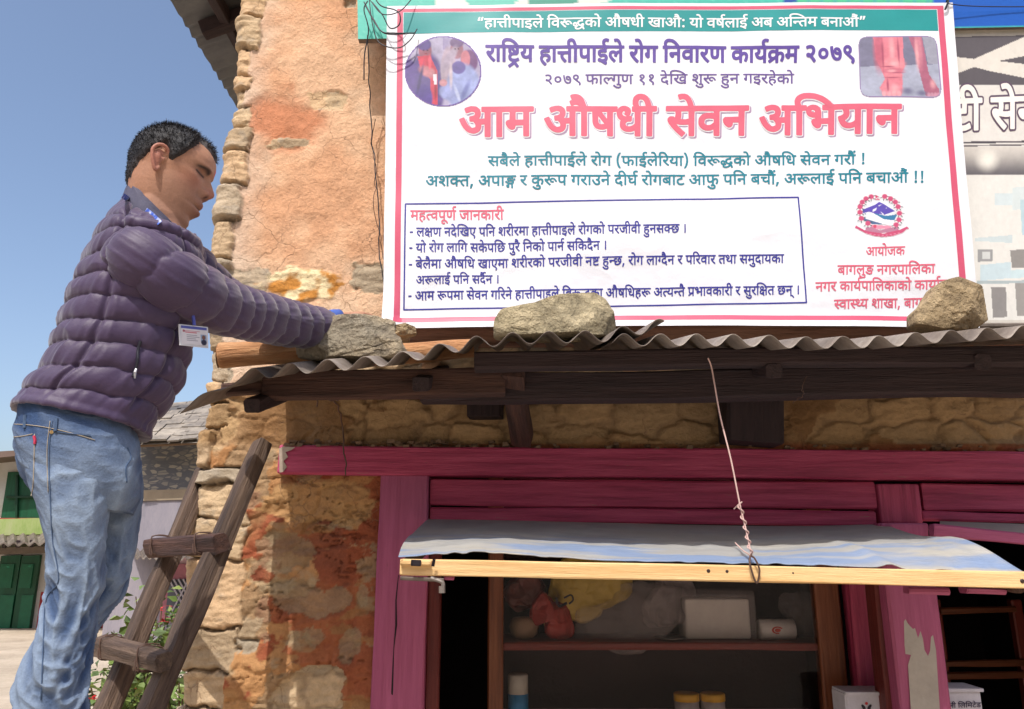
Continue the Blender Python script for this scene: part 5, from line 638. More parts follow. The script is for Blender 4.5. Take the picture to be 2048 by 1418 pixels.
[[93,-3,18,0,3,2,0,107,0,1,17,0,3,1,0,2,0,16,-2,1,-2,1,-52,0,-3,-2,0,-16,1,-2,2,-1,12,0,1,-1,0,-49,-5,-5,-9,-5,-6,-2,-8,-1,-7,0,-6,2,-5,3,-3,4,9,6,7,5,6,7,3,5,2,8,1,10,-1,10,-3,8,-3,5,-6,5,-6,4,-6,2,-8,2,-7,-1,-7,-1,-6,-3,-7,-6,-3,-8,-1,-11,2,-8,4,-6,6,-5,10,-4,9,-2,-6,-3,-16,-5,-1,-1,-1,-2,2,-7,5,-11,6,-8,5,-5,9,-5,10,-4,11,-1,11,1,9,2,9,4,1,-1,0,-29],[41,78,0,1,1,13,0,2,-2,1,-9,2,-3,2,-2,3,1,5,3,3,6,0,4,-1,4,-3,3,-5,1,-7,-1,-6,-2,-6]],
[[-37,120,18,0,3,1,0,3,-7,22,0,5,2,5,3,4,6,2,7,0,10,-4,2,0,2,2,4,13,0,3,-5,3,-9,2,-8,1,-9,0,-6,-1,-5,-3,-5,-4,-3,-3,-8,6,-10,4,-6,1,-10,0,-13,-3,-1,-3,6,-16,2,-1,10,3,8,0,6,-3,5,-5,-1,0,-10,3,-8,1,-10,-1,-10,-4,-2,-2,0,-2,6,-15,3,-1,8,3,6,1,11,-1,8,-5]],
[[17,-6,3,1,56,37,1,-34,3,-1,16,0,3,1,0,108,18,1,2,1,1,2,0,14,-2,3,-118,1,-2,-2,-1,-2,0,-16,3,-1,13,-1,0,-43,3,-15,3,-6,4,-6,6,-4,6,-3,-27,-16,-2,-1,1,-4],[46,47,-6,4,-3,3,-1,4,-1,12,0,36,41,1,0,-50,-6,-5,-9,-4,-7,-1]],
[[105,-3,18,0,3,2,0,107,0,1,17,0,3,1,1,2,-1,16,-3,2,-63,0,-2,-2,-1,-16,1,-2,2,-1,23,0,0,-39,-1,-1,-32,0,0,1,0,24,-2,13,-5,11,-8,8,-9,4,-11,2,-11,-2,-9,-4,-3,-3,-4,-5,-1,-4,-1,-7,1,-10,3,-6,3,-4,6,-4,5,-3,8,-2,10,-1,2,1,1,1,2,15,0,-24,-12,-3,-3,-3,-2,-4,1,-8,4,-9,5,-6,7,-5,6,-3,5,0,5,2,4,4,2,5,1,9,33,-1,0,-46],[46,94,-2,1,-12,2,-4,2,-2,4,1,5,2,2,4,0,5,0,3,-2,3,-3,2,-3,1,-7]],
[[17,-3,17,0,2,1,1,1,0,107,1,1,17,0,2,1,1,2,0,15,-2,2,-21,1,-2,2,-2,6,-1,6,1,6,3,5,4,3,7,3,14,2,21,0,16,-4,15,-6,14,-8,14,-10,15,-13,18,0,2,0,1,2,0,3,-14,16,-16,14,-18,11,-20,9,-15,4,-23,3,-23,-1,-14,-3,-9,-5,-5,-4,-7,-8,-3,-10,0,-12,3,-11,-12,-1,-2,-1,0,-2,0,-14,1,-2,2,-1,14,0,1,-1,0,-106]],
[[18,-57,2,1,12,8,1,3,-10,14,-11,12,-13,9,-12,4,-15,1,-7,0,-3,-2,-1,-3,3,-16,2,-1,8,1,8,0,11,-4,10,-9]],
[[61,-3,13,0,11,2,6,2,8,5,6,7,3,5,2,8,0,10,-2,7,-3,5,-3,3,-7,5,-8,4,-10,2,-12,0,-12,-3,-5,6,-1,3,0,4,3,3,4,0,44,1,2,3,0,28,34,0,1,2,1,2,0,14,-2,2,-134,1,-3,-2,0,-16,2,-3,77,0,1,-1,0,-9,-1,-1,-28,-1,-8,-2,-7,-4,-4,-4,-3,-5,-2,-6,0,-7,2,-8,5,-8,8,-8,9,-6,2,-1,11,4,9,1,9,-1,5,-2,2,-3,1,-3,0,-5,-2,-4,-5,-3,-6,-2,-12,0,-12,3,-8,3,-7,5,-8,6,-8,9,-2,1,-14,-11,-1,-2,1,-3,9,-9,8,-7,10,-7,13,-5],[108,54,5,-1,5,1,5,4,3,5,0,6,-1,5,-4,5,-5,2,-5,1,-5,-2,-4,-4,-3,-5,0,-5,1,-5,4,-5]],
[[64,-5,3,0,11,11,1,2,0,2,-24,22,-16,18,4,2,18,-4,17,-1,17,1,3,1,2,2,-1,16,-2,2,-23,-1,-14,1,-2,1,3,8,2,9,0,11,-2,9,21,1,2,2,0,16,-2,1,-2,1,-81,-1,-2,-2,0,-15,1,-2,2,-1,38,0,2,-8,0,-9,-1,-8,-2,-6,-1,-1,-5,4,-6,2,-7,1,-5,-2,-4,-2,-3,-5,-1,-4,0,-6,2,-5,3,-6,14,-18,21,-22]],
[[64,-5,3,0,11,11,1,2,0,2,-21,18,-17,18,-2,4,4,2,12,-3,13,-2,12,0,15,1,7,-9,9,-8,9,-5,13,-3,14,1,12,3,9,4,9,6,3,3,1,3,-8,14,-2,1,-2,0,-7,-6,-7,-5,-7,-2,-6,-1,-7,0,-7,1,-5,3,-5,5,0,1,13,7,7,7,6,11,2,10,0,13,-4,10,-7,9,-8,5,-8,3,-9,1,-12,-2,-99,-1,-2,-2,0,-15,1,-2,2,-1,38,0,2,-8,0,-9,-1,-8,-2,-6,-1,-1,-5,4,-6,2,-7,1,-5,-2,-4,-2,-3,-5,-1,-4,0,-6,2,-5,3,-6,14,-18,21,-22],[72,68,-12,1,-2,1,3,7,2,9,0,10,-2,11,21,0,1,-11,3,-6,2,-4,9,-6,15,-5,-9,-4,-5,-2,-12,-1],[117,78,1,16,-2,1,-9,2,-4,5,-1,5,4,3,5,0,5,-1,4,-3,3,-4,1,-6,-1,-7,-2,-6]],
[[56,-4,9,0,11,2,13,4,10,4,1,4,-5,16,-2,2,-3,0,-16,-7,-11,-2,-11,0,-8,2,-7,4,-6,7,-2,8,1,10,6,8,8,5,10,2,20,1,3,1,1,3,1,36,25,0,2,1,2,3,-1,16,-3,2,-106,0,-2,-3,0,-15,1,-2,2,-2,55,0,0,-18,-10,-1,-11,-4,-8,-4,-7,-5,-5,-6,-4,-7,-3,-8,-1,-9,1,-10,3,-9,3,-7,8,-9,7,-5,8,-4,9,-3]],
[[17,-4,17,0,3,1,1,2,0,106,0,1,16,0,3,1,2,3,-1,15,-1,2,-2,1,-20,1,-5,14,-8,15,-8,11,-10,8,-7,3,-11,3,-12,0,-10,-2,-5,-2,-7,-5,-4,-4,-4,-7,-1,-5,-2,-9,2,-14,4,-10,3,-6,18,0,2,1,2,2,0,2,-6,14,0,6,0,6,1,4,3,4,4,2,4,1,9,-1,6,-3,6,-5,7,-11,5,-12,-1,-1,-11,0,-2,-1,-1,-2,0,-15,1,-3,2,-1,15,0,0,-106,1,-3]],
[[65,-6,3,1,11,11,1,4,-28,26,-12,13,1,1,2,1,15,-3,15,-2,13,0,11,2,0,-49,2,-2,2,-1,17,0,2,1,1,4,0,105,18,0,2,2,1,2,0,15,-2,3,-140,0,-3,-1,-1,-2,0,-15,2,-3,40,-1,1,-7,0,-9,-1,-8,-2,-5,-6,4,-5,1,-7,0,-6,-1,-4,-3,-3,-5,-1,-5,1,-6,5,-11,16,-20,22,-23,15,-13],[67,69,-8,1,3,8,1,8,0,10,-1,10,35,0,0,-35,-13,-2]],
[[-34,119,16,0,2,1,1,3,-4,15,-6,15,-5,10,-5,7,-8,7,-6,4,-7,2,-15,0,-9,-2,-5,-2,-1,-4,6,-16,3,-1,9,2,7,0,5,-1,5,-4,7,-12,7,-22]],
[[30,34,7,1,5,4,2,6,1,11,32,0,3,1,1,3,0,14,-1,2,-3,2,-58,0,-6,-1,-5,-3,-3,-3,-2,-6,1,-6,3,-7,5,-8,6,-5,6,-4],[-2,107,77,-1,3,2,1,2,-1,16,-1,2,-2,0,-76,0,-2,-1,-1,-2,0,-15]],
[[68,-6,3,1,11,11,1,4,-30,26,-12,13,0,1,15,9,5,5,5,7,3,7,2,10,0,8,-1,10,15,0,3,2,1,3,0,14,-1,2,-3,1,-87,0,-2,-2,0,-2,0,-14,2,-3,47,-1,2,-8,0,-8,-2,-6,-3,-5,-5,-4,-5,5,-6,2,-7,1,-6,-2,-4,-2,-4,-5,-1,-4,0,-6,2,-6,5,-7,14,-17,25,-26,16,-13]],
[[148,-3,17,0,2,0,1,2,0,107,1,1,17,0,2,1,1,2,0,14,-1,3,-2,1,-186,0,-3,-2,0,-16,1,-2,2,-1,21,0,1,-1,0,-38,-12,-3,-3,-3,-2,-5,0,-5,2,-6,4,-6,6,-6,9,-6,8,-1,5,2,3,4,2,5,1,9,40,0,6,-9,5,-4,6,-4,8,-3,10,-1,9,1,8,2,8,3,1,-1,0,-31],[117,47,-7,3,-3,4,-1,4,-1,13,0,36,40,0,1,-1,-1,-49,-7,-6,-7,-3,-7,-1],[45,67,0,40,36,0,1,-1,0,-38]],
[[61,-3,13,0,11,2,6,2,8,5,6,7,3,5,2,8,0,10,-2,7,-3,5,-3,3,-7,5,-8,4,-10,2,-12,0,-12,-3,-5,6,-1,3,0,4,3,3,4,0,44,1,2,3,0,28,18,0,3,1,1,2,-1,16,-3,2,-119,-1,-2,-1,0,-2,0,-14,2,-3,77,0,1,-1,0,-9,-1,-1,-28,-1,-8,-2,-7,-4,-4,-4,-3,-5,-2,-6,0,-7,2,-8,5,-8,8,-8,9,-6,2,-1,11,4,9,1,9,-1,5,-2,3,-3,0,-3,0,-5,-2,-4,-5,-3,-6,-2,-12,0,-12,3,-8,3,-7,5,-8,6,-8,9,-2,1,-14,-11,-1,-2,1,-3,9,-9,8,-7,10,-7,13,-5]],
[[116,-8,21,0,4,2,2,4,0,103,2,1,16,0,1,-1,0,-101,1,-3,3,-4,4,-1,18,0,3,1,3,2,1,5,0,101,1,1,14,0,3,2,2,2,1,4,0,15,-1,3,-2,3,-5,2,-105,0,-4,-2,-2,-3,-1,-3,0,-6,-1,-1,-6,7,-8,5,-10,4,-15,1,-10,-1,-7,-2,-11,-4,-5,-4,-2,-4,0,-4,6,-15,4,-4,6,0,11,5,7,2,7,0,5,-2,0,-5,-1,-3,-5,-2,-14,-3,-3,-3,-1,-4,1,-15,1,-4,3,-2,3,-1,10,0,1,0,6,-8,2,-8,-2,-3,-5,-2,-7,1,-6,3,-5,6,-6,8,-12,24,-4,3,-4,1,-17,-6,-3,-3,-2,-4,1,-4,5,-10,13,-24,6,-7,9,-8,12,-8,13,-3,16,0,13,5,9,7,4,5,3,8,1,14,8,1,0,-49,2,-4],[95,79,5,13,0,10,10,0,0,-22,-4,-1]],
[[83,-8,20,0,4,1,3,4,0,104,1,1,13,0,5,3,2,5,0,15,-2,4,-3,3,-4,1,-122,0,-4,-1,-3,-3,-1,-4,0,-15,1,-4,5,-4,18,0,1,-1,0,-28,-8,-2,-4,-3,-3,-4,-2,-5,0,-9,5,-10,6,-8,7,-6,7,-3,7,-1,7,1,6,5,4,6,1,7,27,0,0,-42,2,-4],[50,73,0,29,27,-1,0,-28]],
[[116,-8,21,0,4,2,2,4,0,103,2,1,16,0,1,-1,0,-101,1,-3,3,-4,4,-1,18,0,5,2,2,3,0,3,0,101,1,1,15,0,3,3,2,4,0,16,-2,5,-5,3,-17,0,-8,23,-5,9,-5,7,-10,9,-7,4,-8,2,-8,1,-11,-1,-10,-3,-4,-3,-1,-3,0,-3,4,-15,-6,-4,-2,-3,0,-3,5,-17,-13,0,-4,-2,-3,-4,-1,-9,-6,7,-8,5,-9,4,-7,1,-12,0,-10,-2,-15,-5,-4,-3,-2,-2,-1,-3,0,-4,6,-15,4,-4,6,0,11,5,7,2,7,0,5,-2,0,-5,-1,-3,-5,-2,-14,-3,-3,-3,-1,-4,1,-15,1,-3,2,-2,3,-2,12,0,5,-6,2,-4,1,-6,-1,-3,-5,-2,-6,0,-5,2,-5,4,-6,7,-5,9,-10,20,-4,3,-5,1,-15,-6,-3,-2,-2,-4,0,-5,9,-18,5,-9,9,-13,6,-6,9,-7,7,-4,7,-2,7,-1,11,0,10,2,9,4,7,6,5,8,3,10,0,9,8,1,0,-49,2,-4],[95,79,5,13,0,10,10,0,0,-22,-4,-1]],
[[79,-8,20,0,4,1,3,4,0,104,1,1,13,0,5,3,2,5,0,15,-1,4,-3,3,-4,1,-119,0,-4,-1,-3,-3,-1,-3,0,-17,1,-3,3,-3,11,-2,1,-42,2,-10,4,-9,5,-6,5,-5,7,-4,8,-3,8,-1,8,0,9,1,9,3,0,-27,3,-4],[49,52,-5,2,-2,3,-2,10,0,7,1,2,17,-23,-3,-1],[73,83,-14,18,0,1,14,-1]],
[[86,-8,20,0,4,1,3,4,1,104,0,1,13,0,6,3,1,5,0,15,0,3,-4,4,-4,1,-51,0,-3,-1,-3,-3,-2,-10,-4,6,-4,3,-6,4,-7,2,-14,1,-6,-2,-7,-2,-8,-6,-6,-8,-4,-9,-1,-9,1,-9,2,-8,5,-7,9,-9,-2,-7,-1,-9,1,-10,2,-6,5,-7,4,-5,8,-5,6,-2,10,-2,10,-1,11,1,9,3,1,-18,2,-4],[58,43,-6,1,-4,2,-1,3,0,4,1,2,3,2,6,1,10,0,3,2,2,2,1,3,2,17,-1,3,-3,2,-6,2,4,8,1,6,10,-2,0,-48,-10,-8,-6,-1],[33,92,-1,4,0,5,2,3,3,1,-3,-6,0,-6]],
[[15,-8,21,0,4,2,2,3,0,104,1,1,13,0,5,3,2,5,0,16,-2,4,-4,2,-18,1,-6,17,-6,13,-6,9,-8,8,-8,5,-8,2,-9,1,-11,-1,-9,-4,-6,-3,-6,-6,-4,-5,-2,-5,-2,-9,0,-8,1,-8,4,-14,3,-6,2,-3,4,-1,18,0,5,2,2,5,0,3,-6,17,0,7,1,5,2,2,3,1,7,-2,4,-4,4,-7,4,-11,-8,0,-5,-4,-1,-4,0,-16,1,-4,4,-3,11,0,1,-1,0,-101,2,-5]],
[[63,-10,4,-1,4,3,12,12,1,3,0,3,-2,4,-20,18,-12,12,1,0,21,-2,20,1,1,-1,0,-42,1,-4,3,-3,3,-1,17,0,4,0,4,4,1,4,0,102,14,0,3,2,3,3,1,3,0,16,-2,3,-3,3,-4,1,-138,0,-4,-1,-3,-3,-1,-4,0,-15,0,-3,3,-4,5,-1,34,0,1,-10,-1,-9,-6,3,-7,1,-8,-1,-6,-3,-4,-4,-3,-6,0,-5,1,-7,2,-6,3,-6,15,-19,24,-25,14,-13],[66,73,-1,1,3,15,0,13,24,0,1,-27,-12,-2]],
[[-36,115,19,0,4,2,3,5,-3,10,-6,18,-4,10,-5,9,-6,7,-6,5,-12,5,-8,1,-11,0,-10,-1,-6,-3,-2,-3,-1,-5,6,-18,3,-3,3,-1,14,3,4,0,4,-2,4,-5,3,-7,8,-23,2,-3]],
[[75,-8,20,0,4,2,2,3,1,104,1,1,13,0,5,3,2,5,0,15,-1,3,-3,3,-5,2,-114,0,-4,-1,-3,-3,-1,-5,0,-15,1,-3,3,-3,4,-1,39,0,8,-1,-10,-1,-12,-4,-10,-6,-8,-9,-5,-11,-1,-12,1,-9,3,-11,5,-7,6,-6,7,-4,8,-4,8,-1,11,-1,11,2,7,2,1,-1,0,-20,2,-3],[47,46,-7,1,-5,4,-1,4,0,5,1,3,2,3,5,2,7,2,12,-1,7,-1,1,-1,-1,-12,-10,-7],[67,100,-11,1,12,1,1,-2]],
[[74,-8,21,0,4,2,2,3,1,104,1,1,13,0,4,3,2,5,0,15,-1,4,-3,3,-4,1,-114,0,-4,-1,-3,-3,-1,-3,0,-16,1,-4,4,-4,70,0,2,-1,-1,-19,-49,0,-7,-1,-5,-2,-4,-4,-3,-5,-1,-7,1,-5,2,-6,7,-11,9,-8,5,-2,5,-2,9,1,7,5,4,6,2,10,18,0,1,-52,1,-4]],
[[116,-8,21,0,4,2,2,3,0,104,2,1,13,0,5,4,1,4,0,14,-1,5,-3,3,-4,1,-53,0,-4,-2,-2,-3,-1,-3,0,-6,-1,-1,-6,7,-7,5,-6,2,-10,2,-10,1,-10,-1,-11,-4,-10,-4,-4,-4,0,-5,6,-16,3,-3,6,-1,13,5,7,2,7,0,4,-2,0,-5,-1,-3,-5,-2,-14,-3,-3,-3,-1,-4,1,-15,1,-4,3,-2,3,-1,10,0,1,0,6,-8,2,-8,-2,-3,-5,-2,-7,1,-6,3,-5,6,-6,8,-12,24,-4,3,-4,1,-17,-6,-3,-3,-2,-4,1,-4,5,-10,13,-23,11,-13,9,-7,7,-4,13,-3,16,0,13,5,9,7,4,5,3,8,1,14,8,1,0,-49,2,-4],[95,79,5,13,0,10,10,0,0,-22,-4,-1]],
[[15,-8,21,0,4,2,2,3,0,104,1,1,15,1,3,2,2,4,0,16,-1,4,-3,3,-3,1,-18,0,-2,4,-1,5,1,4,2,3,6,4,11,3,17,0,16,-2,20,-7,14,-8,14,-10,15,-14,3,0,18,0,4,1,3,2,2,4,-1,4,-10,13,-11,11,-17,14,-19,10,-21,8,-17,4,-25,2,-14,-1,-8,-2,-14,-5,-9,-6,-4,-5,-5,-7,-3,-10,-1,-9,1,-10,-7,-1,-2,-2,-2,-3,0,-17,1,-4,3,-3,13,-2,0,-101,2,-5]],
[[104,-8,20,0,4,2,3,3,0,104,1,1,13,0,5,3,2,5,0,15,-2,4,-3,3,-3,1,-66,0,-4,-3,-2,-3,0,-14,-1,-1,-4,7,-5,6,-6,5,-8,3,-8,2,-10,0,-10,-3,-8,-4,-6,-6,-4,-8,-1,-10,1,-9,4,-10,6,-6,9,-5,12,-4,-6,-6,-3,-7,2,-9,4,-9,6,-7,7,-6,7,-3,7,-1,6,1,6,4,4,5,2,10,23,-1,0,-42,2,-4],[75,73,-1,31,0,1,5,-3,18,0,1,-1,0,-28],[38,101,-5,1,-2,2,1,1,5,0,3,-4]],
[[79,-8,21,0,4,2,2,3,1,104,1,1,13,0,5,4,1,5,0,14,-1,4,-3,3,-4,1,-119,0,-4,-1,-3,-3,-1,-4,0,-16,1,-4,3,-2,3,-1,21,0,3,-8,0,-6,-2,-3,-6,-4,-11,-3,-3,-2,-1,-3,-1,-4,3,-13,6,-13,7,-10,5,-5,6,-4,11,-4,7,-2,11,0,10,2,8,2,1,-24,2,-4],[52,49,-8,1,-3,2,-3,4,5,4,5,5,5,8,3,8,0,7,-1,13,1,1,17,0,0,-44,-10,-7]],
[[15,-8,21,0,4,2,2,4,0,103,1,1,14,0,3,2,2,3,1,19,-2,4,-4,2,-58,1,-4,-2,-3,-4,0,-17,1,-4,5,-4,10,0,1,-1,0,-101,2,-5]],
[[47,-11,18,0,16,3,21,7,3,3,2,3,1,7,-6,16,-2,4,-4,3,-7,1,-20,-8,-9,-2,-8,1,-7,2,-4,3,-3,4,-1,7,0,4,2,3,4,4,3,2,10,2,20,0,4,2,4,3,2,6,0,29,21,1,5,3,3,4,0,4,0,17,-2,5,-5,3,-4,1,-105,0,-6,-2,-4,-5,-1,-4,1,-17,2,-5,3,-3,6,-1,46,-1,0,-3,-12,-3,-9,-4,-8,-5,-7,-6,-6,-8,-3,-6,-3,-9,0,-10,0,-11,3,-10,5,-9,5,-7,8,-7,8,-5,10,-4]],
[[14,-11,22,0,5,2,4,5,1,4,0,98,12,1,4,2,2,3,2,5,0,18,-3,5,-5,3,-17,1,-8,18,-9,14,-9,10,-7,5,-8,4,-13,3,-9,1,-12,-2,-10,-3,-5,-3,-6,-5,-6,-8,-4,-9,-1,-7,0,-11,2,-10,6,-15,4,-5,5,-2,18,0,4,2,3,2,4,6,-1,5,-6,16,0,6,2,4,6,1,7,-2,5,-4,6,-9,0,-2,-6,-2,-3,-3,-1,-3,-1,-19,2,-5,3,-3,4,-2,9,-1,0,-99,3,-6]],
[[61,-13,6,-1,6,3,12,13,2,3,1,4,-1,4,-3,4,-16,14,-9,9,13,-1,18,0,0,-40,2,-5,3,-4,5,-2,19,1,5,1,4,5,1,5,0,98,13,1,4,3,3,4,1,4,0,17,-2,4,-4,3,-6,2,-138,0,-6,-2,-4,-4,-2,-4,1,-17,1,-4,3,-4,6,-2,31,0,1,-1,1,-8,-1,-2,-8,2,-9,0,-8,-4,-5,-5,-4,-6,-1,-6,1,-8,3,-8,9,-14,17,-20,23,-22,9,-9],[70,76,1,22,18,1,1,-21,-7,-2]],
[[-38,112,4,-1,18,1,6,3,3,6,-1,5,-6,20,-6,15,-6,10,-6,7,-6,5,-5,3,-8,3,-9,2,-11,-1,-11,-1,-6,-3,-4,-4,-1,-6,7,-21,3,-3,4,-2,4,0,11,3,3,0,3,-2,3,-4,4,-7,7,-22,2,-3]],
[[25,27,6,-1,5,1,8,3,6,8,3,10,25,0,4,1,3,2,2,4,2,5,-1,16,-2,6,-4,2,-4,1,-59,0,-9,-1,-8,-4,-4,-6,-2,-7,0,-7,2,-8,5,-9,7,-8,8,-6],[-1,99,79,0,5,3,3,6,0,17,-1,4,-4,5,-6,2,-75,0,-4,-1,-4,-2,-3,-5,-1,-18,1,-4,3,-4,3,-2]],
[[64,-13,7,-1,5,3,12,13,2,4,0,5,-3,6,-21,17,-13,14,11,8,9,12,5,12,1,19,10,0,4,3,2,3,1,6,0,15,-1,4,-4,4,-6,2,-85,0,-5,-1,-5,-4,-2,-5,1,-17,1,-4,2,-3,3,-2,4,-1,40,0,1,-3,-1,-6,-2,-5,-9,4,-10,1,-8,-2,-7,-4,-4,-6,-2,-7,0,-8,2,-8,9,-13,17,-20,24,-23,12,-11]]]
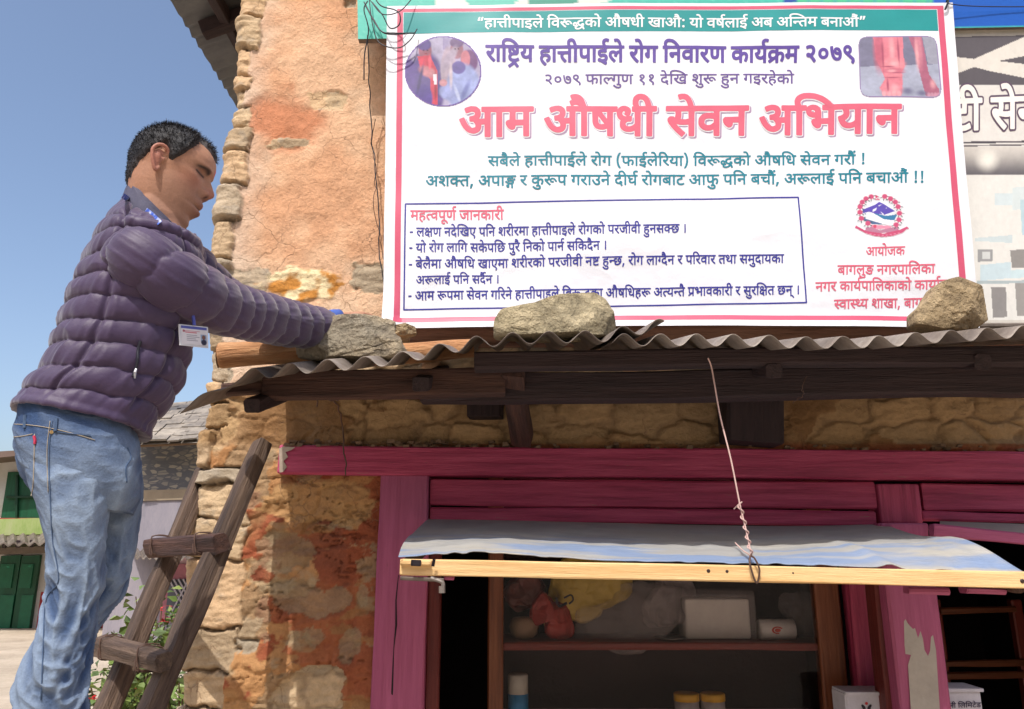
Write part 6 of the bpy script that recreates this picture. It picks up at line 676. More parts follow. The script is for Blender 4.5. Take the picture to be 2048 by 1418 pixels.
RUNS = {
'hdr': [24782,[[0,0,0],[1,500,0],[2,1031,0],[3,1290,0],[4,1971,0],[5,2230,0],[2,2798,0],[6,3057,0],[7,3548,0],[8,4226,0],[9,4486,0],[10,4745,0],[11,5301,0],[12,6088,0],[13,6879,0],[14,7641,0],[15,8160,0],[16,9183,0],[17,9761,0],[4,10376,0],[18,10895,0],[2,11713,0],[15,11972,0],[19,12995,0],[20,13549,0],[14,14129,0],[10,14648,0],[16,15204,0],[21,15782,0],[7,15782,0],[2,16460,0],[22,16719,0],[23,17470,0],[24,18234,0],[23,19065,0],[25,19829,0],[26,20088,0],[27,20446,0],[28,21016,0],[24,21874,0],[29,22445,0],[2,23000,0],[15,23259,0],[30,24282,0],[31,24282,0]]],
'title': [16274,[[32,0,0],[33,409,0],[34,668,0],[35,927,0],[36,1511,0],[37,2351,0],[33,2882,0],[38,3141,0],[39,3822,0],[40,4081,0],[33,4649,0],[41,4908,0],[42,5399,0],[43,6077,0],[32,6337,0],[44,6746,0],[45,7005,0],[46,7828,0],[47,8087,0],[48,8642,0],[33,9198,0],[32,9457,0],[49,9866,0],[50,10849,0],[33,11611,0],[36,11870,0],[51,12450,0],[52,12450,0],[53,13212,0],[54,14070,0],[55,14621,0],[56,15172,0],[57,15723,0]]],
'date': [14847,[[58,0,0],[59,551,0],[60,1102,0],[61,1653,0],[62,2464,0],[63,3235,0],[64,3494,0],[65,3994,0],[66,4557,0],[67,4557,0],[68,5540,0],[68,6091,0],[69,6902,0],[70,7367,0],[71,7422,0],[72,7681,0],[73,8759,0],[66,9439,0],[74,9439,0],[75,10486,0],[76,11017,0],[65,11832,0],[77,12395,0],[78,12886,0],[79,13295,0],[70,13826,0],[80,13826,0],[81,14588,0]]],
'main': [9783,[[82,0,0],[53,1023,0],[83,1881,0],[84,2904,0],[85,3482,0],[39,4097,0],[86,4616,0],[43,5292,0],[48,5292,0],[47,5848,0],[87,6663,0],[88,7427,0],[89,7686,0],[36,8389,0],[33,8969,0],[47,9228,0]]],
't1': [22666,[[90,0,0],[24,676,0],[91,1247,0],[7,1247,0],[8,1925,0],[1,2185,0],[2,2716,0],[3,2975,0],[4,3656,0],[5,3915,0],[2,4483,0],[22,4742,0],[7,5233,0],[8,5911,0],[92,6171,0],[14,6580,0],[93,6839,0],[94,7662,0],[95,8016,0],[2,8787,0],[22,9046,0],[7,9537,0],[8,10215,0],[96,10215,0],[92,10474,0],[20,10883,0],[2,11463,0],[97,11722,0],[9,12336,0],[10,12595,0],[11,13151,0],[12,13938,0],[13,14729,0],[14,15491,0],[15,16010,0],[16,17033,0],[98,17611,0],[17,17870,0],[90,18745,0],[8,19421,0],[10,19421,0],[29,19977,0],[93,20792,0],[92,21355,0],[99,21764,0],[100,22283,0]]],
't2': [29820,[[23,0,0],[101,764,0],[102,1444,0],[27,2047,0],[103,2617,0],[23,3145,0],[5,3909,0],[2,4477,0],[104,4736,0],[92,5643,0],[13,6312,0],[105,6853,0],[11,7074,0],[5,7861,0],[93,8689,0],[92,9252,0],[2,9661,0],[106,9920,0],[29,10468,0],[8,11023,0],[107,11283,0],[108,11803,0],[109,12062,0],[21,12653,0],[92,12913,0],[14,13322,0],[93,13581,0],[24,14144,0],[2,14715,0],[110,14974,0],[111,15738,0],[95,16761,0],[105,17310,0],[5,17792,0],[9,18360,0],[29,18619,0],[24,19434,0],[112,20005,0],[99,20639,0],[103,20898,0],[23,21426,0],[11,22190,0],[7,22977,0],[2,23655,0],[22,23914,0],[5,24665,0],[9,25233,0],[29,25492,0],[24,26307,0],[112,26878,0],[2,27512,0],[15,27771,0],[30,28794,0],[100,29054,0],[100,29437,0]]],
'b0': [6830,[[28,0,0],[1,598,0],[113,1129,0],[10,1478,0],[5,2034,0],[114,2602,0],[115,2602,0],[21,3325,0],[116,3585,0],[2,4327,0],[29,4586,0],[13,5141,0],[2,5903,0],[92,6162,0],[4,6571,0]]],
'b1': [23710,[[117,0,0],[7,600,0],[118,1278,0],[115,1990,0],[29,2973,0],[107,3528,0],[8,3993,0],[119,4048,0],[18,4307,0],[120,5125,0],[5,5938,0],[9,6506,0],[29,6765,0],[101,7580,0],[92,8260,0],[4,8669,0],[92,8928,0],[28,9337,0],[2,9935,0],[1,10454,0],[2,10985,0],[3,11244,0],[4,11925,0],[5,12184,0],[2,12752,0],[6,13011,0],[7,13502,0],[8,14180,0],[92,14440,0],[14,14849,0],[93,15108,0],[13,15671,0],[14,16433,0],[5,16952,0],[92,17520,0],[116,17929,0],[4,18671,0],[10,18930,0],[4,19486,0],[121,20005,0],[29,20536,0],[90,21091,0],[102,21767,0],[122,22370,0],[123,23331,0]]],
'b2': [16820,[[117,0,0],[20,600,0],[14,1180,0],[92,1699,0],[14,2108,0],[93,2367,0],[7,3190,0],[2,3868,0],[9,4127,0],[93,4386,0],[90,5209,0],[13,5885,0],[8,6426,0],[5,6647,0],[124,7215,0],[122,7474,0],[5,8435,0],[105,9003,0],[92,9003,0],[91,9412,0],[9,9672,0],[29,9931,0],[13,10486,0],[14,11248,0],[5,11767,0],[2,12335,0],[29,12594,0],[21,13149,0],[90,13409,0],[9,14085,0],[13,14344,0],[107,15106,0],[91,15571,0],[29,15626,0],[123,16441,0]]],
'b3': [30874,[[117,0,0],[24,600,0],[8,1171,0],[7,1171,0],[91,1849,0],[28,1849,0],[2,2447,0],[15,2966,0],[16,3989,0],[98,4567,0],[17,4826,0],[18,5701,0],[2,6519,0],[120,6778,0],[28,7331,0],[2,7929,0],[101,8448,0],[92,9128,0],[4,9537,0],[92,9796,0],[13,10205,0],[14,10967,0],[5,11486,0],[92,12054,0],[116,12463,0],[4,13205,0],[10,13464,0],[4,14020,0],[29,14539,0],[125,15094,0],[121,15938,0],[26,16469,0],[122,16827,0],[103,17528,0],[92,18056,0],[14,18465,0],[93,18724,0],[7,19547,0],[2,20225,0],[126,20484,0],[107,20765,0],[91,21230,0],[29,21285,0],[92,22100,0],[5,22769,0],[96,23337,0],[92,23596,0],[10,24005,0],[2,24561,0],[92,24820,0],[27,25489,0],[127,26059,0],[2,26701,0],[90,27220,0],[28,27896,0],[105,28494,0],[107,28494,0],[2,29014,0],[20,29273,0],[13,29853,0],[2,30615,0]]],
'b4': [7271,[[23,0,0],[11,764,0],[7,1551,0],[2,2229,0],[22,2488,0],[5,3239,0],[9,3807,0],[29,4066,0],[90,4881,0],[107,5557,0],[128,6022,0],[29,6077,0],[123,6892,0]]],
'b5': [33125,[[117,0,0],[111,600,0],[28,1623,0],[11,2481,0],[5,3268,0],[28,3836,0],[2,4434,0],[90,4953,0],[8,5629,0],[10,5629,0],[29,6185,0],[93,7000,0],[96,7563,0],[92,7822,0],[29,8231,0],[8,8786,0],[1,9046,0],[2,9577,0],[3,9836,0],[4,10517,0],[5,10776,0],[2,11344,0],[6,11603,0],[7,12094,0],[8,12772,0],[9,13032,0],[10,13291,0],[11,13847,0],[12,14634,0],[13,15425,0],[2,16187,0],[15,16706,0],[16,17729,0],[98,18307,0],[17,18566,0],[1,19181,0],[11,19712,0],[23,20759,0],[113,21523,0],[20,21872,0],[26,22452,0],[27,22810,0],[91,23380,0],[129,23640,0],[130,24208,0],[2,24911,0],[10,25170,0],[13,25726,0],[2,26488,0],[92,26747,0],[4,27156,0],[92,27675,0],[90,28344,0],[105,29020,0],[92,29020,0],[131,29429,0],[118,29688,0],[27,30400,0],[122,31230,0],[29,31931,0],[132,32486,0],[123,32746,0]]],
'o1': [3366,[[111,0,0],[20,1023,0],[14,1603,0],[116,1862,0],[13,2604,0]]],
'o2': [7290,[[24,0,0],[2,571,0],[93,830,0],[7,1393,0],[105,2071,0],[133,2071,0],[29,2978,0],[93,3533,0],[92,4096,0],[5,4505,0],[2,5073,0],[124,5332,0],[7,5591,0],[13,6269,0],[2,7031,0]]],
'o3': [10572,[[29,0,0],[93,555,0],[92,1118,0],[13,1787,0],[2,2549,0],[20,2808,0],[21,3388,0],[5,3388,0],[2,3956,0],[124,4215,0],[7,4474,0],[13,5152,0],[2,5914,0],[13,6173,0],[14,6935,0],[13,7454,0],[2,8216,0],[20,8475,0],[2,9055,0],[21,9314,0],[7,9314,0],[20,9992,0]]],
'o4': [8075,[[134,0,0],[10,389,0],[2,945,0],[135,1204,0],[20,1973,0],[101,2813,0],[2,3493,0],[18,3752,0],[2,4570,0],[103,4829,0],[24,5357,0],[2,5928,0],[93,6187,0],[7,6750,0],[105,7428,0],[133,7428,0]]],
's1': [2970,[[136,0,0],[137,504,0],[138,1023,0],[139,1699,0],[140,1699,0],[136,2057,0],[141,2561,0]]],
'c1': [5626,[[13,0,0],[142,762,0],[29,1677,0],[4,2232,0],[124,2751,0],[7,3010,0],[98,3688,0],[28,3947,0],[110,4545,0],[8,5005,0],[143,5049,0]]],
'main_out': [9783,[[144,0,0],[145,1023,0],[146,1881,0],[147,2904,0],[148,3482,0],[149,4097,0],[150,4616,0],[151,5292,0],[152,5292,0],[153,5848,0],[154,6663,0],[155,7427,0],[156,7686,0],[157,8389,0],[158,8969,0],[153,9228,0]]],
's1_out': [2970,[[159,0,0],[160,504,0],[161,1023,0],[162,1699,0],[163,1699,0],[159,2057,0],[164,2561,0]]]}

GL = [[(np.cumsum(np.array(c).reshape(-1, 2), 0) * 5).ravel() for c in g] for g in GLYPHS]
_tess = {}
def glyph(gi):
    if gi not in _tess:
        vv = []; ee = []; ps = []
        for c in GL[gi]:
            p = np.array(c, float).reshape(-1, 2); e_ = np.roll(p, -1, 0) - p; p = np.concatenate([p[i] + e_[i] * np.arange(k)[:, None] / k for i in range(len(p)) for k in [int(np.hypot(*e_[i]) // 130) + 1]])
            m0 = len(vv); vv += [Vector(q) for q in p]; ps.append(p)
            ee += [(m0 + i, m0 + (i + 1) % len(p)) for i in range(len(p))]
        r = delaunay_2d_cdt(vv, ee, [], 1, 1e-3); ov = np.array([(v[0], v[1]) for v in r[0]]); F = []
        for t in r[2]:
            cx, cy = ov[list(t)].mean(0); ins = False
            for p in ps:
                a = p; b = np.roll(p, -1, 0); cr_ = (a[:, 1] <= cy) != (b[:, 1] <= cy)
                xi = a[:, 0] + (cy - a[:, 1]) * (b[:, 0] - a[:, 0]) / np.where(b[:, 1] == a[:, 1], 1, b[:, 1] - a[:, 1])
                ins ^= bool(((xi > cx) & cr_).sum() % 2)
            if ins: F.append(t)
        _tess[gi] = (ov, F)
    return _tess[gi]
def text(name, key, p0, p1, hpx, place, m, parent, lay=0., sx=1.):
    """p0, p1: pixel ends of the headline stroke; hpx: pixels from headline to foot; place(px, py, lift) -> point"""
    w, run = RUNS[key]; V = []; F = []; n = 0
    for j, (gi, ox, oy) in enumerate(run):
        ov, f = glyph(gi)
        for x, y in ov:
            t = (x + ox) / w; q = (y + oy - 625) / 625
            V.append(place(p0[0] + (p1[0] - p0[0]) * t, p0[1] + (p1[1] - p0[1]) * t - q * hpx, lay + (j % 3) * .00025))
        F += [tuple(i + n for i in t) for t in f]; n += len(ov)
    V = np.array(V)
    F2 = []
    for f in F:                                              # faces turned to the street
        a, b_, c = V[list(f)]; nn = np.cross(b_ - a, c - a); F2.append(f if nn[1] < 0 else f[::-1])
    return obj(name, V, F2, m, parent)

# ---------------------------------------------------------------- banner
YB = 2.80
def wob(X, Z):
    return .006 * vn(X * 2.1, Z * 2.6, 0, 7) + .0040 * vn(X * 5.3 + Z * 2, Z * 4.1 - X, 0, 8) + .0007 * vn(X * 9 - Z * 7, Z * 9, 3, 9)
def onb(px, py, lift=0.):
    q = P(px, py, YB); return np.array([q[0], YB - wob(q[0], q[2]) - lift, q[2]])
TL, TR, BR, BL = (774, 12), (1907, 3), (1958, 656), (766, 659)
def bq(u, v):                                                 # banner parameters to pixels, then to its plane
    top = np.array(TL) * (1 - u) + np.array(TR) * u; bot = np.array(BL) * (1 - u) + np.array(BR) * u
    p = top * (1 - v) + bot * v
    p[1] += -5 * math.sin(math.pi * u) * v - 1 * math.sin(math.pi * u) * (1 - v)
    if u < .03: p[0] += 0
    return p
def curl(u, v): return .03 * ss(.965, 1, 1 - u) * ss(.86, 1, v) + .012 * ss(.955, 1, v)
def strip(u0, u1, v0, v1, lift, nu=90, nv=4):
    us = np.linspace(u0, u1, nu); vs = np.linspace(v0, v1, nv)
    V = [onb(*bq(u, v), lift + curl(u, v)) for v in vs for u in us]
    return V, [tuple(f) for f in grid_faces(nv, nu)]
BAN = thing('banner', 'white vinyl health campaign banner with pink border and Devanagari lettering over the tin roof', 'banner', P(1360, 655, YB))
V, F = strip(0, 1, 0, 1, 0, 150, 84)
V = np.array(V).reshape(84, 150, 3)
uu = np.linspace(0, 1, 150)[None, :]; vv_ = np.linspace(0, 1, 84)[:, None]
def creases(m):
    nt = m.node_tree; L = nt.links.new; b = nt.nodes['Principled BSDF']
    co = _n(m, 'ShaderNodeTexCoord'); vo = _n(m, 'ShaderNodeTexVoronoi', feature='F1', i_Scale=3.3); ns = _n(m, 'ShaderNodeTexNoise', i_Scale=4, i_Detail=3)
    L(co.outputs['Object'], ns.inputs['Vector']); va = _n(m, 'ShaderNodeVectorMath', operation='MULTIPLY_ADD'); va.inputs[1].default_value = (.5, .5, .5)
    L(ns.outputs['Color'], va.inputs[0]); L(co.outputs['Object'], va.inputs[2]); L(va.outputs[0], vo.inputs['Vector'])
    on = b.inputs['Normal'].links[0].from_socket
    bp = _n(m, 'ShaderNodeBump', i_Strength=.17, i_Distance=.05); L(vo.outputs['Distance'], bp.inputs['Height']); L(on, bp.inputs['Normal']); L(bp.outputs[0], b.inputs['Normal'])
creases(M['vinyl'])
obj('sheet', V, [tuple(f) for f in grid_faces(84, 150)], M['vinyl'], BAN, True)
PINK = ink('pink_ink', lin(202, 84, 112)); TEAL = ink('teal_ink', lin(30, 142, 142)); PURP = ink('purple_ink', lin(92, 70, 150)); NAVY = ink('navy_ink', lin(50, 50, 140))
WHI = ink('white_ink', (.78, .78, .80)); SAL = ink('salmon_ink', lin(212, 98, 120)); SHD = ink('mauve_ink', lin(168, 140, 170)); TEX = ink('teal_text_ink', lin(24, 122, 140)); PUR2 = ink('soft_purple_ink', lin(98, 76, 140))
b = MB()
for a in ((.018, .982, .0095, .0195), ): b.add(*strip(*a, .0006, 140, 3))
for a in ((.018, .984, .966, .981), ): b.add(*strip(*a, .0006, 140, 3))
for a in ((.0185, .0285, .0095, .981), (.972, .983, .0095, .981)):
    us = np.linspace(a[0], a[1], 3); vs = np.linspace(a[2], a[3], 90)
    b.add([onb(*bq(u, v), .0008 + curl(u, v)) for v in vs for u in us], [tuple(f) for f in grid_faces(90, 3)])
b.build('border', PINK, BAN)
b = MB().add(*strip(.0295, .971, .0215, .0865, .0006, 140, 6)); b.build('header_band', TEAL, BAN)
T = lambda key, p0, p1, h, m, lay=.0011: text('lettering', key, p0, p1, h, onb, m, BAN, lay)
T('hdr', (953, 38), (1733, 35), 18, WHI, .0013)
T('title', (972, 92), (1709, 92), 31, PURP)
T('date', (1088, 149), (1589, 146), 19, PUR2)
text('lettering_shadow', 'main_out', (921, 219), (1803, 213), 56, onb, SHD, BAN, .0005)
text('lettering_outline', 'main_out', (918, 217), (1800, 211), 56, onb, WHI, BAN, .0012)
T('main', (918, 216), (1800, 210), 56, SAL, .0019)
T('t1', (976, 312), (1732, 309), 19, TEX)
T('t2', (851, 352), (1850, 345), 20, TEX)
T('b0', (821, 421), (1007, 419), 19, SAL)
T('b1', (819, 456), (1373, 449), 17, NAVY)
T('b2', (818, 488), (1214, 483), 17, NAVY)
T('b3', (817, 521), (1568, 508), 17, NAVY)
T('b4', (832, 553), (999, 550), 16, NAVY)
T('b5', (816, 584), (1600, 571), 17, NAVY)
T('o1', (1731, 495), (1809, 493), 17, SAL)
T('o2', (1674, 532), (1868, 529), 18, SAL)
T('o3', (1631, 565), (1912, 560), 18, SAL)
T('o4', (1668, 600), (1880, 595), 18, SAL)
b = MB()                                                      # ruled box round the small print
cs = [(811, 408), (1597, 394), (1613, 605), (808, 620)]
for (a, c) in zip(cs, cs[1:] + cs[:1]):
    n = 60; a, c = np.array(a, float), np.array(c, float); d = unit(c - a); nn = np.array([-d[1], d[0]]) * 1.5; ts = np.linspace(-.001, 1.001, n)
    b.add([onb(*(a + (c - a) * t + s * nn), .0008) for t in ts for s in (-1, 1)], [tuple(f) for f in grid_faces(n, 2)])
b.build('ruled_box', NAVY, BAN)

class Print:                                                  # a printed picture: colour per point of a fine sheet
    def __init__(s, w, h, c): s.x, s.y = np.meshgrid(np.arange(w) / (w - 1), np.arange(h) / (h - 1)); s.c = np.ones((h, w, 3)) * np.array(lin(*c)); s.w, s.h = w, h; s.a = np.ones((h, w))
    def mixc(s, m, c): s.c = mix(s.c, lin(*c), m)
    def ell(s, cx, cy, a, b_, c, soft=.12, rot=0, al=1):
        co, si = math.cos(rot), math.sin(rot); u = ((s.x - cx) * co + (s.y - cy) * si) / a; v = (-(s.x - cx) * si + (s.y - cy) * co) / b_
        s.mixc(al * (1 - ss(1 - soft, 1 + soft, np.hypot(u, v))), c); return s
    def poly(s, pts, c, al=1, soft=0):
        ins = np.zeros(s.x.shape, bool); p = np.array(pts, float)
        for (x0, y0), (x1, y1) in zip(p, np.roll(p, -1, 0)):
            if y0 == y1: continue
            cr_ = (y0 <= s.y) != (y1 <= s.y); ins ^= cr_ & (x0 + (s.y - y0) * (x1 - x0) / (y1 - y0) > s.x)
        s.mixc(al * ins, c); return s
    def speck(s, k, am, seed): s.c = np.clip(s.c * (1 + am * fbm(s.x * k, s.y * k, 0, seed)[..., None]), 0, 1); return s
    def build(s, name, q, parent, mask=None, lift=.0010, place=None, **kw):
        """q: four pixel corners TL TR BR BL"""
        q = np.array(q, float); place = place or onb; V = []
        for j in range(s.h):
            for i in range(s.w):
                u, v = s.x[j, i], s.y[j, i]; p = (q[0] * (1 - u) + q[1] * u) * (1 - v) + (q[3] * (1 - u) + q[2] * u) * v
                V.append(place(p[0], p[1], lift))
        F = grid_faces(s.h, s.w)
        if mask is not None: F = F[mask.ravel()[F].min(1) > 0]
        return obj(name, V, F, M['print'], parent, True, s.c * .86)
# round picture: women giving and taking medicine
p = Print(110, 110, (176, 168, 196)); p.poly([(.5, 0), (1, 0), (1, .2), (.5, .2)], (150, 140, 176)).ell(.86, .3, .3, .5, (170, 160, 190))
p.ell(.28, .72, .24, .5, (88, 70, 132)).ell(.07, .6, .10, .28, (92, 72, 138)).ell(.27, .2, .085, .13, (150, 92, 110)).ell(.26, .12, .09, .08, (92, 74, 140))
p.poly([(.17, .28), (.33, .27), (.43, .5), (.43, .98), (.35, .98), (.33, .6), (.2, .42)], (196, 60, 84)).ell(.3, .5, .12, .07, (186, 120, 130), .3, .5).ell(.24, .88, .12, .2, (84, 66, 140))
p.ell(.57, .5, .1, .34, (178, 160, 176)).ell(.68, .2, .085, .13, (150, 104, 120)).ell(.68, .1, .09, .07, (112, 88, 130)).ell(.58, .33, .06, .2, (170, 156, 176), .3, .5)
p.ell(.84, .36, .11, .16, (110, 70, 120)).ell(.79, .33, .06, .12, (190, 116, 130)).ell(.76, .74, .22, .34, (150, 160, 206)).ell(.7, .45, .09, .09, (104, 92, 156)).ell(.56, .8, .12, .1, (150, 158, 206), .2, .6).ell(.5, .66, .05, .05, (196, 140, 150))
for a_, b_ in ((.25, .2), (.30, .2)): p.ell(a_, b_, .012, .010, (70, 40, 60), .4)
p.ell(.28, .245, .022, .008, (150, 50, 70), .4).ell(.66, .19, .010, .010, (70, 44, 64), .4).ell(.70, .19, .010, .010, (70, 44, 64), .4).ell(.33, .36, .02, .10, (226, 90, 110), .5).ell(.40, .7, .015, .2, (150, 36, 60), .5).ell(.2, .62, .02, .2, (64, 50, 104), .6, .2).ell(.78, .78, .03, .16, (116, 124, 180), .6, .4).ell(.68, .82, .02, .12, (190, 198, 230), .6, -.3).ell(.6, .56, .02, .16, (206, 190, 200), .6)
p.poly([(.37, .54), (.42, .54), (.42, .68), (.38, .68)], (236, 226, 236)).speck(9, .30, 3).speck(26, .16, 4)
rr = np.hypot((p.x - .5) / .5, (p.y - .5) / .5); p.mixc((rr > .955) * 1., (108, 80, 160))
p.build('picture', [(808, 72), (963, 72), (965, 214), (809, 214)], BAN, rr <= 1)
# picture of a swollen leg and foot
p = Print(120, 96, (172, 176, 196)); p.poly([(0, 0), (1, 0), (1, .46), (0, .5)], (128, 126, 150)).speck(7, .18, 31)
p.poly([(.82, 0), (1, 0), (1, .46), (.86, .46)], (160, 160, 176))
sk1, sk2 = (224, 132, 146), (196, 104, 124)
p.poly([(.19, 0), (.57, 0), (.56, .3), (.57, .5), (.52, .6), (.53, .74), (.5, .97), (.3, .97), (.24, .85), (.31, .7), (.28, .58), (.22, .4)], sk1)
p.ell(.42, .46, .15, .1, (232, 146, 156), .3).ell(.42, .57, .13, .05, (206, 116, 134), .4).ell(.42, .64, .11, .05, (226, 138, 150), .3).ell(.25, .24, .06, .3, sk2, .6).ell(.39, .88, .13, .1, (226, 140, 154), .3)
for i in range(4): p.ell(.29 + .06 * i, .945, .026, .045, (236, 168, 176), .4)
p.poly([(.64, 0), (.81, 0), (.84, .4), (.86, .62), (.97, .86), (.97, .97), (.80, .97), (.76, .7), (.71, .3)], (176, 104, 128)).ell(.76, .2, .04, .3, (206, 132, 148), .6)
for i in range(4): p.ell(.84 + .04 * i, .95, .02, .035, (204, 150, 170), .4)
for x_, y_, a_, b_ in ((.30, .3, .012, .22), (.5, .25, .012, .2), (.36, .5, .08, .012), (.46, .6, .09, .010), (.40, .68, .09, .010), (.34, .8, .012, .1)): p.ell(x_, y_, a_, b_, (172, 84, 108), .7)
for x_, y_, a_, b_ in ((.42, .2, .03, .16), (.44, .45, .05, .04), (.40, .57, .05, .02), (.42, .86, .04, .06), (.73, .3, .02, .2), (.9, .78, .03, .06)): p.ell(x_, y_, a_, b_, (246, 184, 188), .9, 0, .7)
p.ell(.58, .9, .06, .05, (120, 118, 146), .8).ell(.75, .93, .06, .04, (120, 118, 146), .8)
p.speck(24, .12, 5)
cxx = np.maximum(np.abs(p.x - .5) - .40, 0) / .10; cyy = np.maximum(np.abs(p.y - .5) - .375, 0) / .125; rr = np.hypot(cxx, cyy); p.mixc((rr > .86) * 1., (150, 132, 176))
p.build('picture', [(1716, 73), (1874, 70), (1886, 194), (1720, 195)], BAN, rr <= 1)
# round wreath emblem with mountains
p = Print(132, 112, (255, 255, 255)); al = np.zeros(p.x.shape)
base = p.c.copy()
Z1 = lambda x, y: ((x - 240) / 1450., (y - 100) / 1170.)
zp = lambda *q: [Z1(*a) for a in q]
p.poly(zp((460, 500), (800, 370), (900, 300), (1010, 345), (1330, 545), (1050, 640), (800, 610), (640, 560), (470, 600)), (98, 82, 182))
p.poly(zp((500, 600), (800, 600), (1050, 660), (1380, 640), (1300, 780), (1050, 770), (850, 680), (600, 660)), (62, 128, 172))
p.poly(zp((490, 700), (960, 860), (980, 890), (720, 890), (480, 780)), (84, 110, 150))
p.poly(zp((560, 590), (690, 570), (850, 650), (1010, 750), (1280, 790), (1290, 930), (1100, 900), (900, 850), (540, 740)), (240, 240, 246))
for q in ([(740, 500), (850, 450), (820, 520), (730, 570)], [(930, 550), (1030, 620), (1000, 640)], [(1070, 470), (1120, 450), (1100, 480)], [(880, 400), (990, 370), (900, 420)], [(1060, 650), (1340, 550), (1250, 640), (1120, 670)]): p.poly(zp(*q), (240, 240, 246))
p.poly(zp((680, 890), (1250, 930), (1150, 1000), (850, 1010), (680, 980)), (240, 150, 176)).ell(*Z1(780, 940), .03, .04, (214, 80, 110))
p.poly(zp((540, 960), (700, 950), (900, 1040), (1250, 960), (1400, 960), (1400, 1080), (900, 1120), (520, 1060)), (190, 130, 156))
for i, (x, y) in enumerate([(700, 170), (560, 220), (460, 310), (400, 430), (395, 570), (430, 730), (600, 860), (1060, 165), (1215, 225), (1340, 310), (1410, 430), (1440, 600), (1420, 770), (1340, 900)]):
    for k_ in range(4):
        a_ = math.pi * (.2 + .3 * k_) + (0 if x < 900 else -.6); X0, Y0 = Z1(x + 95 * math.cos(a_) * (-1 if x < 900 else 1), y + 90 * math.sin(a_)); p.ell(X0, Y0, .03, .010, (70, 92, 100), .3, a_ if x > 900 else -a_)
    p.ell(*Z1(x, y), .050, .056, (206, 84, 124), .25)
p.poly(zp((805, 110), (930, 180), (850, 185), (935, 248), (815, 248)), (206, 70, 110)).ell(*Z1(848, 215), .012, .016, (240, 220, 230))
p.poly(zp((285, 910), (250, 975), (330, 1010), (560, 1130), (800, 1200), (1020, 1215), (1250, 1190), (1500, 1110), (1610, 1020), (1680, 1000), (1610, 940), (1430, 1030), (1000, 1130), (560, 1060)), (204, 84, 122))
for i in range(9): p.ell(*Z1(560 + i * 105, 1115 + 55 * math.sin(i / 8 * math.pi)), .022, .009, (232, 150, 176))
mk = (np.abs(p.c - base).max(-1) > .02)
mk[1:] |= mk[:-1]; mk[:, 1:] |= mk[:, :-1]
p.build('emblem', [(1708, 388), (1816, 388), (1820, 478), (1708, 479)], BAN, mk)
# knot of twine at the corners
b = MB(); q = onb(1893, 8, .01); tube(cr([q + [-.012, 0, -.03], q + [0, -.01, .0], q + [.006, -.006, .03], q + [.012, .02, .02]], 12), .004, 6, b)
tube(cr([q + [0, .0, 0], q + [.1, .01, -.004], q + [.3, .02, .0], q + [.8, .03, .012]], 16), .0022, 5, b); b.build('tie', M['wire'], BAN)

# ---------------------------------------------------------------- sign boards behind
def onp(Y): return lambda px, py, lift=0.: P(px, py, Y - lift)
sg = thing('sign_board', 'long teal and blue shop sign board above the banner', 'sign', P(1300, 78, 2.83))
p = Print(240, 60, (70, 190, 172)); p.speck(5, .10, 2)
p.mixc(((p.x * 46 + p.y * 6) % 1 < .12) * .35, (120, 214, 196))
p.poly([(0.085, 0), (.35, 0), (.33, .7), (.26, .9), (.1, .9)], (232, 228, 220)).poly([(.21, .5), (.3, .5), (.26, .93), (.22, .93)], (60, 150, 130))
p.mixc((np.hypot((p.x - .17) / .04, (p.y - .55) / .3) < 1) * 1., (96, 196, 178)); p.poly([(.545, 0), (.562, 0), (.552, 1), (.535, 1)], (34, 80, 170)); p.poly([(.56, 0), (.76, 0), (.75, 1), (.55, 1)], (84, 196, 150)); p.mixc(((p.x * 60) % 1 < .3) * (p.x > .56) * (p.x < .74) * .4, (60, 150, 190))
p.poly([(.735, 0), (1, 0), (1, 1), (.745, 1)], (22, 92, 190)).poly([(.72, 0), (.735, 0), (.745, 1), (.73, 1)], (40, 100, 200))
p.build('panel', [(712, -190), (2300, -190), (2300, 49), (716, 78)], sg, place=onp(2.83), lift=0)
b = MB(); a, c, d, e = P(712, -190, 2.833), P(2300, -190, 2.833), P(2300, 49, 2.833), P(716, 78, 2.833); k_ = np.array([0, .03, 0])
b.add([a, c, d, e, a + k_, c + k_, d + k_, e + k_], [(4, 5, 6, 7), (0, 1, 5, 4), (1, 2, 6, 5), (2, 3, 7, 6), (3, 0, 4, 7)]); b.build('backing', M['tin'], sg)
sg2 = thing('sign_board', 'white shop sign board with outlined lettering and a printed building photo, right of the banner', 'sign', P(2100, 650, 2.85))
p = Print(230, 380, (226, 222, 216)); p.speck(3, .05, 12)
px_ = lambda x, y: ((x - 1880) / 300., (y - 52) / 608.)
def pp(*a): return [px_(*q) for q in a]
p.poly(pp((1880, 52), (2320, 52), (2320, 70), (1880, 74)), (186, 178, 166))  # greyish shadow band along the top edge, put into the print colour
p.poly(pp((1880, 74), (2320, 66), (2320, 170), (1880, 170)), (96, 90, 94))
p.poly(pp((1880, 110), (1948, 118), (2048, 74), (2150, 66), (2320, 66), (2150, 96), (2060, 110), (1996, 122), (2048, 128), (2320, 150), (2320, 170), (2060, 158), (1980, 142), (1948, 134), (1880, 160)), (228, 222, 212))
p.poly(pp((1880, 284), (2320, 277), (2320, 281), (1880, 288)), (80, 74, 80)).poly(pp((1880, 291), (2320, 284), (2320, 286), (1880, 294)), (90, 84, 88))
g_ = ss(0, 1, (p.y - px_(0, 290)[1]) / (px_(0, 352)[1] - px_(0, 290)[1])); m_ = ((p.y > px_(0, 294)[1]) & (p.y < px_(0, 350)[1])) * 1.
p.mixc(m_, (214, 208, 200)); p.mixc(m_ * g_, (104, 100, 104)); p.ell(*px_(1975, 318), .06, .03, (240, 236, 226), .8)
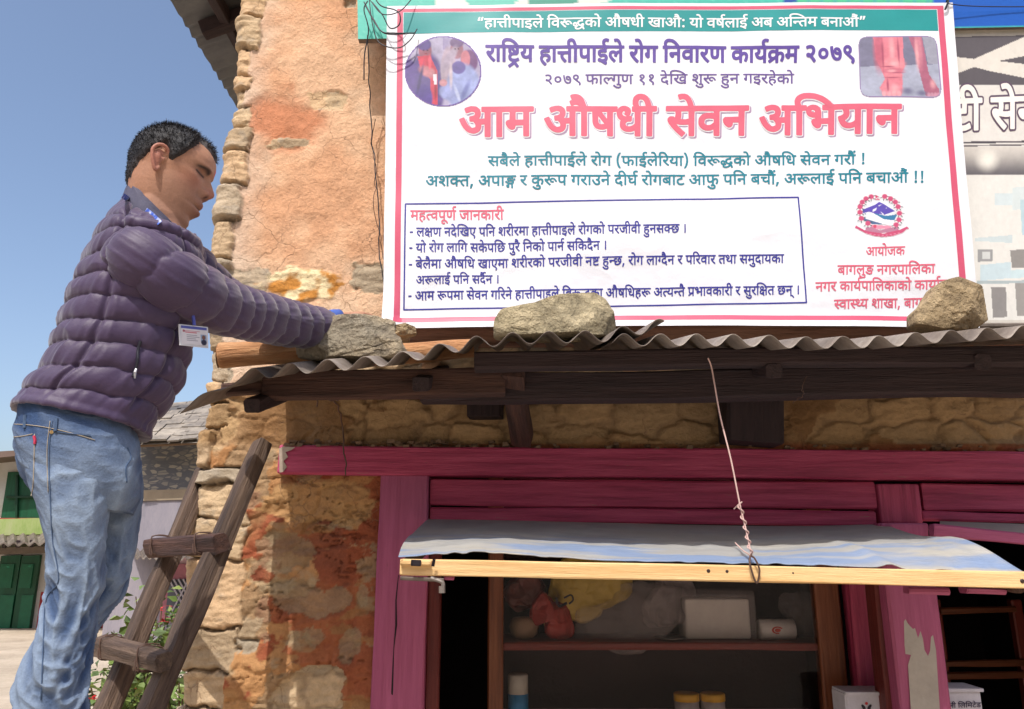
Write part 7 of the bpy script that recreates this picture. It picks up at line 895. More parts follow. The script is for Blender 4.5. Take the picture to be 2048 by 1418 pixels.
p.poly(pp((1880, 352), (2320, 346), (2320, 640), (1880, 640)), (232, 230, 224))
p.poly(pp((1990, 386), (2030, 386), (2030, 410), (1990, 410)), (214, 226, 228)).poly(pp((2025, 375), (2320, 350), (2320, 400), (2025, 420)), (216, 226, 226))
p.poly(pp((1950, 476), (2025, 470), (2025, 486), (1950, 482)), (206, 218, 220)).poly(pp((1955, 498), (1985, 498), (1985, 522), (1955, 524)), (160, 160, 160)).poly(pp((1964, 503), (1980, 503), (1980, 518), (1964, 518)), (214, 216, 214))
p.poly(pp((1960, 530), (2022, 524), (2022, 556), (1960, 562)), (204, 222, 228)).poly(pp((2020, 500), (2320, 490), (2320, 540), (2024, 536)), (150, 146, 142)).poly(pp((2022, 540), (2320, 530), (2320, 552), (2022, 556)), (206, 226, 230))
p.poly(pp((1982, 574), (2012, 574), (2014, 634), (1986, 636)), (148, 144, 142)).poly(pp((2030, 566), (2320, 560), (2320, 636), (2034, 632)), (160, 156, 152)).poly(pp((1954, 562), (2320, 556), (2320, 562), (1954, 568)), (178, 190, 192))
p.poly(pp((2040, 400), (2050, 400), (2052, 470), (2044, 470)), (190, 214, 220)); p.poly(pp((1880, 640), (2320, 640), (2320, 660), (1880, 660)), (214, 208, 198)).speck(40, .05, 3)
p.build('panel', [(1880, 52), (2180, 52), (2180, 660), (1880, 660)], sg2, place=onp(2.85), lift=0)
OUT = ink('plum_ink', lin(92, 74, 92))
text('lettering_outline', 's1_out', (1903, 199), (2134, 190), 62, onp(2.85), OUT, sg2, .0008)
text('lettering', 's1', (1903, 199), (2134, 190), 62, onp(2.85), ink('cream_ink', lin(230, 226, 220)), sg2, .0018)
b = MB(); q0, q1 = P(1880, 652, 2.845), P(2180, 650, 2.845); beam(q0, q1, .02, .02, mb=b, wob=.001); b.build('frame', M['tin'], sg2)

# ---------------------------------------------------------------- cables
def cable(name, pts, r, m, label, cat='cable', group=None, n=60, wobp=.0):
    q = cr([P(*a) for a in pts], n)
    if wobp: q = q + wobp * np.stack([vn(np.arange(n) * .35, 0, 0, 3), vn(np.arange(n) * .3, 0, 0, 4), vn(np.arange(n) * .3, 0, 0, 5)], -1)
    return tag(tube(q, r, 6).build(name, m, None, True), label, cat, group)
b = MB(); rg = random.Random(3)
loops = [[(735, -40, 2.78), (742, 30, 2.76), (752, 75, 2.76), (770, 92, 2.75), (800, 95, 2.76), (822, 78, 2.76), (834, 58, 2.78)],
         [(742, -20, 2.76), (760, 10, 2.75), (790, 20, 2.75), (800, 30, 2.74), (798, 50, 2.75), (780, 56, 2.76), (765, 30, 2.76), (745, 5, 2.77)],
         [(730, 10, 2.77), (760, 60, 2.75), (790, 66, 2.74), (830, 66, 2.76)],
         [(728, 4, 2.78), (748, 40, 2.76), (768, 66, 2.75), (810, 68, 2.76)],
         [(735, 2, 2.77), (728, 20, 2.77), (737, 60, 2.78), (729, 110, 2.81), (728, 160, 2.83)],
         [(740, 0, 2.77), (765, 28, 2.75), (800, 22, 2.75), (830, -10, 2.78)]]
for l in loops: tube(cr([P(*a) for a in l], 40), .0022 + .0008 * rg.random(), 6, b)
tag(b.build('cable_bundle', M['wire'], None, True), 'tangle of thin black cables hanging over the top left corner of the banner', 'cable')
cable('hanging_wire', [(733, 70, 2.80), (737, 150, 2.86), (740, 236, 2.92), (748, 320, 2.925), (757, 420, 2.93), (762, 520, 2.925), (770, 632, 2.92)], .0024, M['wire'], 'black wire hanging straight down beside the left edge of the banner', group=None, wobp=.006)
cable('hanging_wire', [(748, 238, 2.83), (742, 290, 2.93), (751, 350, 2.93), (747, 420, 2.93), (768, 500, 2.93), (768, 600, 2.93)], .0016, M['steelwire'], 'thin brown wire curling close to the wall left of the banner', wobp=.008)
cable('hanging_wire', [(634, 782, 2.5), (660, 800, 2.6), (676, 815, 2.7), (684, 850, 2.86), (689, 900, 2.86), (691, 950, 2.87)], .0028, M['steelwire'], 'dark wire hanging from the eave beam down over the magenta lintel', wobp=.004)
cable('hanging_wire', [(632, 812, 2.7), (640, 795, 2.6), (670, 800, 2.6), (700, 788, 2.5)], .0028, M['steelwire'], 'short twisted wire tied around the eave beam', wobp=.004)
w = cable('hanging_wire', [(1416, 716, 2.33), (1424, 740, 2.35), (1440, 830, 2.35), (1462, 920, 2.33), (1480, 1010, 2.31), (1492, 1060, 2.30), (1503, 1112, 2.28)], .0026, M['pinkcord'], 'pale pink wire hanging from the eave and holding up the awning bar', n=80)
b = MB(); t_ = np.linspace(0, 1, 90); c_ = cr([P(1478, 1005, 2.31), P(1492, 1060, 2.30), P(1503, 1112, 2.28)], 90)
tube(c_ + .006 * np.stack([np.cos(t_ * 34), np.sin(t_ * 34), 0 * t_], -1), .0021, 6, b); tube(cr([P(1470, 1085, 2.27), P(1485, 1100, 2.26), P(1497, 1108, 2.26), P(1504, 1114, 2.265)], 14), .0018, 5, b)
tube(cr([P(1468, 1018, 2.31), P(1476, 1010, 2.29), P(1484, 1004, 2.3)], 8), .002, 5, b); b.build('twist', M['pinkcord'], w)
b = MB(); tube(cr([P(1503, 1108, 2.27), P(1499, 1122, 2.242), P(1506, 1150, 2.242), P(1514, 1166, 2.25), P(1519, 1140, 2.242), P(1510, 1118, 2.242), P(1503, 1112, 2.27)], 30), .0028, 6, b); b.build('tie_loop', M['steelwire'], w)
cable('hanging_wire', [(1612, 752, 2.44), (1604, 775, 2.43), (1606, 790, 2.45), (1586, 806, 2.5)],   .0012, M['steelwire'], 'short loose wire end dangling under the dark eave beam', wobp=.003)

# ---------------------------------------------------------------- stones and log on the tin roof
def rock(outline, Y, depth, label, seed, cols, lay=(16, 50, .0028), group='stones weighing down the tin roof', tilt=0., n=96, m=64, facets=8):
    """a stone whose front outline is given in pixels; rounded and broken in depth"""
    outline = [tuple(np.array(a) + (np.array(b_) - a) * t) for a, b_ in zip(outline, outline[1:] + outline[:1]) for t in np.arange(10) / 10.]
    o = np.array([P(a, b_, Y) for a, b_ in outline]); c = o.mean(0); q = o - c
    an = np.arctan2(q[:, 2], q[:, 0]); ra = np.hypot(q[:, 0], q[:, 2]); k = np.argsort(an); an, ra = an[k], ra[k]
    an = np.concatenate([an - 2 * math.pi, an, an + 2 * math.pi]); ra = np.tile(ra, 3)
    th, ph = np.meshgrid(np.linspace(0, 2 * math.pi, n, endpoint=False), np.linspace(0, math.pi, m), indexing='xy')
    a_ = (th + math.pi) % (2 * math.pi) - math.pi
    R = np.interp(a_, an, ra)
    cp_, sp_ = np.cos(ph), np.sin(ph)
    sr = np.sign(sp_) * np.abs(sp_) ** .33; sy = np.sign(cp_) * np.abs(cp_) ** .7
    X = R * sr * np.cos(th); Zz = R * sr * np.sin(th); Yy = -depth * sy
    Q = np.stack([X, Yy, Zz], -1); rg = np.random.RandomState(seed)
    for _ in range(facets * 2):                                   # broken faces
        d = rg.normal(size=3); d[1] = -abs(d[1]) * 2 - .9; d /= np.linalg.norm(d); h = (Q @ d).max() * rg.uniform(.68, .93)
        e = np.maximum(Q @ d - h, 0); Q = Q - (e * .97)[..., None] * d
    x, y, z = Q[..., 0] + seed, Q[..., 1], Q[..., 2] + tilt * Q[..., 0]
    dsp = .008 * fbm(x * 7, y * 7, z * 7, seed) + lay[2] * fbm(x * 8, y * 12, z * lay[0], seed + 3) + lay[2] * .5 * fbm(x * 14, y * 18, z * lay[1], seed + 5) - .003 * (np.abs(fbm(x * 4, y * 4, z * 9, seed + 9, 5)) < .02)
    nrm = Q / np.maximum(np.linalg.norm(Q, axis=-1, keepdims=True), 1e-6); Q = Q + nrm * dsp[..., None] * np.minimum(sp_ * 4, 1)[..., None]
    t1 = fbm(x * 6, y * 6, z * 10, seed + 21); t2 = fbm(x * 22, y * 22, z * 50, seed + 22)
    col = mix(cols[0], cols[1], ss(-.35, .35, t1)); col = mix(col, cols[2], ss(.0, .45, t2) * .7)
    o = obj('roof_stone', Q + c, grid_faces(m, n, True), M['rock'], None, True, col)
    return tag(o, label, 'stone', group)
cg = (lin(150, 140, 122), lin(176, 160, 134), lin(112, 102, 90)); cy = (lin(178, 164, 132), lin(150, 138, 112), lin(200, 184, 150)); ct = (lin(182, 160, 126), lin(152, 132, 102), lin(134, 116, 90))
rock([(592, 712), (594, 685), (612, 655), (640, 640), (700, 633), (760, 635), (788, 640), (792, 665), (806, 688), (818, 706), (790, 716), (700, 722), (620, 718)], 2.42, .085, 'layered grey stone on the log that the man is setting down', 3, cg, (30, 100, .009), tilt=-.25, n=150, m=90, facets=10)
rock([(786, 668), (792, 652), (812, 648), (830, 654), (832, 666), (812, 674), (795, 676)], 2.62, .05, 'small tan stone chip right behind the grey layered stone', 5, ct)
rock([(988, 672), (990, 640), (1006, 620), (1070, 612), (1120, 592), (1196, 578), (1216, 590), (1238, 640), (1240, 668), (1180, 676), (1080, 678)], 2.50, .11, 'long pale angular stone on the roof in front of the middle of the banner', 12, cy, n=150, m=90, facets=10)
rock([(1828, 650), (1830, 622), (1850, 604), (1870, 570), (1912, 556), (1978, 582), (1990, 610), (1988, 632), (1950, 658), (1880, 662)], 2.46, .10, 'brown blocky stone covering the lower right corner of the banner', 27, ct, n=140, m=90, facets=10)
def log():
    a, c = P(438, 712, 2.50), P(946, 699, 2.62); n = 120
    pts = np.array([a + (c - a) * t for t in np.linspace(0, 1, n)]); pts[:, 2] += .008 * np.sin(np.linspace(0, 7, n)); r = .043 - .010 * np.linspace(0, 1, n); r[0] *= .93
    lg = tube(pts, r, 40, None, True, .06, 5).build('log', M['log'], None, True)
    tag(lg, 'peeled orange brown log lying on the tin roof under the grey stone', 'log')
    b = MB(); d = unit(c - a); u = unit(np.cross(d, (0, 0, 1))); v = np.cross(d, u); th = np.linspace(0, 2 * math.pi, 40, endpoint=False)
    V = [a - d * .002]; A = [(0, 0, 0)]
    for rr in (.013, .026, .0405): V += [a - d * .0025 + rr * (math.cos(t) * u + math.sin(t) * v) for t in th]; A += [(0, rr * 4, 0)] * 40
    F = [(0, 1 + (i + 1) % 40, 1 + i) for i in range(40)] + [tuple(f) for f in grid_faces(3, 40, True, 1)]
    b.add(V, F, A).build('cut_end', mat('cut_log_end', [(.50, .34, .18), (.62, .45, .26)], 40, rough=.8, bump=.3, bscale=60), lg)
log()

# ---------------------------------------------------------------- awnings
def awning():
    aw = thing('awning', 'dusty blue and white tarpaulin awning nailed on a fresh wooden bar over the shop window', 'awning', P(1400, 1160, 2.27))
    # rows from hinge to bar: (px, py, Y)
    R0 = [(856, 1037, 2.965), (1010, 1040, 2.965), (1200, 1045, 2.965), (1400, 1050, 2.965), (1600, 1052, 2.965), (1757, 1048, 2.965), (1768, 1052, 2.95)]
    R1 = [(826, 1066, 2.72), (990, 1060, 2.73), (1190, 1068, 2.73), (1400, 1077, 2.72), (1600, 1072, 2.71), (1790, 1066, 2.70), (1852, 1074, 2.66)]
    R2 = [(806, 1088, 2.48), (976, 1080, 2.5), (1188, 1090, 2.5), (1400, 1098, 2.49), (1610, 1094, 2.48), (1830, 1086, 2.47), (1932, 1078, 2.46)]
    R3 = [(797, 1111, 2.285), (985, 1103, 2.29), (1190, 1119, 2.275), (1400, 1124, 2.27), (1620, 1128, 2.265), (1860, 1138, 2.255), (2052, 1146, 2.245)]
    nx, ny = 150, 60
    rows_ = [cr([P(*a) for a in R], nx) for R in (R0, R1, R2, R3)]
    V = np.stack([cr([r[i] for r in rows_], ny) for i in range(nx)], 1)
    s = np.linspace(0, 1, nx)[None, :]; t = np.linspace(0, 1, ny)[:, None]
    V[..., 2] += (.004 * vn(s * 11 + t * 3, t * 4, 0, 4) + .002 * vn(s * 30 - t * 6, t * 9, 0, 6)) * np.sin(t * 3.0) + .003 * vn(s * 60, 0, 0, 9) * t ** 4
    V[..., 2] += .010 * np.exp(-((s - .72 - .14 * (t - .6)) / .012) ** 2) * ss(.3, .8, t)
    n1 = fbm(s * 6, t * 7, 0, 11); n2 = fbm(s * 30, t * 9, 0, 12); st = fbm(s * 5 + t * .6, t * 16, 0, 13, 5)
    c = mix((.33, .325, .315), (.40, .39, .37), ss(-.3, .4, n1 + .4 * n2) + 0 * t)
    blue = ss(.02, .42, st + .35 * ss(.6, 1, t) - .02) * ss(.25,   .75, t) * .62; c = mix(c, (.12, .23, .46), blue)
    c = mix(c, (.36, .33, .27), ss(.0, .5, n1) * .5)
    k = nx * ny; W_ = V - [0, 0, .003]
    F = [tuple(f) for f in grid_faces(ny, nx)] + [tuple(f[::-1] + k) for f in grid_faces(ny, nx)]
    F += [((ny - 1) * nx + i, (ny - 1) * nx + i + 1, (ny - 1) * nx + i + 1 + k, (ny - 1) * nx + i + k) for i in range(nx - 1)]
    F += [(j * nx + nx - 1, j * nx + nx - 1 + k, (j + 1) * nx + nx - 1 + k, (j + 1) * nx + nx - 1) for j in range(ny - 1)]
    obj('tarpaulin', np.concatenate([V.reshape(-1, 3), W_.reshape(-1, 3)]), F, M['vcloth'], aw, True, np.concatenate([c.reshape(-1, 3)] * 2))
    l0, l1, r0, r1 = P(800, 1116, 2.275), P(800, 1152, 2.275), P(2120, 1147, 2.24), P(2120, 1177, 2.24); dv = np.array([0, .022, 0])
    bar_ = beam((l0 + l1) / 2 + dv, (r0 + r1) / 2 + dv, .045, (l0[2] - l1[2] + r0[2] - r1[2]) / 2, seed=3, bev=.003, wob=.0015, seg=24).build('bar', M['freshwood'], aw)
    b = MB()
    for i, (x, y) in enumerate(((1417, 1142), (1454, 1143), (2045, 1162), (1586, 1146))):
        q = P(x, y, 2.2735 - .0265 * (x - 800) / 1000); r = .006 if i < 3 else .003
        tube([q + [0, .006, 0], q + [0, 0, 0], q - [0, .002, 0]], [r, r, r * .6], 10).build('nail', M['nail'], bar_)
    # split end: dark mortise with a broken tenon
    a = P(856, 1128, 2.268); beam(P(802, 1124, 2.27), P(862, 1126, 2.27), .03, .018, seed=9, wob=.002).build('tenon', M['freshwood'], bar_)
    beam(P(822, 1125, 2.2535), P(842, 1126, 2.2535), .004, .017, seed=4, wob=.001).build('mortise', M['dark'], bar_)
    beam(P(864, 1125, 2.2535), P(870, 1126, 2.2535), .004, .020, seed=4, wob=.0005, bev=.001).build('mortise', M['dark'], bar_)
    # hinged side arms that hold the bar out from the wall
    beam(P(862, 1082, 2.95), P(812, 1136, 2.31), .035, .035, seed=6).build('arm', M['oldwood'], aw)
    beam(P(1760, 1090, 2.95), P(2035, 1176, 2.28), .035, .035, seed=7).build('arm', M['oldwood'], aw)
    hs = MB(); beam(P(802, 1156, 2.29), P(888, 1160, 2.29), .03, .010, seed=3, mb=hs, wob=.001, bev=.002); hs.build('hasp', flat('worn_steel', (.16, .13, .11), .55, metal=.3), aw)
    b = MB(); tube(cr([P(862, 1156, 2.28), P(880, 1162, 2.275), P(886, 1168, 2.275), P(885, 1182, 2.275)], 12), .006, 8, b); tube([P(884, 1172, 2.275), P(884, 1186, 2.275)], .009, 8, b); b.build('latch', flat('worn_bolt', (.22, .19, .17), .5, metal=.3), aw)
    beam(P(888, 1155, 2.3), P(908, 1156, 2.3), .03, .012, seed=2, wob=.001).build('bracket', M['pinkpaint'], aw)
    for x0, x1, y, sd in ((1812, 1893, 1182, 4), (1925, 2004, 1184, 8)):
        beam(P(x0, y - 3, 2.34), P(x1, y - 1, 2.33), .05, .020, seed=sd, wob=.003).build('bracket', M['pinkpaint'], aw)
awning()
def awning2():
    aw = thing('awning', 'second awning with grey cloth and magenta bar at the right edge', 'awning', P(2050, 1080, 2.7))
    R0 = [P(1880, 1042, 2.965), P(2060, 1048, 2.965), P(2300, 1054, 2.965)]; R1 = [P(1876, 1050, 2.72), P(2050, 1066, 2.70), P(2300, 1084, 2.68)]
    V = np.stack([cr(R0, 40), cr([(a + c) / 2 + [0, 0, -.01] for a, c in zip(R0, R1)], 40), cr(R1, 40)]); k = 120
    F = [tuple(f) for f in grid_faces(3, 40)] + [tuple(f[::-1] + k) for f in grid_faces(3, 40)]
    obj('tarpaulin', np.concatenate([V.reshape(-1, 3), V.reshape(-1, 3) - [0, 0, .004]]), F, M['vcloth'], aw, True, np.ones((240, 3)) * [.42, .40, .35])
    l0, l1, r0, r1 = P(1862, 1050, 2.69), P(1862, 1074, 2.69), P(2300, 1086, 2.66), P(2300, 1118, 2.66)
    beam((l0 + l1) / 2, (r0 + r1) / 2, .04, l0[2] - l1[2], seed=31).build('bar', M['pinkpaint'], aw)
    beam(P(1868, 1064, 2.83), P(1868, 1070, 2.71), .03, .03, seed=6).build('arm', M['oldwood'], aw)
awning2()

# ---------------------------------------------------------------- the man
TH = math.radians(28); AR = np.array([math.cos(TH), math.sin(TH), 0]); AA = np.array([-math.sin(TH), math.cos(TH), 0]); UP = np.array([0, 0, 1.])
C0 = P(330, 350, 1.85)
def Mp(px, py, off=0.):
    d = ray(px, py); o = np.array([0, 0, CAMZ]); t = (C0 @ AA + off - o @ AA) / (d @ AA); return o + d * t
PXM = 763.
def loft(rings, n, m, ex=2.4):
    """rings: (centre, half axis in the picture plane, half axis across) -> smooth tube; returns points, length along, angle"""
    R = np.array([np.concatenate([c, a, b]) for c, a, b in rings]); Q = cr(R, n)
    ang = np.linspace(0, 2 * math.pi, m, endpoint=False); co, si = np.cos(ang), np.sin(ang)
    x = np.sign(co) * np.abs(co) ** (2 / ex); y = np.sign(si) * np.abs(si) ** (2 / ex)
    V = Q[:, None, :3] + x[None, :, None] * Q[:, None, 3:6] + y[None, :, None] * Q[:, None, 6:9]
    s = np.concatenate([[0], np.cumsum(np.linalg.norm(np.diff(Q[:, :3], axis=0), axis=1))])
    return V, s[:, None] + 0 * ang[None], ang[None] + 0 * s[:, None]
def normals(V):
    du = np.gradient(V, axis=0); W = np.concatenate([V[:, -1:], V, V[:, :1]], 1); dv = (W[:, 2:] - W[:, :-2]) / 2
    n = np.cross(dv, du); n /= np.maximum(np.linalg.norm(n, axis=-1, keepdims=True), 1e-9)
    c = V.mean(1, keepdims=True); sgn = np.sign(((V - c) * n).sum(-1).mean()); return n * sgn
def capF(n, m, off=0):
    return [tuple(f) for f in grid_faces(n, m, True, off)] + [tuple(off + i for i in range(m - 1, -1, -1)), tuple(off + (n - 1) * m + i for i in range(m))]
def LR(l, r, th, off=0., tilt=0.):
    a, b = Mp(*l, off), Mp(*r, off); return ((a + b) / 2, (b - a) / 2, AA * th + UP * tilt)
MAN = thing('person', 'man in purple quilted jacket and blue jeans reaching over the roof from the ladder', 'person', Mp(110, 1480, 0))
M['jacket'] = mat('quilted_nylon', [(.046, .027, .066), (.060, .035, .088)], 5, rough=.52, bump=.28, bscale=26, spec=.34, sheen=.25, bdist=.006)
M['denim'] = mat('washed_denim', None, 60, rough=.85, bump=.35, bscale=240, spec=.2, vcol=True, vary=.22, bdist=.003)
M['skin'] = mat('skin', None, 70, rough=.56, bump=.22, bscale=210, spec=.4, vcol=True, vary=.16, bdist=.002)
M['hair'] = mat('short_black_hair', None, 60, rough=.6, bump=.35, bscale=300, spec=.4, vcol=True, vary=.4, bdist=.004)
def puff(s, ang, pitch, amp, seed, wr=1., ir=.20):
    ph = s / pitch + ir * vn(np.cos(ang) * 1.4, np.sin(ang) * 1.4, s * 5, seed) + .05 * vn(np.cos(ang) * 5, np.sin(ang) * 5, s * 9, seed + 1)
    h = np.abs(np.sin(math.pi * ph)) ** .52
    k = np.floor(ph)
    d = amp * (h - .3) * (1 + .14 * vn(np.cos(ang) * 2.2, np.sin(ang) * 2.2, k * 3.3, seed + 2))
    cr1 = vn(ang * 7 + .6 * s / pitch, k * 1.7, 0, seed + 3); cr2 = vn(ang * 15 - 1.5 * s / pitch, k * 2.9, 0, seed + 4)
    d = d + wr * (.0036 * cr1 + .0026 * cr2) * (1 - .5 * h)
    d = d + wr * .004 * (1 - np.abs(vn(np.cos(ang) * 3, np.sin(ang) * 3 + s * 4, s * 12, seed + 6))) ** 4
    return d
def jacket():
    rg_ = [LR((40, 818), (283, 884), .15, .0, -.01), LR((34, 800), (302, 862), .162), LR((46, 770), (330, 826), .166), LR((80, 728), (365, 772), .168), LR((108, 660), (388, 692), .17),
           LR((130, 595), (400, 632), .175), LR((152, 545), (406, 575), .18), LR((180, 487), (404, 520), .185), LR((209, 440), (396, 488), .165, 0, .025), LR((240, 402), (388, 478), .11, 0, .04), LR((248, 382), (384, 478), .078, 0, .06)]
    n, m = 340, 260; V, s, a = loft(rg_, n, m, 2.35); N = normals(V)
    d = puff(s, a, .057, .0110, 5, .8)
    for a0, w_ in ((-2.15, .05), (-1.1, .05)):                  # stitched side panels
        da = (a - a0 - .25 * np.sin(s * 6) + math.pi) % (2 * math.pi) - math.pi; d = d - .010 * np.exp(-(da / w_) ** 2) * ss(.02, .06, s)
    d = d - .012 * (1 - ss(0, .012, s)) + .014 * np.exp(-((s - .012) / .010) ** 2)
    V = V + N * (d - .007)[..., None]
    b = MB().add(V, capF(n, m))
    # right sleeve (towards the camera), then the left one behind
    for k_, (pts, sd) in enumerate(((((240, 498, 34, -.08), (266, 512, 58, -.135), (308, 538, 61, -.155), (352, 568, 64, -.14), (398, 592, 60, -.08), (440, 612, 56, .0), (490, 626, 52, .10), (540, 638, 49, .20), (590, 649, 46, .30), (632, 654, 41, .385), (662, 655, 31, .44), (672, 656, 24, .455)), 21),
                             (((330, 512, 58, .10), (372, 536, 54, .17), (410, 566, 46, .22), (448, 594, 40, .28), (490, 618, 36, .36), (535, 640, 34, .44), (570, 652, 32, .50), (580, 655, 26, .52)), 33))):
        C = [Mp(x, y, o) for x, y, _, o in pts]; T_ = np.gradient(np.array(C), axis=0); rg2 = []
        for c, t, (x, y, hw, o) in zip(C, T_, pts):
            t = unit(t); view = unit(c - [0, 0, CAMZ]); u = unit(np.cross(t, view)); v = np.cross(t, u)
            r = hw / FPX * np.linalg.norm(c - [0, 0, CAMZ]) * .93; rg2.append((c, u * r, v * r))
        n, m = 240, 130; V, s, a = loft(rg2, n, m, 2.1); N = normals(V)
        d = puff(s, a, .072, .0105, sd, .45, .36) * ss(0, .07, s); V = V + N * (d - .004)[..., None]
        b.add(V, capF(n, m))
    j = b.build('jacket', M['jacket'], MAN, True)
    # stand-up collar with its grey lining folded out
    rg3 = [LR((240, 410), (392, 496), .080, 0, .06), LR((250, 380), (386, 484), .074, 0, .058), LR((259, 364), (376, 468), .068, 0, .052), LR((261, 358), (373, 464), .064, 0, .05), LR((268, 362), (366, 458), .062, 0, .038), LR((272, 390), (362, 470), .06, 0, .038)]
    V, s, a = loft(rg3, 60, 120, 2.2); V = V + normals(V) * (.0016 * vn(a * 6, s * 30, 0, 4))[..., None]
    MB().add(V, [tuple(f) for f in grid_faces(60, 120, True)]).build('collar', flat('grey_violet_lining', (.075, .072, .115), .75), MAN, True)
    return j
JK = jacket()
from mathutils.bvhtree import BVHTree
def bvh(o):
    wo = origin_of(o); return BVHTree.FromPolygons([Vector(np.array(v.co) + wo) for v in o.data.vertices], [tuple(p.vertices) for p in o.data.polygons])
JB = bvh(JK)
def hit(B, px, py, lift=.003):
    d = Vector(ray(px, py)).normalized(); h = B.ray_cast(Vector((0, 0, CAMZ)), d)
    return np.array(h[0] if h[0] is not None else Mp(px, py, -.15)) - lift * np.array(d)
zp_ = cr([hit(JB, x, y) for x, y in ((281, 682), (276, 700), (275, 718), (272, 736), (266, 752))], 24)
b = MB(); tube(zp_, .0035, 8, b); zz = b.build('zip', flat('black_zip', (.02, .02, .03), .35), JK)
b = MB(); q = hit(JB, 272, 738, .006); tube([q, q + [0, -.003, -.008], q + [.001, -.002, -.022]], [.003, .0035, .002], 8, b); b.build('zip_pull', flat('grey_metal', (.5, .5, .52), .35, metal=.8), JK)
# blue shirt cuff at the wrist, lanyard and card
cq = [Mp(650, 640, .41), Mp(668, 635, .425), Mp(690, 632, .44)]
tube(cq[:2] + [(cq[1] + cq[2]) / 2], [.030, .028, .026], 24).build('shirt_cuff', flat('blue_shirt', lin(70, 96, 170), .8), MAN, True)
lp = cr([hit(JB, x, y, .010) for x, y in ((245, 391), (256, 398), (269, 406), (284, 415), (300, 427), (320, 446))], 40)
b = MB(); tn = np.gradient(lp, axis=0); W_ = []
for q_, t_ in zip(lp, tn):
    u = unit(np.cross(unit(t_), unit(q_ - [0, 0, CAMZ]))); W_ += [q_ - u * .0065, q_ + u * .0065]
b.add(W_, [tuple(f) for f in grid_faces(40, 2)]); b.build('lanyard', mat('blue_white_lanyard', [lin(40, 66, 150), lin(60, 90, 180), lin(210, 214, 228)], 45, (1, 1, 1), .6, bump=0), MAN)
def card():
    c = [Mp(358, 648, -.165), Mp(416, 654, -.125), Mp(417, 696, -.125), Mp(360, 690, -.165)]
    ctr = sum(c) / 4; nn = unit(np.cross(c[1] - c[0], c[3] - c[0])); nn = nn if nn @ (np.array([0, 0, CAMZ]) - ctr) > 0 else -nn
    rt = unit(c[1] - c[0]); b = MB(); b.add([q + nn * o for o in (0, -.003) for q in c], [(3, 2, 1, 0), (4, 5, 6, 7), (0, 1, 5, 4), (1, 2, 6, 5), (2, 3, 7, 6), (3, 0, 4, 7)])
    cd = b.build('name_card', flat('clear_card_holder', (.66, .66, .70), .25), MAN)
    p = Print(44, 32, (226, 222, 226)); p.poly([(0, 0), (1, 0), (1, .16), (0, .16)], (84, 90, 170)).poly([(.74, .40), (.96, .40), (.96, .86), (.74, .86)], (150, 170, 196)).ell(.85, .56, .07, .13, (120, 80, 66)).ell(.85, .84, .11, .16, (40, 36, 60))
    for y, w_ in ((.24, .7), (.32, .55)): p.poly([(.16, y), (.16 + w_ * .8, y), (.16 + w_ * .8, y + .045), (.16, y + .045)], (206, 120, 130))
    for y, w_ in ((.46, .4), (.56, .48), (.66, .34), (.76, .42)): p.poly([(.2, y), (.2 + w_, y), (.2 + w_, y + .045), (.2, y + .045)], (130, 126, 140))
    p.ell(.1, .28, .05, .07, (170, 90, 100))
    def pl(px, py, lift): return c[0] + (c[1] - c[0]) * (.05 + .9 * px) + (c[3] - c[0]) * (.06 + .88 * py) + nn * .0012
    p.build('print', [(0, 0), (1, 0), (1, 1), (0, 1)], cd, place=pl)
    b = MB(); tube([Mp(386, 628, -.15), (c[0] + c[1]) / 2 + nn * .002], [.004, .004], 6, b); b.build('clip', flat('blue_clip', lin(80, 90, 180), .4), cd)
card()

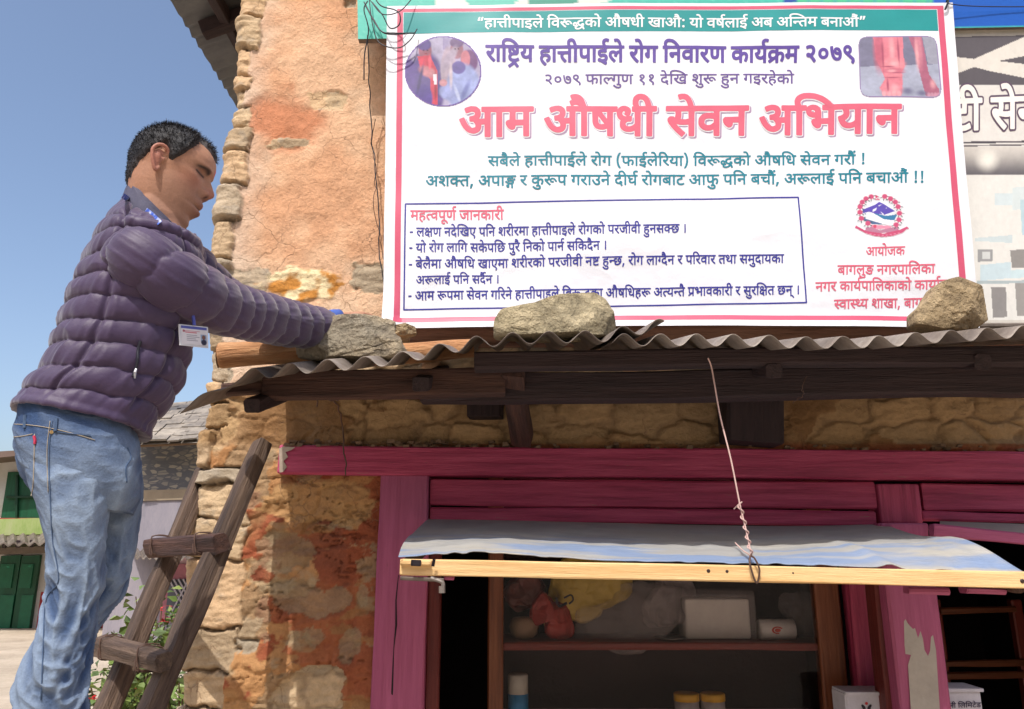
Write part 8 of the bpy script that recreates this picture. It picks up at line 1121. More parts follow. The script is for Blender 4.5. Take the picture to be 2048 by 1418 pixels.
# ---- jeans
def jeans():
    b = MB(); C = []
    def piece(rings, n, m, ex, sd, kind):
        rings = [(c, a_ * (.97 if kind == 'hip' else .94), b_ * .94) for c, a_, b_ in rings]
        V, s, a = loft(rings, n, m, ex); N = normals(V); L = s.max()
        x, y, z = V[..., 0], V[..., 1], V[..., 2]
        wx = .5 * vn(a * 1.1, s * 6, 0, sd + 1)
        rid = lambda u, v, q: 1 - np.abs(vn(u, v, 0, q)) * 2.4
        f1 = rid(np.cos(a) * 1.5 + s * 4 + wx, np.sin(a) * 1.5 + s * 15 + 2 * wx, sd + 3); f2 = rid(np.cos(a) * 2.2 - s * 9 + wx, np.sin(a) * 2.2 + s * 26 - wx, sd + 4); f3 = rid(np.cos(a) * 5 + s * 14, np.sin(a) * 5 + s * 50, sd + 5)
        if kind == 'hip': w = .62 + .4 * ss(.10, .25, s)
        else: w = .55 + .7 * np.exp(-((s - .34) / .12) ** 2) + .9 * ss(L - .25, L - .06, s)
        d = (.0044 * f1 + .0026 * f2 + .0009 * f3) * w
        V = V + N * d[..., None]
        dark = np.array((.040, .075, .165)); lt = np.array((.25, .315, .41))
        fade = .22 + .22 * vn(x * 4, y * 4, z * 3, sd + 9) + .34 * np.clip(d / .0045, -1, 1) + .50 * np.exp(-((z - (Mp(150, 1010)[2])) / .18) ** 2) * np.clip(.15 - np.sin(a - .35), 0, 1)  # thigh wear, plus fold highlights and crease shade put into the colour
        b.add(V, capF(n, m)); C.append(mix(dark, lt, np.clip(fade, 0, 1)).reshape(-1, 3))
    hip = [LR((30, 800), (268, 850), .150), LR((27, 832), (276, 876), .165), LR((25, 862), (283, 905), .172), LR((28, 905), (288, 950), .178), LR((42, 955), (286, 995), .17), LR((70, 1000), (270, 1030), .14)]
    piece(hip, 150, 200, 2.4, 3, 'hip')
    legR = [LR((40, 900), (262, 930), .085, -.075), LR((52, 962), (232, 990), .092, -.085), LR((76, 1030), (217, 1048), .088, -.09), LR((90, 1100), (214, 1110), .082, -.09), LR((88, 1150), (211, 1160), .078, -.09),
            LR((88, 1195), (200, 1205), .074, -.09), LR((74, 1260), (195, 1268), .074, -.09), LR((48, 1320), (188, 1326), .076, -.09), LR((28, 1372), (180, 1378), .076, -.09), LR((22, 1420), (178, 1424), .074, -.09), LR((26, 1466), (168, 1470), .070, -.09)]
    piece(legR, 260, 160, 2.2, 11, 'leg')
    legL = [LR((150, 900), (284, 920), .085, .08), LR((160, 968), (290, 985), .09, .085), LR((168, 1040), (280, 1050), .085, .085), LR((172, 1110), (268, 1116), .08, .085), LR((158, 1165), (252, 1176), .074, .085),
            LR((136, 1210), (226, 1222), .07, .09), LR((104, 1280), (188, 1286), .066, .09), LR((70, 1350), (156, 1356), .066, .09), LR((50, 1420), (140, 1424), .066, .09), LR((40, 1466), (130, 1470), .064, .09)]
    piece(legL, 230, 140, 2.2, 27, 'leg')
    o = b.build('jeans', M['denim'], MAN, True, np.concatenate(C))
    return o
JN = jeans(); NB = bvh(JN)
stm = flat('tan_stitching', (.40, .34, .26), .8, bump=0); dkm = flat('denim_seam', (.06, .10, .18), .85)
def seam(pts, r, m, name, B=NB, parent=JN, n=40, lift=.0015):
    pp_ = cr(np.array(pts, float), n); tube([hit(B, x, y, lift) for x, y in pp_], r, 6).build(name, m, parent, True)
seam([(104, 842), (98, 900), (100, 985), (105, 1080), (117, 1160), (92, 1200), (86, 1300), (82, 1400)], .0012, dkm, 'side_seam')
seam([(100, 842), (94, 900), (96, 985)], .0007, stm, 'stitching')
seam([(28, 848), (60, 850), (100, 856), (150, 868), (190, 880)], .0009, stm, 'stitching')
seam([(27, 874), (45, 872), (65, 868)], .0010, stm, 'stitching'); seam([(69, 868), (68, 920), (66, 970), (62, 992)], .0010, stm, 'stitching')
seam([(102, 862), (130, 866), (170, 870), (182, 872)], .0014, dkm, 'pocket_edge'); seam([(255, 895), (262, 915), (252, 935), (254, 965)], .0014, dkm, 'pocket_edge')
tube([hit(NB, 68, 872), hit(NB, 70, 882), hit(NB, 69, 888)], .003, 6).build('red_tab', flat('red_tab', (.45, .02, .06), .7), JN)
tube([hit(NB, 103, 864, .001), hit(NB, 103, 864, .004)], .004, 8).build('rivet', flat('brass', (.55, .38, .18), .4, metal=.8), JN)
for a_, c_ in (((113, 836), (111, 862)), ((50, 830), (49, 856))): tube([hit(NB, *a_), hit(NB, (a_[0] + c_[0]) / 2, (a_[1] + c_[1]) / 2), hit(NB, *c_)], .0035, 6).build('belt_loop', dkm, JN)

# ---- head, neck, arms and hands in one skin
HF = unit(AR * .969 - UP * .249); HU = unit(AR * .249 + UP * .969); HF = unit(HF * math.cos(.19) - AA * math.sin(.19)); HS = np.cross(HU, HF); HK = 1.06
HE = Mp(322, 352, 0) - HU * .104 * HK
ZW0 = [-.05, -.004, .05, .0605, .073, .092, .1215, .145, .226, .3]; ZW1 = [-.076, -.028, .036, .049, .065, .100, .1275, .149, .226, .3]      # proportions of this face
hw = lambda p: HE + HK * (p[..., :1] * .96 * HF + p[..., 1:2] * HS + np.interp(p[..., 2:3], ZW0, ZW1) * HU)
tz_f = np.array([(-.004, .060), (.0, .080), (.010, .100), (.022, .107), (.037, .1025), (.044, .112), (.051, .1225), (.056, .1215), (.0605, .1110), (.066, .1205), (.073, .1220), (.080, .109), (.092, .108), (.106, .106), (.120, .108), (.132, .111), (.146, .1165), (.160, .116), (.178, .111), (.196, .098), (.210, .075), (.220, .045), (.226, .012)])
tz_b = np.array([(-.004, .02), (.0, .0), (.02, -.03), (.04, -.048), (.065, -.062), (.09, -.074), (.12, -.082), (.15, -.080), (.18, -.068), (.20, -.050), (.215, -.03), (.226, .012)])
tz_w = np.array([(-.004, .012), (.0, .024), (.012, .038), (.03, .046), (.055, .0555), (.08, .0635), (.11, .071), (.14, .0735), (.165, .0725), (.19, .062), (.208, .046), (.220, .026), (.226, .004)])
def smooth_tab(t):
    z = np.linspace(t[0, 0], t[-1, 0], 400); v = np.interp(z, t[:, 0], t[:, 1]); k = np.exp(-np.linspace(-2, 2, 13) ** 2); k /= k.sum()
    return z, np.convolve(np.pad(v, 6, mode='edge'), k, 'valid')
tz_s = np.array([(-.004, .056), (.0, .074), (.012, .095), (.025, .1045), (.040, .1035), (.052, .110), (.06, .111), (.072, .1115), (.085, .107), (.1, .106), (.12, .1075), (.132, .1095), (.146, .114), (.160, .115), (.178, .111), (.196, .098), (.210, .075), (.220, .045), (.226, .012)])
TF, TB, TW, TS = smooth_tab(tz_f), smooth_tab(tz_b), smooth_tab(tz_w), smooth_tab(tz_s)
def head_shape(Z, PHI, grow=0.):
    f, fs, bk, w = np.interp(Z, *TF), np.interp(Z, *TS), np.interp(Z, *TB), np.interp(Z, *TW); xc = .012
    co, si = np.cos(PHI), np.sin(PHI)
    f = fs + (f - fs) * np.exp(-(w * np.abs(si) ** .84 / .027) ** 2)
    x = xc + np.where(co > 0, (f - xc) * np.abs(co) ** .86, -(xc - bk) * np.abs(co) ** .92); y = w * np.sign(si) * np.abs(si) ** .84
    ay = np.abs(y); G = lambda v, c, s_: np.exp(-((v - c) / s_) ** 2)
    fr = ss(.03, .07, x)
    lipfall = G(ay, 0, .030)
    x = x - fr * (1 - lipfall) * np.interp(Z, [.04, .05, .073, .083], [0, .003, .003, 0])
    hN = np.interp(Z, [.078, .082, .088, .094, .102, .112, .122, .132], [0, .015, .0285, .0300, .0260, .0195, .0110, .002]); sN = np.interp(Z, [.08, .1, .125], [.0125, .0098, .0075])
    x = x + fr * hN * np.exp(-(ay / sN) ** 2)
    x = x + fr * .0135 * G(ay, .0160, .006) * G(Z, .0875, .0068)
    x = x - fr * .0165 * G(ay, .034, .0165) * G(Z, .125, .0115) + fr * .0075 * G(ay, .034, .0125) * G(Z, .1225, .0072)
    x = x - fr * .0035 * G(ay, .034, .014) * G(Z, .1215, .0016)              # line between the lids
    x = x + fr * .004 * G(ay, .033, .02) * G(Z, .144, .006) + fr * .004 * G(ay, .05, .015) * G(Z, .10, .014)
    x = x - fr * .004 * G(Z, .0606, .0022) * G(ay, 0, .024)
    x = x - fr * .0022 * np.exp(-((ay - (.020 + (.092 - Z) * .45)) / .0045) ** 2) * G(Z, .078, .016)       # fold beside the mouth
    y = y * (1 + .0 * x)
    return x, y, Z
def build_body():
    n, m = 170, 220; zs = np.linspace(-.004, .226, n); ph = np.linspace(0, 2 * math.pi, m, endpoint=False)
    Z, A_ = np.meshgrid(zs, ph, indexing='ij'); x, y, z = head_shape(Z, A_)
    b = MB().add(hw(np.stack([x, y, z], -1)).reshape(-1, 3), capF(n, m))
    hp = lambda *q: hw(np.array([q], float))[0]
    # ears
    for sg_ in (1, -1):
        pts = [(.016, .070, .120), (.013, .076, .133), (.002, .083, .139), (-.011, .087, .133), (-.017, .0875, .118), (-.013, .085, .102), (-.005, .081, .088), (.004, .076, .081), (.009, .071, .088)]
        tube(cr([hp(a, sg_ * c, d) for a, c, d in pts], 40), [.0048] * 40, 10, b)
        pts = [(.008, .072, .118), (-.004, .077, .124), (-.010, .079, .112), (-.004, .076, .098)]
        tube(cr([hp(a, sg_ * c, d) for a, c, d in pts], 20), .0042, 10, b)
        pts = [(.0, .066, .126), (-.006, .0735, .116), (-.004, .0735, .105), (.0, .071, .093), (.004, .069, .086)]
        tube(cr([hp(a, sg_ * c, d) for a, c, d in pts], 20), [.008, .0105, .0115, .010, .0075] and np.interp(np.linspace(0, 4, 20), range(5), [.008, .0105, .0115, .010, .0065]), 12, b)
        tube([hp(.013, sg_ * .070, .112), hp(.010, sg_ * .074, .107), hp(.009, sg_ * .071, .100)], .004, 8, b)      # tragus
    # neck into the chest
    c1, c2 = hp(-.008, 0, .05), Mp(326, 470, 0)
    rr = [(hp(.004, 0, .080), .052, .055), (hp(.012, 0, .045), .050, .055), ((c1 + c2) / 2 + AR * .004, .064, .060), (c2, .052, .062), (Mp(304, 560, 0), .085, .13), (Mp(260, 680, 0), .12, .15), (Mp(190, 800, 0), .11, .14)]
    V, s, a = loft([(c, AR * r1, AA * r2) for c, r1, r2 in rr], 90, 48, 2.1); b.add(V, capF(90, 48))
    # arms and hands
    for sd, arm, hx in ((1, [(262, 520, -.13), (352, 572, -.12), (440, 612, .0), (540, 640, .20), (632, 648, .385), (676, 636, .45)], ((735, 630, .50), 1)), (-1, [(350, 520, .12), (410, 566, .22), (490, 618, .36), (570, 652, .50)], ((602, 660, .56), -1))):
        tube(cr([Mp(*q) for q in arm], 60), np.linspace(.05, .027, 60), 20, b)
        w0 = Mp(*arm[-1]); w1 = Mp(*hx[0]); d = unit(w1 - w0); nrm = unit(UP - d * (UP @ d)); si_ = np.cross(nrm, d) * hx[1]
        rr = [(w0, .026, .020), (w0 + d * .025, .030, .017), (w0 + d * .06, .040, .015), (w0 + d * .09, .041, .013), (w0 + d * .098, .036, .009)]
        V, s, a = loft([(c, si_ * r1, nrm * r2) for c, r1, r2 in rr], 30, 28, 2.4); b.add(V, capF(30, 28))
        for k_, (o_, L_) in enumerate(((-.030, .068), (-.010, .078), (.011, .073), (.030, .058))):
            p0 = w0 + d * .085 + si_ * o_; dn = -nrm
            j = [p0, p0 + d * L_ * .42 + dn * .008 + si_ * o_ * .08, p0 + d * L_ * .72 + dn * (.028 + .004 * k_) + si_ * o_ * .1, p0 + d * L_ * .80 + dn * (.050 + .004 * k_) + si_ * o_ * .1]
            tube(cr(j, 20), np.interp(np.linspace(0, 1, 20), [0, .4, .9, 1], [.0092, .0085, .0075, .005]), 12, b)
        p0 = w0 + d * .03 - si_ * .028; j = [p0, p0 + d * .025 - si_ * .022 - nrm * .006, p0 + d * .05 - si_ * .026 - nrm * .022, p0 + d * .064 - si_ * .02 - nrm * .036]
        tube(cr(j, 20), np.interp(np.linspace(0, 1, 20), [0, .5, .9, 1], [.013, .0105, .009, .006]), 12, b)
    tmp = b.build('body', None, None)
    md = tmp.modifiers.new('r', 'REMESH'); md.mode = 'VOXEL'; md.voxel_size = .0023; md.adaptivity = 0
    sm = tmp.modifiers.new('s', 'SMOOTH'); sm.factor = .5; sm.iterations = 2
    dg = bpy.context.evaluated_depsgraph_get(); ev_ = tmp.evaluated_get(dg); me = bpy.data.meshes.new_from_object(ev_)
    N_ = len(me.vertices); V = np.empty(N_ * 3); me.vertices.foreach_get('co', V); V = V.reshape(-1, 3)
    F = [tuple(p.vertices) for p in me.polygons]
    bpy.data.objects.remove(tmp); bpy.data.meshes.remove(me)
    q = (V - HE) / HK; x, y, z = q @ HF / .96, q @ HS, np.interp(q @ HU, ZW1, ZW0); ay = np.abs(y); G = lambda v, c, s_: np.exp(-((v - c) / s_) ** 2)
    hd = ss(-.02, .0, z) * (x > -.2) * (np.abs(x) < .2); fr = ss(.03, .06, x) * hd
    c = np.ones((N_, 3)) * [.37, .180, .108]
    c = mix(c, (.42, .215, .132), .5 + .5 * fbm(x * 18, y * 18, z * 18, 3))
    c = mix(c, (.36, .13, .085), fr * np.maximum(G(z, .09, .012) * G(ay, 0, .016), .6 * G(ay, .045, .02) * G(z, .095, .018)))
    c = mix(c, (.40, .15, .11), hd * ss(.072, .079, ay) * (z > .075) * (z < .145) * (x < .03) * .7)
    c = mix(c, (.27, .095, .075), fr * G(ay, 0, .021) * np.maximum(G(z, .0515, .0055), G(z, .0695, .0050)) * .9)
    c = mix(c, (.05, .018, .016), fr * G(z, .0606, .0020) * G(ay, 0, .021))
    jaw = hd * ss(.0, .05, x) * (1 - ss(.075, .10, z)) * .28 + fr * G(z, .079, .006) * G(ay, 0, .025) * .3
    c = mix(c, (.17, .10, .075), jaw)
    c = mix(c, (.22, .10, .062), fr * G(ay, .034, .019) * G(z, .125, .011) * .85)  # shade of the deep-set eye sockets put into the skin colour
    c = mix(c, (.020, .012, .011), fr * ss(.018, .022, ay) * (1 - ss(.048, .052, ay)) * G(z, .1222, .0030))
    c = mix(c, (.05, .02, .016), fr * G(ay, .010, .0038) * G(z, .0835, .0026))
    bz = .1365 + .010 * np.exp(-((ay - .034) / .02) ** 2) - .006
    c = mix(c, (.025, .017, .016), fr * ss(.014, .020, ay) * (1 - ss(.050, .060, ay)) * G(z, bz, .0054) * .95)
    c = mix(c, (.50, .015, .04), fr * G(ay, 0, .006) * G(z, .154, .009))
    fade = hd * ss(.07, .10, z) * (x < .05) * (1 - ss(.04, .075, np.abs(ay - .10) * 0 + np.maximum(x, 0))) * np.clip((z - .06) / .05, 0, 1) * .0
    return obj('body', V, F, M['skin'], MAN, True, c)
build_body()
def hair():
    n, m = 150, 260; zs = np.linspace(.035, .2262, n); ph = np.linspace(0, 2 * math.pi, m, endpoint=False)
    Z, A_ = np.meshgrid(zs, ph, indexing='ij'); x, y, z = head_shape(Z, A_)
    ad = np.degrees(np.abs((A_ + math.pi) % (2 * math.pi) - math.pi))
    zm = np.interp(ad, [0, 22, 36, 48, 58, 66, 74, 82, 88, 94, 102, 112, 125, 145, 180], [.180, .188, .201, .203, .190, .165, .132, .104, .112, .138, .130, .108, .084, .060, .048]) + .004 * vn(A_ * 14, Z * 120, 0, 2)
    k = ss(-.004, .026, z - zm)
    thick = np.interp(z, [.06, .11, .15, .19, .21, .226], [.004, .005, .0075, .013, .015, .014]) * (1 + .08 * vn(A_ * 9, Z * 60, 0, 6) + .04 * vn(A_ * 24, Z * 140, 0, 7))
    V = np.stack([x, y, z], -1); N = normals(V); N[-3:] = [0, 0, 1]
    Q = V + N * ((thick + .003) * k - .003)[..., None]
    col = mix((.018, .017, .020), (.06, .058, .066), ss(.25, .6, fbm(A_ * 30, Z * 160, 0, 9)) * .6); sides = ss(.02, -.01, z - zm - .02) ; col = mix(col, (.055, .036, .030), (1 - ss(.0, .045, z - zm)) * .55)
    hr = obj('hair', hw(Q.reshape(-1, 3)), capF(n, m)[:-2] + [capF(n, m)[-1]], M['hair'], MAN, True, col)
    rg = np.random.RandomState(5); W_ = []; F = []; C = []; cnt = 0
    ii = rg.randint(4, n - 1, 26000); jj = rg.randint(0, m, 26000)
    for i, j in zip(ii, jj):
        if k[i, j] < .45 or rg.rand() > .5 + z[i, j] * 2: continue
        p = Q[i, j]; nn = N[i, j]; sw = np.array([.25 + .3 * rg.randn() * .4, .35 * rg.randn(), -.25 + .4 * (z[i, j] > .2)]) + .3 * rg.normal(size=3)
        d = unit(nn * .42 + sw * 1.0); L = thick[i, j] * rg.uniform(.5, 1.15); t = unit(np.cross(d, rg.normal(size=3))) * .00055
        e = p + d * L; W_ += [p - nn * .002 - t, p - nn * .002 + t, (p + e) / 2 + t * .8, e, (p + e) / 2 - t * .8]; F.append((cnt, cnt + 1, cnt + 2, cnt + 3, cnt + 4)); cnt += 5
        C += [(.35, .34, .34) if rg.rand() < .03 else (.020, .019, .023)] * 5
    W_ = np.array(W_); obj('hair_strands', hw(W_), F, M['hair'], hr, False, C)
hair()
def shoes():
    for nm, (px, py, off) in enumerate(((98, 1478, -.09), (84, 1476, .09))):
        h = Mp(px, py, off); f = AR
        rr = [(h - f * .09 + UP * .0, .03, .03), (h - f * .06 + UP * .01, .045, .04), (h + UP * .012, .055, .045), (h + f * .07 - UP * .005, .040, .045), (h + f * .13 - UP * .02, .028, .045), (h + f * .16 - UP * .028, .014, .03)]
        V, s, a = loft([(c - UP * .035, UP * r1, AA * r2) for c, r1, r2 in rr], 40, 36, 2.6); sh = MB().add(V, capF(40, 36)).build('shoe', flat('black_shoe', (.03, .03, .035), .5), MAN, True)
        b = MB(); V2 = [h + f * x + AA * y * w_ - UP * (.085 + zz) for zz in (0, .02) for x, w_ in ((-.1, .03), (-.05, .042), (.03, .045), (.11, .046), (.16, .03)) for y in (-1, 1)]
        F = []
        for k_ in range(4): F += [(2 * k_, 2 * k_ + 1, 2 * k_ + 3, 2 * k_ + 2), (10 + 2 * k_, 12 + 2 * k_, 13 + 2 * k_, 11 + 2 * k_), (2 * k_, 2 * k_ + 2, 12 + 2 * k_, 10 + 2 * k_), (2 * k_ + 1, 11 + 2 * k_, 13 + 2 * k_, 3 + 2 * k_)]
        F += [(0, 10, 11, 1), (8, 9, 19, 18)]; b.add(V2, F).build('sole', flat('sole_rubber', (.10, .09, .08), .8), sh)
shoes()

# ---------------------------------------------------------------- ladder
def ladder():
    n0, n1 = P(523, 897, 2.80), P(301, 1418, 2.30); f0, f1 = P(404, 946, 3.10), P(214, 1418, 2.56)
    def ext(a, c, z): t = (z - a[2]) / (c[2] - a[2]); return a + (c - a) * t
    LD = thing('wooden_ladder', 'rough wooden ladder with wire lashed rungs leaning on the building corner', 'ladder', ext(n0, n1, 0))
    side = unit((n0 - f0) * [1, 1, 0])
    for (a, c, w0, sd) in ((n0, n1, .074, 5), (f0, f1, .074, 15)):
        g = ext(a, c, 0.0); dr = unit(a - c)
        beam(g, a + dr * .02, w0 * 1.12, w0 * 1.05, up=(-.62, -.75, .2), seed=sd, wob=.007, bev=.012, taper=.72, seg=26).build('rail', M['greywood'], LD)
    rungs = [(1088, 302, 1092, 436, 1086, .058), (1300, 206, 1290, 322, 1322, .062)]
    sp = []
    for i, (_, xa, ya, xb, yb, w_) in enumerate(rungs):
        tf = (ya - 946) / (1418 - 946); Yf = 3.10 + (2.56 - 3.10) * tf; tn = (yb - 897) / (1418 - 897); Yn = 2.80 - .5 * tn
        sp.append((P(xa, ya, Yf - .075), P(xb, yb, Yn - .095)))
    d = sp[1][0] - sp[0][0]; e = sp[1][1] - sp[0][1]
    sp += [(sp[1][0] + d, sp[1][1] + e), (sp[1][0] + d * 2, sp[1][1] + e * 2)]
    for i, (a, c) in enumerate(sp):
        k = unit(c - a)
        if i == 2: a = a - k * .3; c = c + k * .28
        r_ = beam(a, c + k * .02, .055, .06, up=(.2, -.5, .8), seed=40 + i, wob=.006, bev=.011, seg=10).build('rung', M['greywood'] if i else M['oldwood'], LD)
        for t0 in (.14, .80) if i != 2 else (.5,):
            b = MB(); u = unit(np.cross(k, (0, 0, 1.))); v = np.cross(k, u); pts = []
            for q in np.linspace(0, 2.6 * 2 * math.pi, 70):
                rr = .034 / max(abs(math.cos(q)), abs(math.sin(q))) ** .75 * (1 + .08 * math.sin(q * 1.7)); pts.append(a + (c - a) * t0 + k * (.012 * math.sin(q * .9) + .006 * q / 3) + rr * (math.cos(q) * u + math.sin(q) * v))
            if t0 > .5 and i == 0:
                q0 = pts[-1]; pts += list(cr([q0, q0 + [.02, -.03, .004], q0 + [.045, -.03, -.025], q0 + [.052, -.03, -.045]], 10))[1:]
            tube(pts, .0021, 5, b); b.build('lashing_wire', M['steelwire'], r_)
ladder()

# ---------------------------------------------------------------- inside the shop
def sbox(name, m, px0, px1, pyt, pyb, Y, depth, parent=None, pm=None, bev=.004, seed=0, wob=.001, Yr=None):
    x0, x1 = P(px0, (pyt + pyb) / 2, Y)[0], P(px1, (pyt + pyb) / 2, Y)[0]; zt, zb = P(px0, pyt, Y)[2], P(px0, pyb, Y)[2]
    return beam((x0, Y + depth / 2, (zt + zb) / 2), (x1, Y + depth / 2, (zt + zb) / 2), depth, zt - zb, seed=seed, bev=bev, wob=wob).build(name, m, parent)
M['cabwood'] = mat('varnished_cabinet_wood', [(.10, .028, .012), (.17, .05, .02), (.21, .07, .03)], 1.4, WG, .4, .2, 9, coord='gc')
M['redshelf'] = mat('red_brown_shelf', [(.17, .024, .016), (.24, .042, .028)], 1.4, WG, .4, .2, 9, coord='gc')
YC = 3.22
CAB = thing('showcase', 'brown wooden glass fronted showcase in the shop window', 'showcase', P(1330, 1500, YC))
def stile(px0, px1, Y, seed):
    x0, x1 = P(px0, 1300, Y)[0], P(px1, 1300, Y)[0]; beam(((x0 + x1) / 2, Y + .03, .55), ((x0 + x1) / 2, Y + .03, 1.95), x1 - x0, .06, up=(0, 1, 0), seed=seed, wob=.001).build('stile', M['cabwood'], CAB)
stile(975, 1006, YC, 1); stile(1640, 1690, YC, 2)
xl, xr = P(985, 1300, YC)[0], P(1680, 1300, YC)[0]
zs_ = P(1300, 1292, 3.28)[2]
beam((xl, 3.42, zs_), (xr, 3.42, zs_), .34, .028, seed=5).build('shelf', M['redshelf'], CAB)
zb_ = P(1300, 1455, 3.28)[2]
beam((xl, 3.42, zb_), (xr, 3.42, zb_), .34, .028, seed=6).build('shelf', M['redshelf'], CAB)
b = MB(); box(xl, xr, 3.60, 3.62, .5, 1.95, b); box(xl - .012, xl, 3.25, 3.6, .5, 1.95, b); box(xr, xr + .012, 3.25, 3.6, .5, 1.95, b); b.build('back_panel', flat('brown_back_panel', (.030, .013, .012), .7), CAB)
gm = bpy.data.materials.new('window_glass'); gm.use_nodes = True; nt_ = gm.node_tree; nt_.nodes.clear()
o_ = nt_.nodes.new('ShaderNodeOutputMaterial'); g_ = nt_.nodes.new('ShaderNodeBsdfGlossy'); t_ = nt_.nodes.new('ShaderNodeBsdfTransparent'); f_ = nt_.nodes.new('ShaderNodeFresnel'); m_ = nt_.nodes.new('ShaderNodeMixShader')
g_.inputs['Roughness'].default_value = .06; f_.inputs[0].default_value = 1.2; t_.inputs[0].default_value = (.93, .91, .92, 1)
nt_.links.new(f_.outputs[0], m_.inputs[0]); nt_.links.new(t_.outputs[0], m_.inputs[1]); nt_.links.new(g_.outputs[0], m_.inputs[2]); nt_.links.new(m_.outputs[0], o_.inputs[0])
b = MB(); box(P(1006, 1300, YC)[0], P(1640, 1300, YC)[0], YC + .02, YC + .024, .56, 1.93, b); b.build('glass', gm, CAB)

def bag(name, outline, Y, depth, m, label, cat, seed, crump=.012, n=120, k=70):
    o = np.array([P(a, c, Y) for a, c in outline]); c = o.mean(0); q = o - c; an = np.arctan2(q[:, 2], q[:, 0]); ra = np.hypot(q[:, 0], q[:, 2]); i = np.argsort(an); an, ra = an[i], ra[i]
    an = np.concatenate([an - 2 * math.pi, an, an + 2 * math.pi]); ra = np.tile(ra, 3)
    th, ph = np.meshgrid(np.linspace(-math.pi, math.pi, n, endpoint=False), np.linspace(0, math.pi, k)); R = np.interp(th, an, ra); sp_ = np.sin(ph) ** .7; cp_ = np.cos(ph)
    Q = np.stack([R * sp_ * np.cos(th), -depth * cp_, R * sp_ * np.sin(th)], -1)
    Q += crump * np.stack([vn(Q[..., 0] * 16, Q[..., 2] * 16, cp_ * 2, seed + i_) for i_ in range(3)], -1) + .5 * crump * np.abs(vn(Q[..., 0] * 34, Q[..., 2] * 34, cp_ * 4, seed + 7))[..., None] * [0, -1, 0]
    rd = 1 - np.abs(vn(Q[..., 0] * 22 + seed, Q[..., 2] * 22, Q[..., 1] * 8, seed + 11)) * 2; Q += .5 * crump * (rd * np.abs(rd))[..., None] * np.stack([np.cos(th) * .4, -np.abs(cp_), np.sin(th) * .4], -1)
    return tag(obj(name, Q + c, grid_faces(k, n, True), m, None, True), label, cat)
film = bpy.data.materials.new('clear_film'); film.use_nodes = True; pb = film.node_tree.nodes['Principled BSDF']; pb.inputs['Base Color'].default_value = (.5, .44, .42, 1); pb.inputs['Roughness'].default_value = .16; pb.inputs['Alpha'].default_value = .24
yel = bag('plastic_bag', [(1090, 1262), (1100, 1190), (1110, 1130), (1260, 1130), (1262, 1180), (1200, 1215), (1140, 1240)], 3.40, .07, flat('yellow_plastic', (.46, .32, .05), .45), 'bright yellow plastic bag with black printed strokes on the showcase shelf', 'bag', 3)
b = MB(); tube(cr([P(1112, 1195, 3.29), P(1118, 1212, 3.29), P(1134, 1206, 3.29)], 14), .006, 6, b); tube(cr([P(1128, 1196, 3.29), P(1142, 1190, 3.29), P(1146, 1200, 3.29), P(1138, 1208, 3.29)], 14), .004, 6, b); b.build('print', M['wire'], yel)
bag('plastic_bag', [(1068, 1250), (1066, 1200), (1084, 1180), (1108, 1204), (1138, 1220), (1140, 1272), (1104, 1278), (1092, 1240)], 3.34, .05, flat('red_plastic', (.32, .04, .03), .45), 'crumpled red plastic bag beside the yellow bag on the shelf', 'bag', 13)
bag('plastic_bag', [(1145, 1278), (1150, 1232), (1220, 1205), (1300, 1172), (1360, 1176), (1362, 1240), (1300, 1284), (1200, 1284)], 3.36, .07, film, 'clear crumpled plastic bag lying in the middle of the shelf', 'bag', 23, .02)
def lathe(name, prof, c, m, label, cat, n=40, axis='z', parent=None, group=None):
    th = np.linspace(0, 2 * math.pi, n, endpoint=False); V = []
    for r, h in prof:
        V += [(c[0] + r * math.cos(t), c[1] + r * math.sin(t), c[2] + h) if axis == 'z' else (c[0] + h, c[1] + r * math.cos(t), c[2] + r * math.sin(t)) for t in th]
    k = len(prof); o = obj(name, V, capF(k, n), m, parent, True)
    return tag(o, label, cat, group) if label else o
zt_ = zs_ + .0145
c = P(1048, 1270, 3.38); lathe('bowl', [(.03, 0), (.055, .02), (.062, .05), (.055, .075), (.045, .085), (.0, .09)], (c[0], 3.38, zt_), flat('beige_bowl', (.34, .22, .13), .5), 'rounded beige bowl at the left end of the showcase shelf', 'bowl')
c = P(1340, 1275, 3.36); lathe('steel_plate', [(.0, 0), (.06, .002), (.068, .010), (.066, .012), (.058, .005), (.0, .004)], (c[0], 3.36, zt_), flat('steel_plate', (.5, .48, .46), .25, metal=.9), 'small steel lid lying on the shelf before the clear bag', 'lid')
wb = thing('wrapped_carton', 'white carton wrapped in clear film on the showcase shelf', 'carton', P(1440, 1280, 3.34))
sbox('box', flat('white_card', (.78, .76, .68), .6), 1372, 1500, 1198, 1278, 3.34, .16, wb)
sbox('film', film, 1364, 1512, 1180, 1281, 3.325, .19, wb, bev=.012, wob=.006)
mg = thing('mug', 'white mug lying on its side with a red round print', 'mug', P(1550, 1266, 3.36))
c = P(1520, 1263, 3.34); L_ = P(1590, 1263, 3.34)[0] - c[0]
lathe('cup', [(.0, .0), (.036, .0), (.041, .006), (.041, L_), (.036, L_), (.034, .02), (0, .02)], (c[0], 3.36, zt_ + .041), flat('white_ceramic', (.76, .73, .68), .3), None, None, axis='x', parent=mg)
b = MB()
for a0, a1, r0, r1 in ((0, 2 * math.pi, .0, .012), (.5, 5.0, .016, .024)):
    th = np.linspace(a0, a1, 30); cc = P(1549, 1262, 3.36)
    Vg = []
    for r in (r0, r1):
        for t in th:
            u, v = r * math.cos(t), .6 * r * math.sin(t) ; ang = v / .0415; Vg.append((cc[0] + u, 3.36 - .0425 * math.cos(ang), zt_ + .041 + .0425 * math.sin(ang)))
    b.add(Vg, [tuple(f) for f in grid_faces(2, 30)])
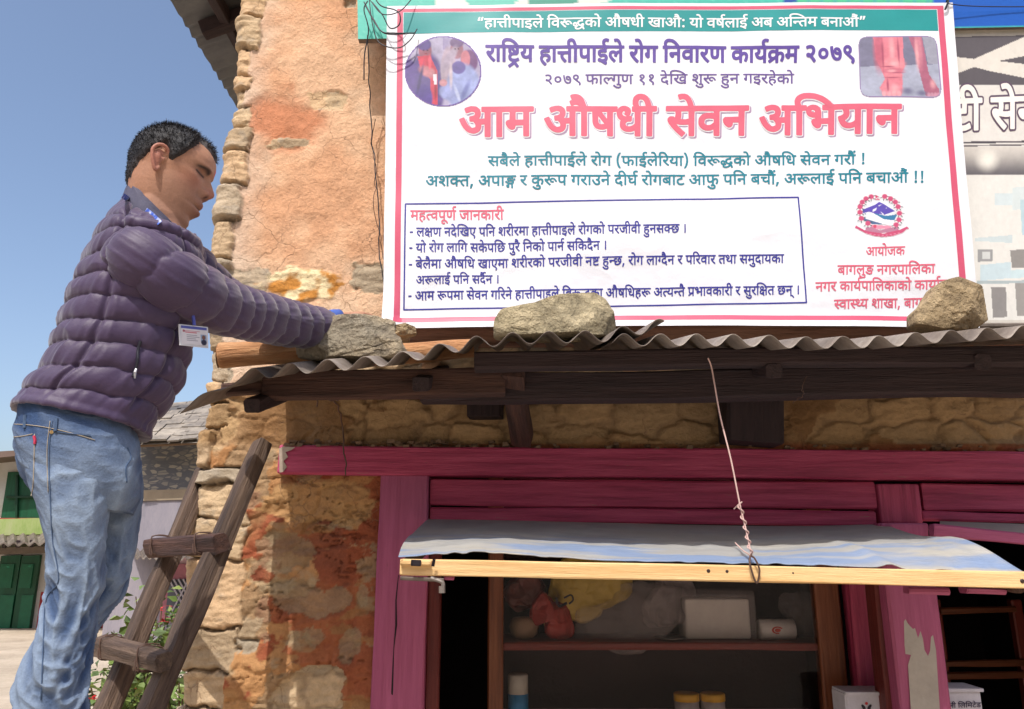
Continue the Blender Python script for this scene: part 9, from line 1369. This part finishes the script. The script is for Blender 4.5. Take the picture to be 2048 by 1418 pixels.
b.build('print', flat('red_print', (.55, .05, .02), .4), mg)
bag('plastic_bag', [(1560, 1200), (1600, 1180), (1634, 1200), (1636, 1280), (1600, 1284), (1588, 1240)], 3.44, .06, film, 'clear plastic bag with a blue tinge standing at the right end of the shelf', 'bag', 43, .02)
bag('plastic_bag', [(1290, 1240), (1300, 1180), (1370, 1150), (1376, 1230), (1340, 1250)], 3.50, .05, flat('grey_film_bag', (.30, .25, .24), .2), 'greyish film bag bulging behind the wrapped carton', 'bag', 53, .02)
bag('plastic_bag', [(1010, 1200), (1030, 1160), (1080, 1150), (1090, 1190), (1060, 1220)], 3.48, .05, flat('dull_red_film', (.22, .06, .045), .3), 'dull reddish bag above the beige bowl at the left of the shelf', 'bag', 63, .02)
# lower shelf goods
zt2 = zb_ + .014
sc_ = thing('spray_can', 'white and blue spray can standing on the lower showcase shelf', 'can', (P(1036, 1400, 3.33)[0], 3.33, zt2))
r_ = (P(1056, 1400, 3.33)[0] - P(1015, 1400, 3.33)[0]) / 2; z1, z2 = P(1036, 1387, 3.33)[2], P(1036, 1348, 3.33)[2]; cx = P(1036, 1400, 3.33)[0]
lathe('can_body', [(r_ * .9, 0), (r_, .006), (r_, z1 - zt2), (0, z1 - zt2)], (cx, 3.33, zt2), flat('sky_blue_can', (.05, .28, .55), .35), None, None, parent=sc_)
lathe('cap', [(r_ * .98, 0), (r_ * .98, z2 - z1 - .006), (r_ * .9, z2 - z1), (0, z2 - z1)], (cx, 3.33, z1 + .001), flat('cream_cap', (.55, .52, .44), .4), None, None, parent=sc_)
for i, (x0, x1, lab) in enumerate(((1348, 1398, 'small jar with yellow lid, the left one of the pair on the lower shelf'), (1401, 1450, 'small jar with yellow lid, the right one of the pair on the lower shelf'))):
    cx = P((x0 + x1) / 2, 1400, 3.33)[0]; r_ = (P(x1, 1400, 3.33)[0] - P(x0, 1400, 3.33)[0]) / 2
    j = thing('jar', lab, 'jar', (cx, 3.33, zt2), 'yellow lidded jars on the lower shelf'); z1 = P(1400, 1401, 3.33)[2]; z2 = P(1400, 1386, 3.33)[2]
    lathe('jar_body', [(r_ * .9, 0), (r_ * .96, .005), (r_ * .96, z1 - zt2), (0, z1 - zt2)], (cx, 3.33, zt2), flat('label_paper', (.42, .38, .38), .5), None, None, parent=j)
    lathe('lid', [(r_, 0), (r_, z2 - z1 - .003), (r_ * .94, z2 - z1), (0, z2 - z1)], (cx, 3.33, z1 + .0005), flat('yellow_lid', (.62, .34, .02), .4), None, None, parent=j)
# company cartons either side of the right hand post
WC = flat('white_coated_card', (.52, .50, .56), .5)
cb = thing('printed_carton', 'white carton with a red dot and dark petals, left of the right hand post', 'carton', P(1740, 1500, 3.02))
sbox('box', WC, 1694, 1790, 1386, 1500, 3.02, .12, cb); sbox('flap', WC, 1692, 1790, 1384, 1391, 3.012, .13, cb, bev=.001)
b = MB()
def disc(cx, cy, a, c_, rot, Y, mb):
    th = np.linspace(0, 2 * math.pi, 24, endpoint=False); mb.add([P(cx + a * math.cos(t) * math.cos(rot) - c_ * math.sin(t) * math.sin(rot), cy + a * math.cos(t) * math.sin(rot) + c_ * math.sin(t) * math.cos(rot), Y) for t in th], [tuple(range(24))])
disc(1733, 1407, 3, 3, 0, 3.016, b); b.build('print', flat('red_dot', (.50, .03, .04), .5), cb)
b = MB(); disc(1727, 1414, 6, 3, .9, 3.016, b); disc(1739, 1414, 6, 3, -.9, 3.0158, b); disc(1729, 1424, 8, 3, 1.2, 3.0156, b); disc(1738, 1424, 8, 3, -1.2, 3.0154, b); b.build('print', flat('black_ink', (.02, .015, .03), .5), cb)
cb = thing('printed_carton', 'white carton with dark Devanagari lettering, right of the right hand post', 'carton', P(1930, 1500, 3.02))
sbox('box', WC, 1850, 1968, 1380, 1500, 3.02, .12, cb); sbox('flap', WC, 1850, 1968, 1377, 1384, 3.012, .13, cb, bev=.001)
text('lettering', 'c1', (1872, 1408), (1962, 1405), 9, onp(3.016), flat('dark_ink', (.03, .02, .06), .5), cb, .001)
# slatted bench back deep in the right bay
bn = thing('slatted_bench', 'dark wooden slatted bench back in the gloom of the right bay', 'bench', P(1960, 1500, 3.9))
for x in (1885, 2050): beam((P(x, 1300, 3.9)[0], 3.93, .1), (P(x, 1300, 3.9)[0], 3.93, P(x, 1200, 3.9)[2]), .05, .05, up=(0, 1, 0), seed=x).build('leg', M['redshelf'], bn)
for i, (y, x0, x1) in enumerate(((1222, 1890, 1990), (1328, 1898, 2010), (1352, 1902, 2018))): beam(P(x0 - 10, y, 3.9), P(x1 + 40, y - 4, 3.9), .02, .03, seed=i).build('slat', M['cabwood'], bn)

# ---------------------------------------------------------------- houses across the lane
def qd(m, name, pts, Y, parent, thick=.12, n=1):
    a = [P(x, y, Y) for x, y in pts]; k = len(a)
    if k == 4: a[3][0] = a[0][0]; a[2][0] = a[1][0]          # plumb sides
    V = a + [q + np.array([0, thick, 0]) for q in a]
    F = [tuple(range(k))[::-1], tuple(range(k, 2 * k))] + [(i, (i + 1) % k, (i + 1) % k + k, i + k) for i in range(k)]
    return MB().add(V, F).build(name, m, parent)
def stonework(name, stone, mortar, sx, sz):
    m = mat(name, [stone, tuple(np.array(stone) * 1.3)], 3, rough=.9, bump=.3, bscale=20); nt = m.node_tree; L = nt.links.new; b = nt.nodes['Principled BSDF']
    co = _n(m, 'ShaderNodeTexCoord'); mp = _n(m, 'ShaderNodeMapping'); mp.inputs['Scale'].default_value = (sx, sx, sz); L(co.outputs['Object'], mp.inputs[0])
    vo = _n(m, 'ShaderNodeTexVoronoi', feature='DISTANCE_TO_EDGE', i_Scale=1); L(mp.outputs[0], vo.inputs['Vector']); v2 = _n(m, 'ShaderNodeTexVoronoi', i_Scale=1); L(mp.outputs[0], v2.inputs['Vector'])
    mr = _n(m, 'ShaderNodeMapRange'); mr.inputs[1].default_value = .03; mr.inputs[2].default_value = .14; L(vo.outputs['Distance'], mr.inputs[0])
    rp = _n(m, 'ShaderNodeValToRGB'); e = rp.color_ramp.elements; e[0].color = rgba(mortar); e[1].color = rgba(stone); e[0].position = .35; e[1].position = .75; L(v2.outputs['Color'], rp.inputs[0])
    mx = _n(m, 'ShaderNodeMix', data_type='RGBA'); L(mr.outputs[0], mx.inputs[0]); mx.inputs[6].default_value = rgba(mortar); L(rp.outputs[0], mx.inputs[7]); L(mx.outputs[2], b.inputs['Base Color'])
    return m
STN = stonework('grey_rubble_masonry', (.30, .27, .22), (.115, .115, .125), 7, 17)
D1 = 15.0
H1 = thing('stone_house', 'old grey stone house with slate roof and lilac plaster ground floor behind the ladder', 'house', P(360, 1270, D1))
qd(STN, 'wall', [(236, 872), (520, 868), (520, 975), (236, 982)], D1, H1, 5)
qd(flat('tan_band', (.30, .24, .17), .9, scale=4), 'wall_band', [(230, 982), (520, 974), (520, 994), (230, 1004)], D1 - .03, H1, 5)
qd(mat('lilac_plaster', [(.21, .20, .235), (.28, .26, .30), (.34, .31, .34)], 1.2, (2, 1, .5), .9, .2, 20), 'lower_wall', [(236, 1004), (520, 994), (520, 1290), (236, 1290)], D1, H1, 5)
def slate_roof():
    rg = random.Random(8); b = MB(); e0, e1 = P(255, 884, D1 - .6), P(540, 874, D1 - .6); r0, r1 = P(325, 818, D1 + 1.2), P(560, 796, D1 + 1.2)
    for j in range(11):
        t = j / 10.; a = e0 + (r0 - e0) * t; c = e1 + (r1 - e1) * t; L = np.linalg.norm(c - a); x = 0
        while x < L:
            w_ = rg.uniform(.16, .5); p = a + (c - a) * (x / L); u = unit(c - a); s = unit(r0 - e0); h = rg.uniform(.15, .3)
            q = p + np.array([0, 0, .03 + rg.uniform(0, .04)]); nn = unit(np.cross(u, s)); nn = nn if nn[2] > 0 else -nn; th = rg.uniform(.025, .05)
            cs = [q + s * (-.06 + rg.uniform(-.04, .04)), q + u * w_ * .98 + s * (-.06 + rg.uniform(-.04, .04)), q + u * w_ + s * h, q + s * h]
            b.add(cs + [k - nn * th for k in cs], [(0, 1, 2, 3), (7, 6, 5, 4), (0, 4, 5, 1), (1, 5, 6, 2), (2, 6, 7, 3), (3, 7, 4, 0)]); x += w_ + .01
    V = [e0, e1, r1, r0]; b.add([v - np.array([0, 0, .06]) for v in V], [(0, 1, 2, 3)])
    b.build('slate_roof', mat('slate_flags', [(.09, .085, .085), (.22, .19, .16), (.38, .33, .27)], 1.6, rough=.85, bump=.3, bscale=12), H1)
slate_roof()
qd(flat('timber_eave', (.20, .13, .08), .8), 'eave_board', [(262, 888), (530, 876), (530, 882), (262, 894)], D1 - .45, H1, .1)
wd = qd(flat('dusty_pink_frame', (.42, .16, .20), .7), 'window', [(330, 1130), (420, 1124), (420, 1236), (330, 1240)], D1 - .08, H1, .08)
qd(flat('dim_glass', (.10, .10, .13), .3), 'pane', [(338, 1160), (414, 1155), (414, 1230), (338, 1234)], D1 - .10, wd, .02)
b = MB()
for i in range(9):
    tube([P(338 + i * 9.5, 1234 - .06 * i * 9.5, D1 - .14), P(min(338 + i * 9.5 + 40, 414), 1158 + (0 if i < 4 else (i - 3.8) * 17), D1 - .14)], .016, 5, b); tube([P(338 + i * 9.5, 1158, D1 - .13), P(min(338 + i * 9.5 + 40, 414), 1233 - (0 if i < 4 else (i - 3.8) * 17), D1 - .13)], .016, 5, b)
b.build('lattice', flat('white_lattice', (.46, .42, .46), .6), wd)
qd(flat('pink_panel', (.55, .36, .40), .8), 'lintel_panel', [(335, 1108), (400, 1106), (400, 1128), (335, 1132)], D1 - .05, H1, .05)
b = MB(); a0, a1, c0, c1 = P(262, 1100, D1 - .05), P(440, 1092, D1 - .05), P(268, 1114, D1 - 1.0), P(450, 1118, D1 - 1.0); n = 80
V = []
for t in np.linspace(0, 1, n):
    w_ = .03 * math.cos(t * 90); V += [a0 + (a1 - a0) * t + [0, 0, w_], c0 + (c1 - c0) * t + [0, 0, w_], a0 + (a1 - a0) * t + [0, 0, w_ - .02], c0 + (c1 - c0) * t + [0, 0, w_ - .02]]
F = []
for i in range(n - 1): k = 4 * i; F += [(k, k + 1, k + 5, k + 4), (k + 2, k + 6, k + 7, k + 3), (k + 1, k + 3, k + 7, k + 5)]
b.add(V, F).build('tin_canopy', M['tin'], H1)
# left house
D2 = 17.0
H2 = thing('green_door_house', 'two storey white house with green door and shutters at the left edge', 'house', P(40, 1270, D2))
WP = mat('dirty_whitewash', [(.50, .47, .44), (.62, .60, .58)], 1.5, rough=.9, bump=.2, bscale=20)
qd(WP, 'wall', [(-160, 918), (300, 906), (300, 1290), (-160, 1290)], D2, H2, 6)
qd(flat('brown_roof_tin', (.16, .11, .09), .8, scale=3), 'roof', [(-180, 915), (10, 902), (250, 888), (260, 902), (30, 912), (-180, 932)], D2 - .7, H2, 7)
GR = mat('green_gloss_paint', [(.008, .060, .028), (.012, .10, .05)], 2, (6, 1, .6), .45, .2, 20)
w1 = qd(GR, 'window_shutter', [(16, 944), (120, 942), (120, 1036), (8, 1036)], D2 - .06, H2, .1)
b = MB()
for x in (34, 90): beam(P(x, 950, D2 - .1), P(x, 1034, D2 - .1), .05, .05, up=(0, 1, 0), mb=b)
beam(P(14, 994, D2 - .1), P(118, 993, D2 - .1), .05, .05, mb=b); b.build('bars', flat('dark_green', (.006, .04, .02), .5), w1)
qd(flat('red_sill', (.40, .05, .05), .8), 'sill', [(-20, 1036), (124, 1036), (124, 1042), (-20, 1042)], D2 - .1, H2, .12)
qd(mat('lime_green_wall', [(.22, .32, .08), (.32, .40, .14), (.40, .42, .22)], 1.5, (2, 1, .6), .9, .2, 20), 'balcony_front', [(-160, 1042), (160, 1034), (160, 1066), (-160, 1076)], D2 - .5, H2, .4)
b = MB(); a0, a1, c0, c1 = P(-160, 1076, D2 - .5), P(200, 1064, D2 - .5), P(-160, 1092, D2 - 1.5), P(205, 1082, D2 - 1.5)
V = []
for t in np.linspace(0, 1, 90):
    w_ = .035 * math.cos(t * 110); V += [a0 + (a1 - a0) * t + [0, 0, w_], c0 + (c1 - c0) * t + [0, 0, w_], a0 + (a1 - a0) * t + [0, 0, w_ - .03], c0 + (c1 - c0) * t + [0, 0, w_ - .03]]
F = []
for i in range(89): k = 4 * i; F += [(k, k + 1, k + 5, k + 4), (k + 2, k + 6, k + 7, k + 3), (k + 1, k + 3, k + 7, k + 5)]
b.add(V, F).build('tin_canopy', M['tin'], H2)
for i in range(8): beam(P(-20 + i * 28, 1086 - i * .9, D2 - 1.3), P(-20 + i * 28, 1094 - i * .9, D2 - .1), .07, .07, seed=i).build('rafter', M['smokewood'], H2)
qd(flat('grey_lintel', (.20, .16, .13), .9), 'door_lintel', [(-30, 1096), (96, 1092), (96, 1106), (-30, 1110)], D2 - .12, H2, .15)
for i, (x0, x1) in enumerate(((2, 42), (44, 80), (198, 216))):
    d_ = qd(GR, 'door', [(x0, 1112), (x1, 1110), (x1, 1264), (x0, 1266)], D2 - .10, H2, .08)
    b = MB()
    for (ya, yb_) in ((1128, 1176), (1190, 1256)): box(P(x0 + 7, ya, D2)[0], P(x1 - 6, ya, D2)[0], D2 - .125, D2 - .09, P(0, yb_, D2 - .1)[2], P(0, ya, D2 - .1)[2], b)
    b.build('door_panel', flat('light_green_panel', (.012, .13, .065), .4), d_)
qd(flat('red_base', (.40, .05, .055), .9), 'base_band', [(82, 1184), (176, 1184), (176, 1268), (80, 1270)], D2 - .02, H2, .1)
qd(flat('red_oxide_band', (.36, .05, .05), .9), 'base_band', [(180, 1188), (262, 1186), (262, 1275), (180, 1278)], D2 - .02, H2, .1)
qd(flat('red_plinth', (.36, .10, .09), .9), 'plinth', [(-160, 1264), (245, 1262), (245, 1276), (-160, 1280)], D2 - .3, H2, .3)

# ---------------------------------------------------------------- flowering bushes behind the ladder
LEAF = mat('bush_leaf', None, 20, rough=.5, bump=.1, bscale=60, vcol=True, vary=.3); STEM = flat('green_brown_stem', (.10, .07, .035), .8); FLO = flat('red_flower', (.55, .025, .03), .5)
def bush(px0, px1, pyt, Y, label, seed, nl):
    rg = np.random.RandomState(seed); x0, x1 = P(px0, 1300, Y)[0], P(px1, 1300, Y)[0]; zt = P(px0, pyt, Y)[2]; cx = (x0 + x1) / 2
    B = thing('flowering_bush', label, 'bush', (cx, Y, 0), 'red flowering bushes behind the ladder')
    b = MB(); tips = []
    for i in range(16):
        e = np.array([rg.uniform(x0, x1), Y + rg.uniform(-.35, .35), zt * rg.uniform(.55, 1.0)]); m_ = np.array([cx + (e[0] - cx) * .35, Y + (e[1] - Y) * .4, e[2] * .5])
        q = cr([(cx + rg.uniform(-.06, .06), Y, 0), m_, e], 14); tube(q, np.linspace(.012, .004, 14), 6, b); tips += [q[k] for k in range(4, 14)]
    b.build('stems', STEM, B); V = []; F = []; C = []; k = 0
    for _ in range(nl):
        p = tips[rg.randint(len(tips))] + rg.normal(size=3) * .075; d = unit(rg.normal(size=3) * [1, 1, .5] + [0, 0, -.15]); n_ = unit(np.cross(d, rg.normal(size=3))); s = np.cross(d, n_); L = rg.uniform(.05, .10); w_ = L * .30
        V += [p, p + d * L * .35 + s * w_ + n_ * .008, p + d * L - n_ * .010, p + d * L * .35 - s * w_ + n_ * .008, p + d * L * .5 - n_ * .003]; F += [(k, k + 1, k + 4), (k + 1, k + 2, k + 4), (k + 2, k + 3, k + 4), (k + 3, k, k + 4)]; k += 5
        c = np.array([(.10, .16, .035), (.15, .22, .05), (.22, .28, .08), (.07, .11, .03)][rg.randint(4)]); C += [c] * 5
    obj('leaves', V, F, LEAF, B, False, C)
    b = MB()
    for _ in range(int(nl / 55)):
        p = tips[rg.randint(len(tips))] + rg.normal(size=3) * .09
        for a in range(6):
            t = a * 1.05 + rg.rand(); d = unit([math.cos(t), math.sin(t) * .8, .25 * rg.randn()]); s = unit(np.cross(d, [0, 0, 1])) * .014; b.add([p, p + d * .025 + s, p + d * .052, p + d * .025 - s], [(0, 1, 2, 3)])
    b.build('flowers', FLO, B)
bush(262, 372, 1190, 6.2, 'taller red flowering bush seen between the ladder rails', 5, 900)
bush(176, 290, 1252, 5.6, 'lower red flowering bush left of the ladder beside the man\'s jeans', 9, 700)
bush(330, 440, 1330, 5.2, 'small leafy bush with red flowers right at the wall corner', 14, 500)
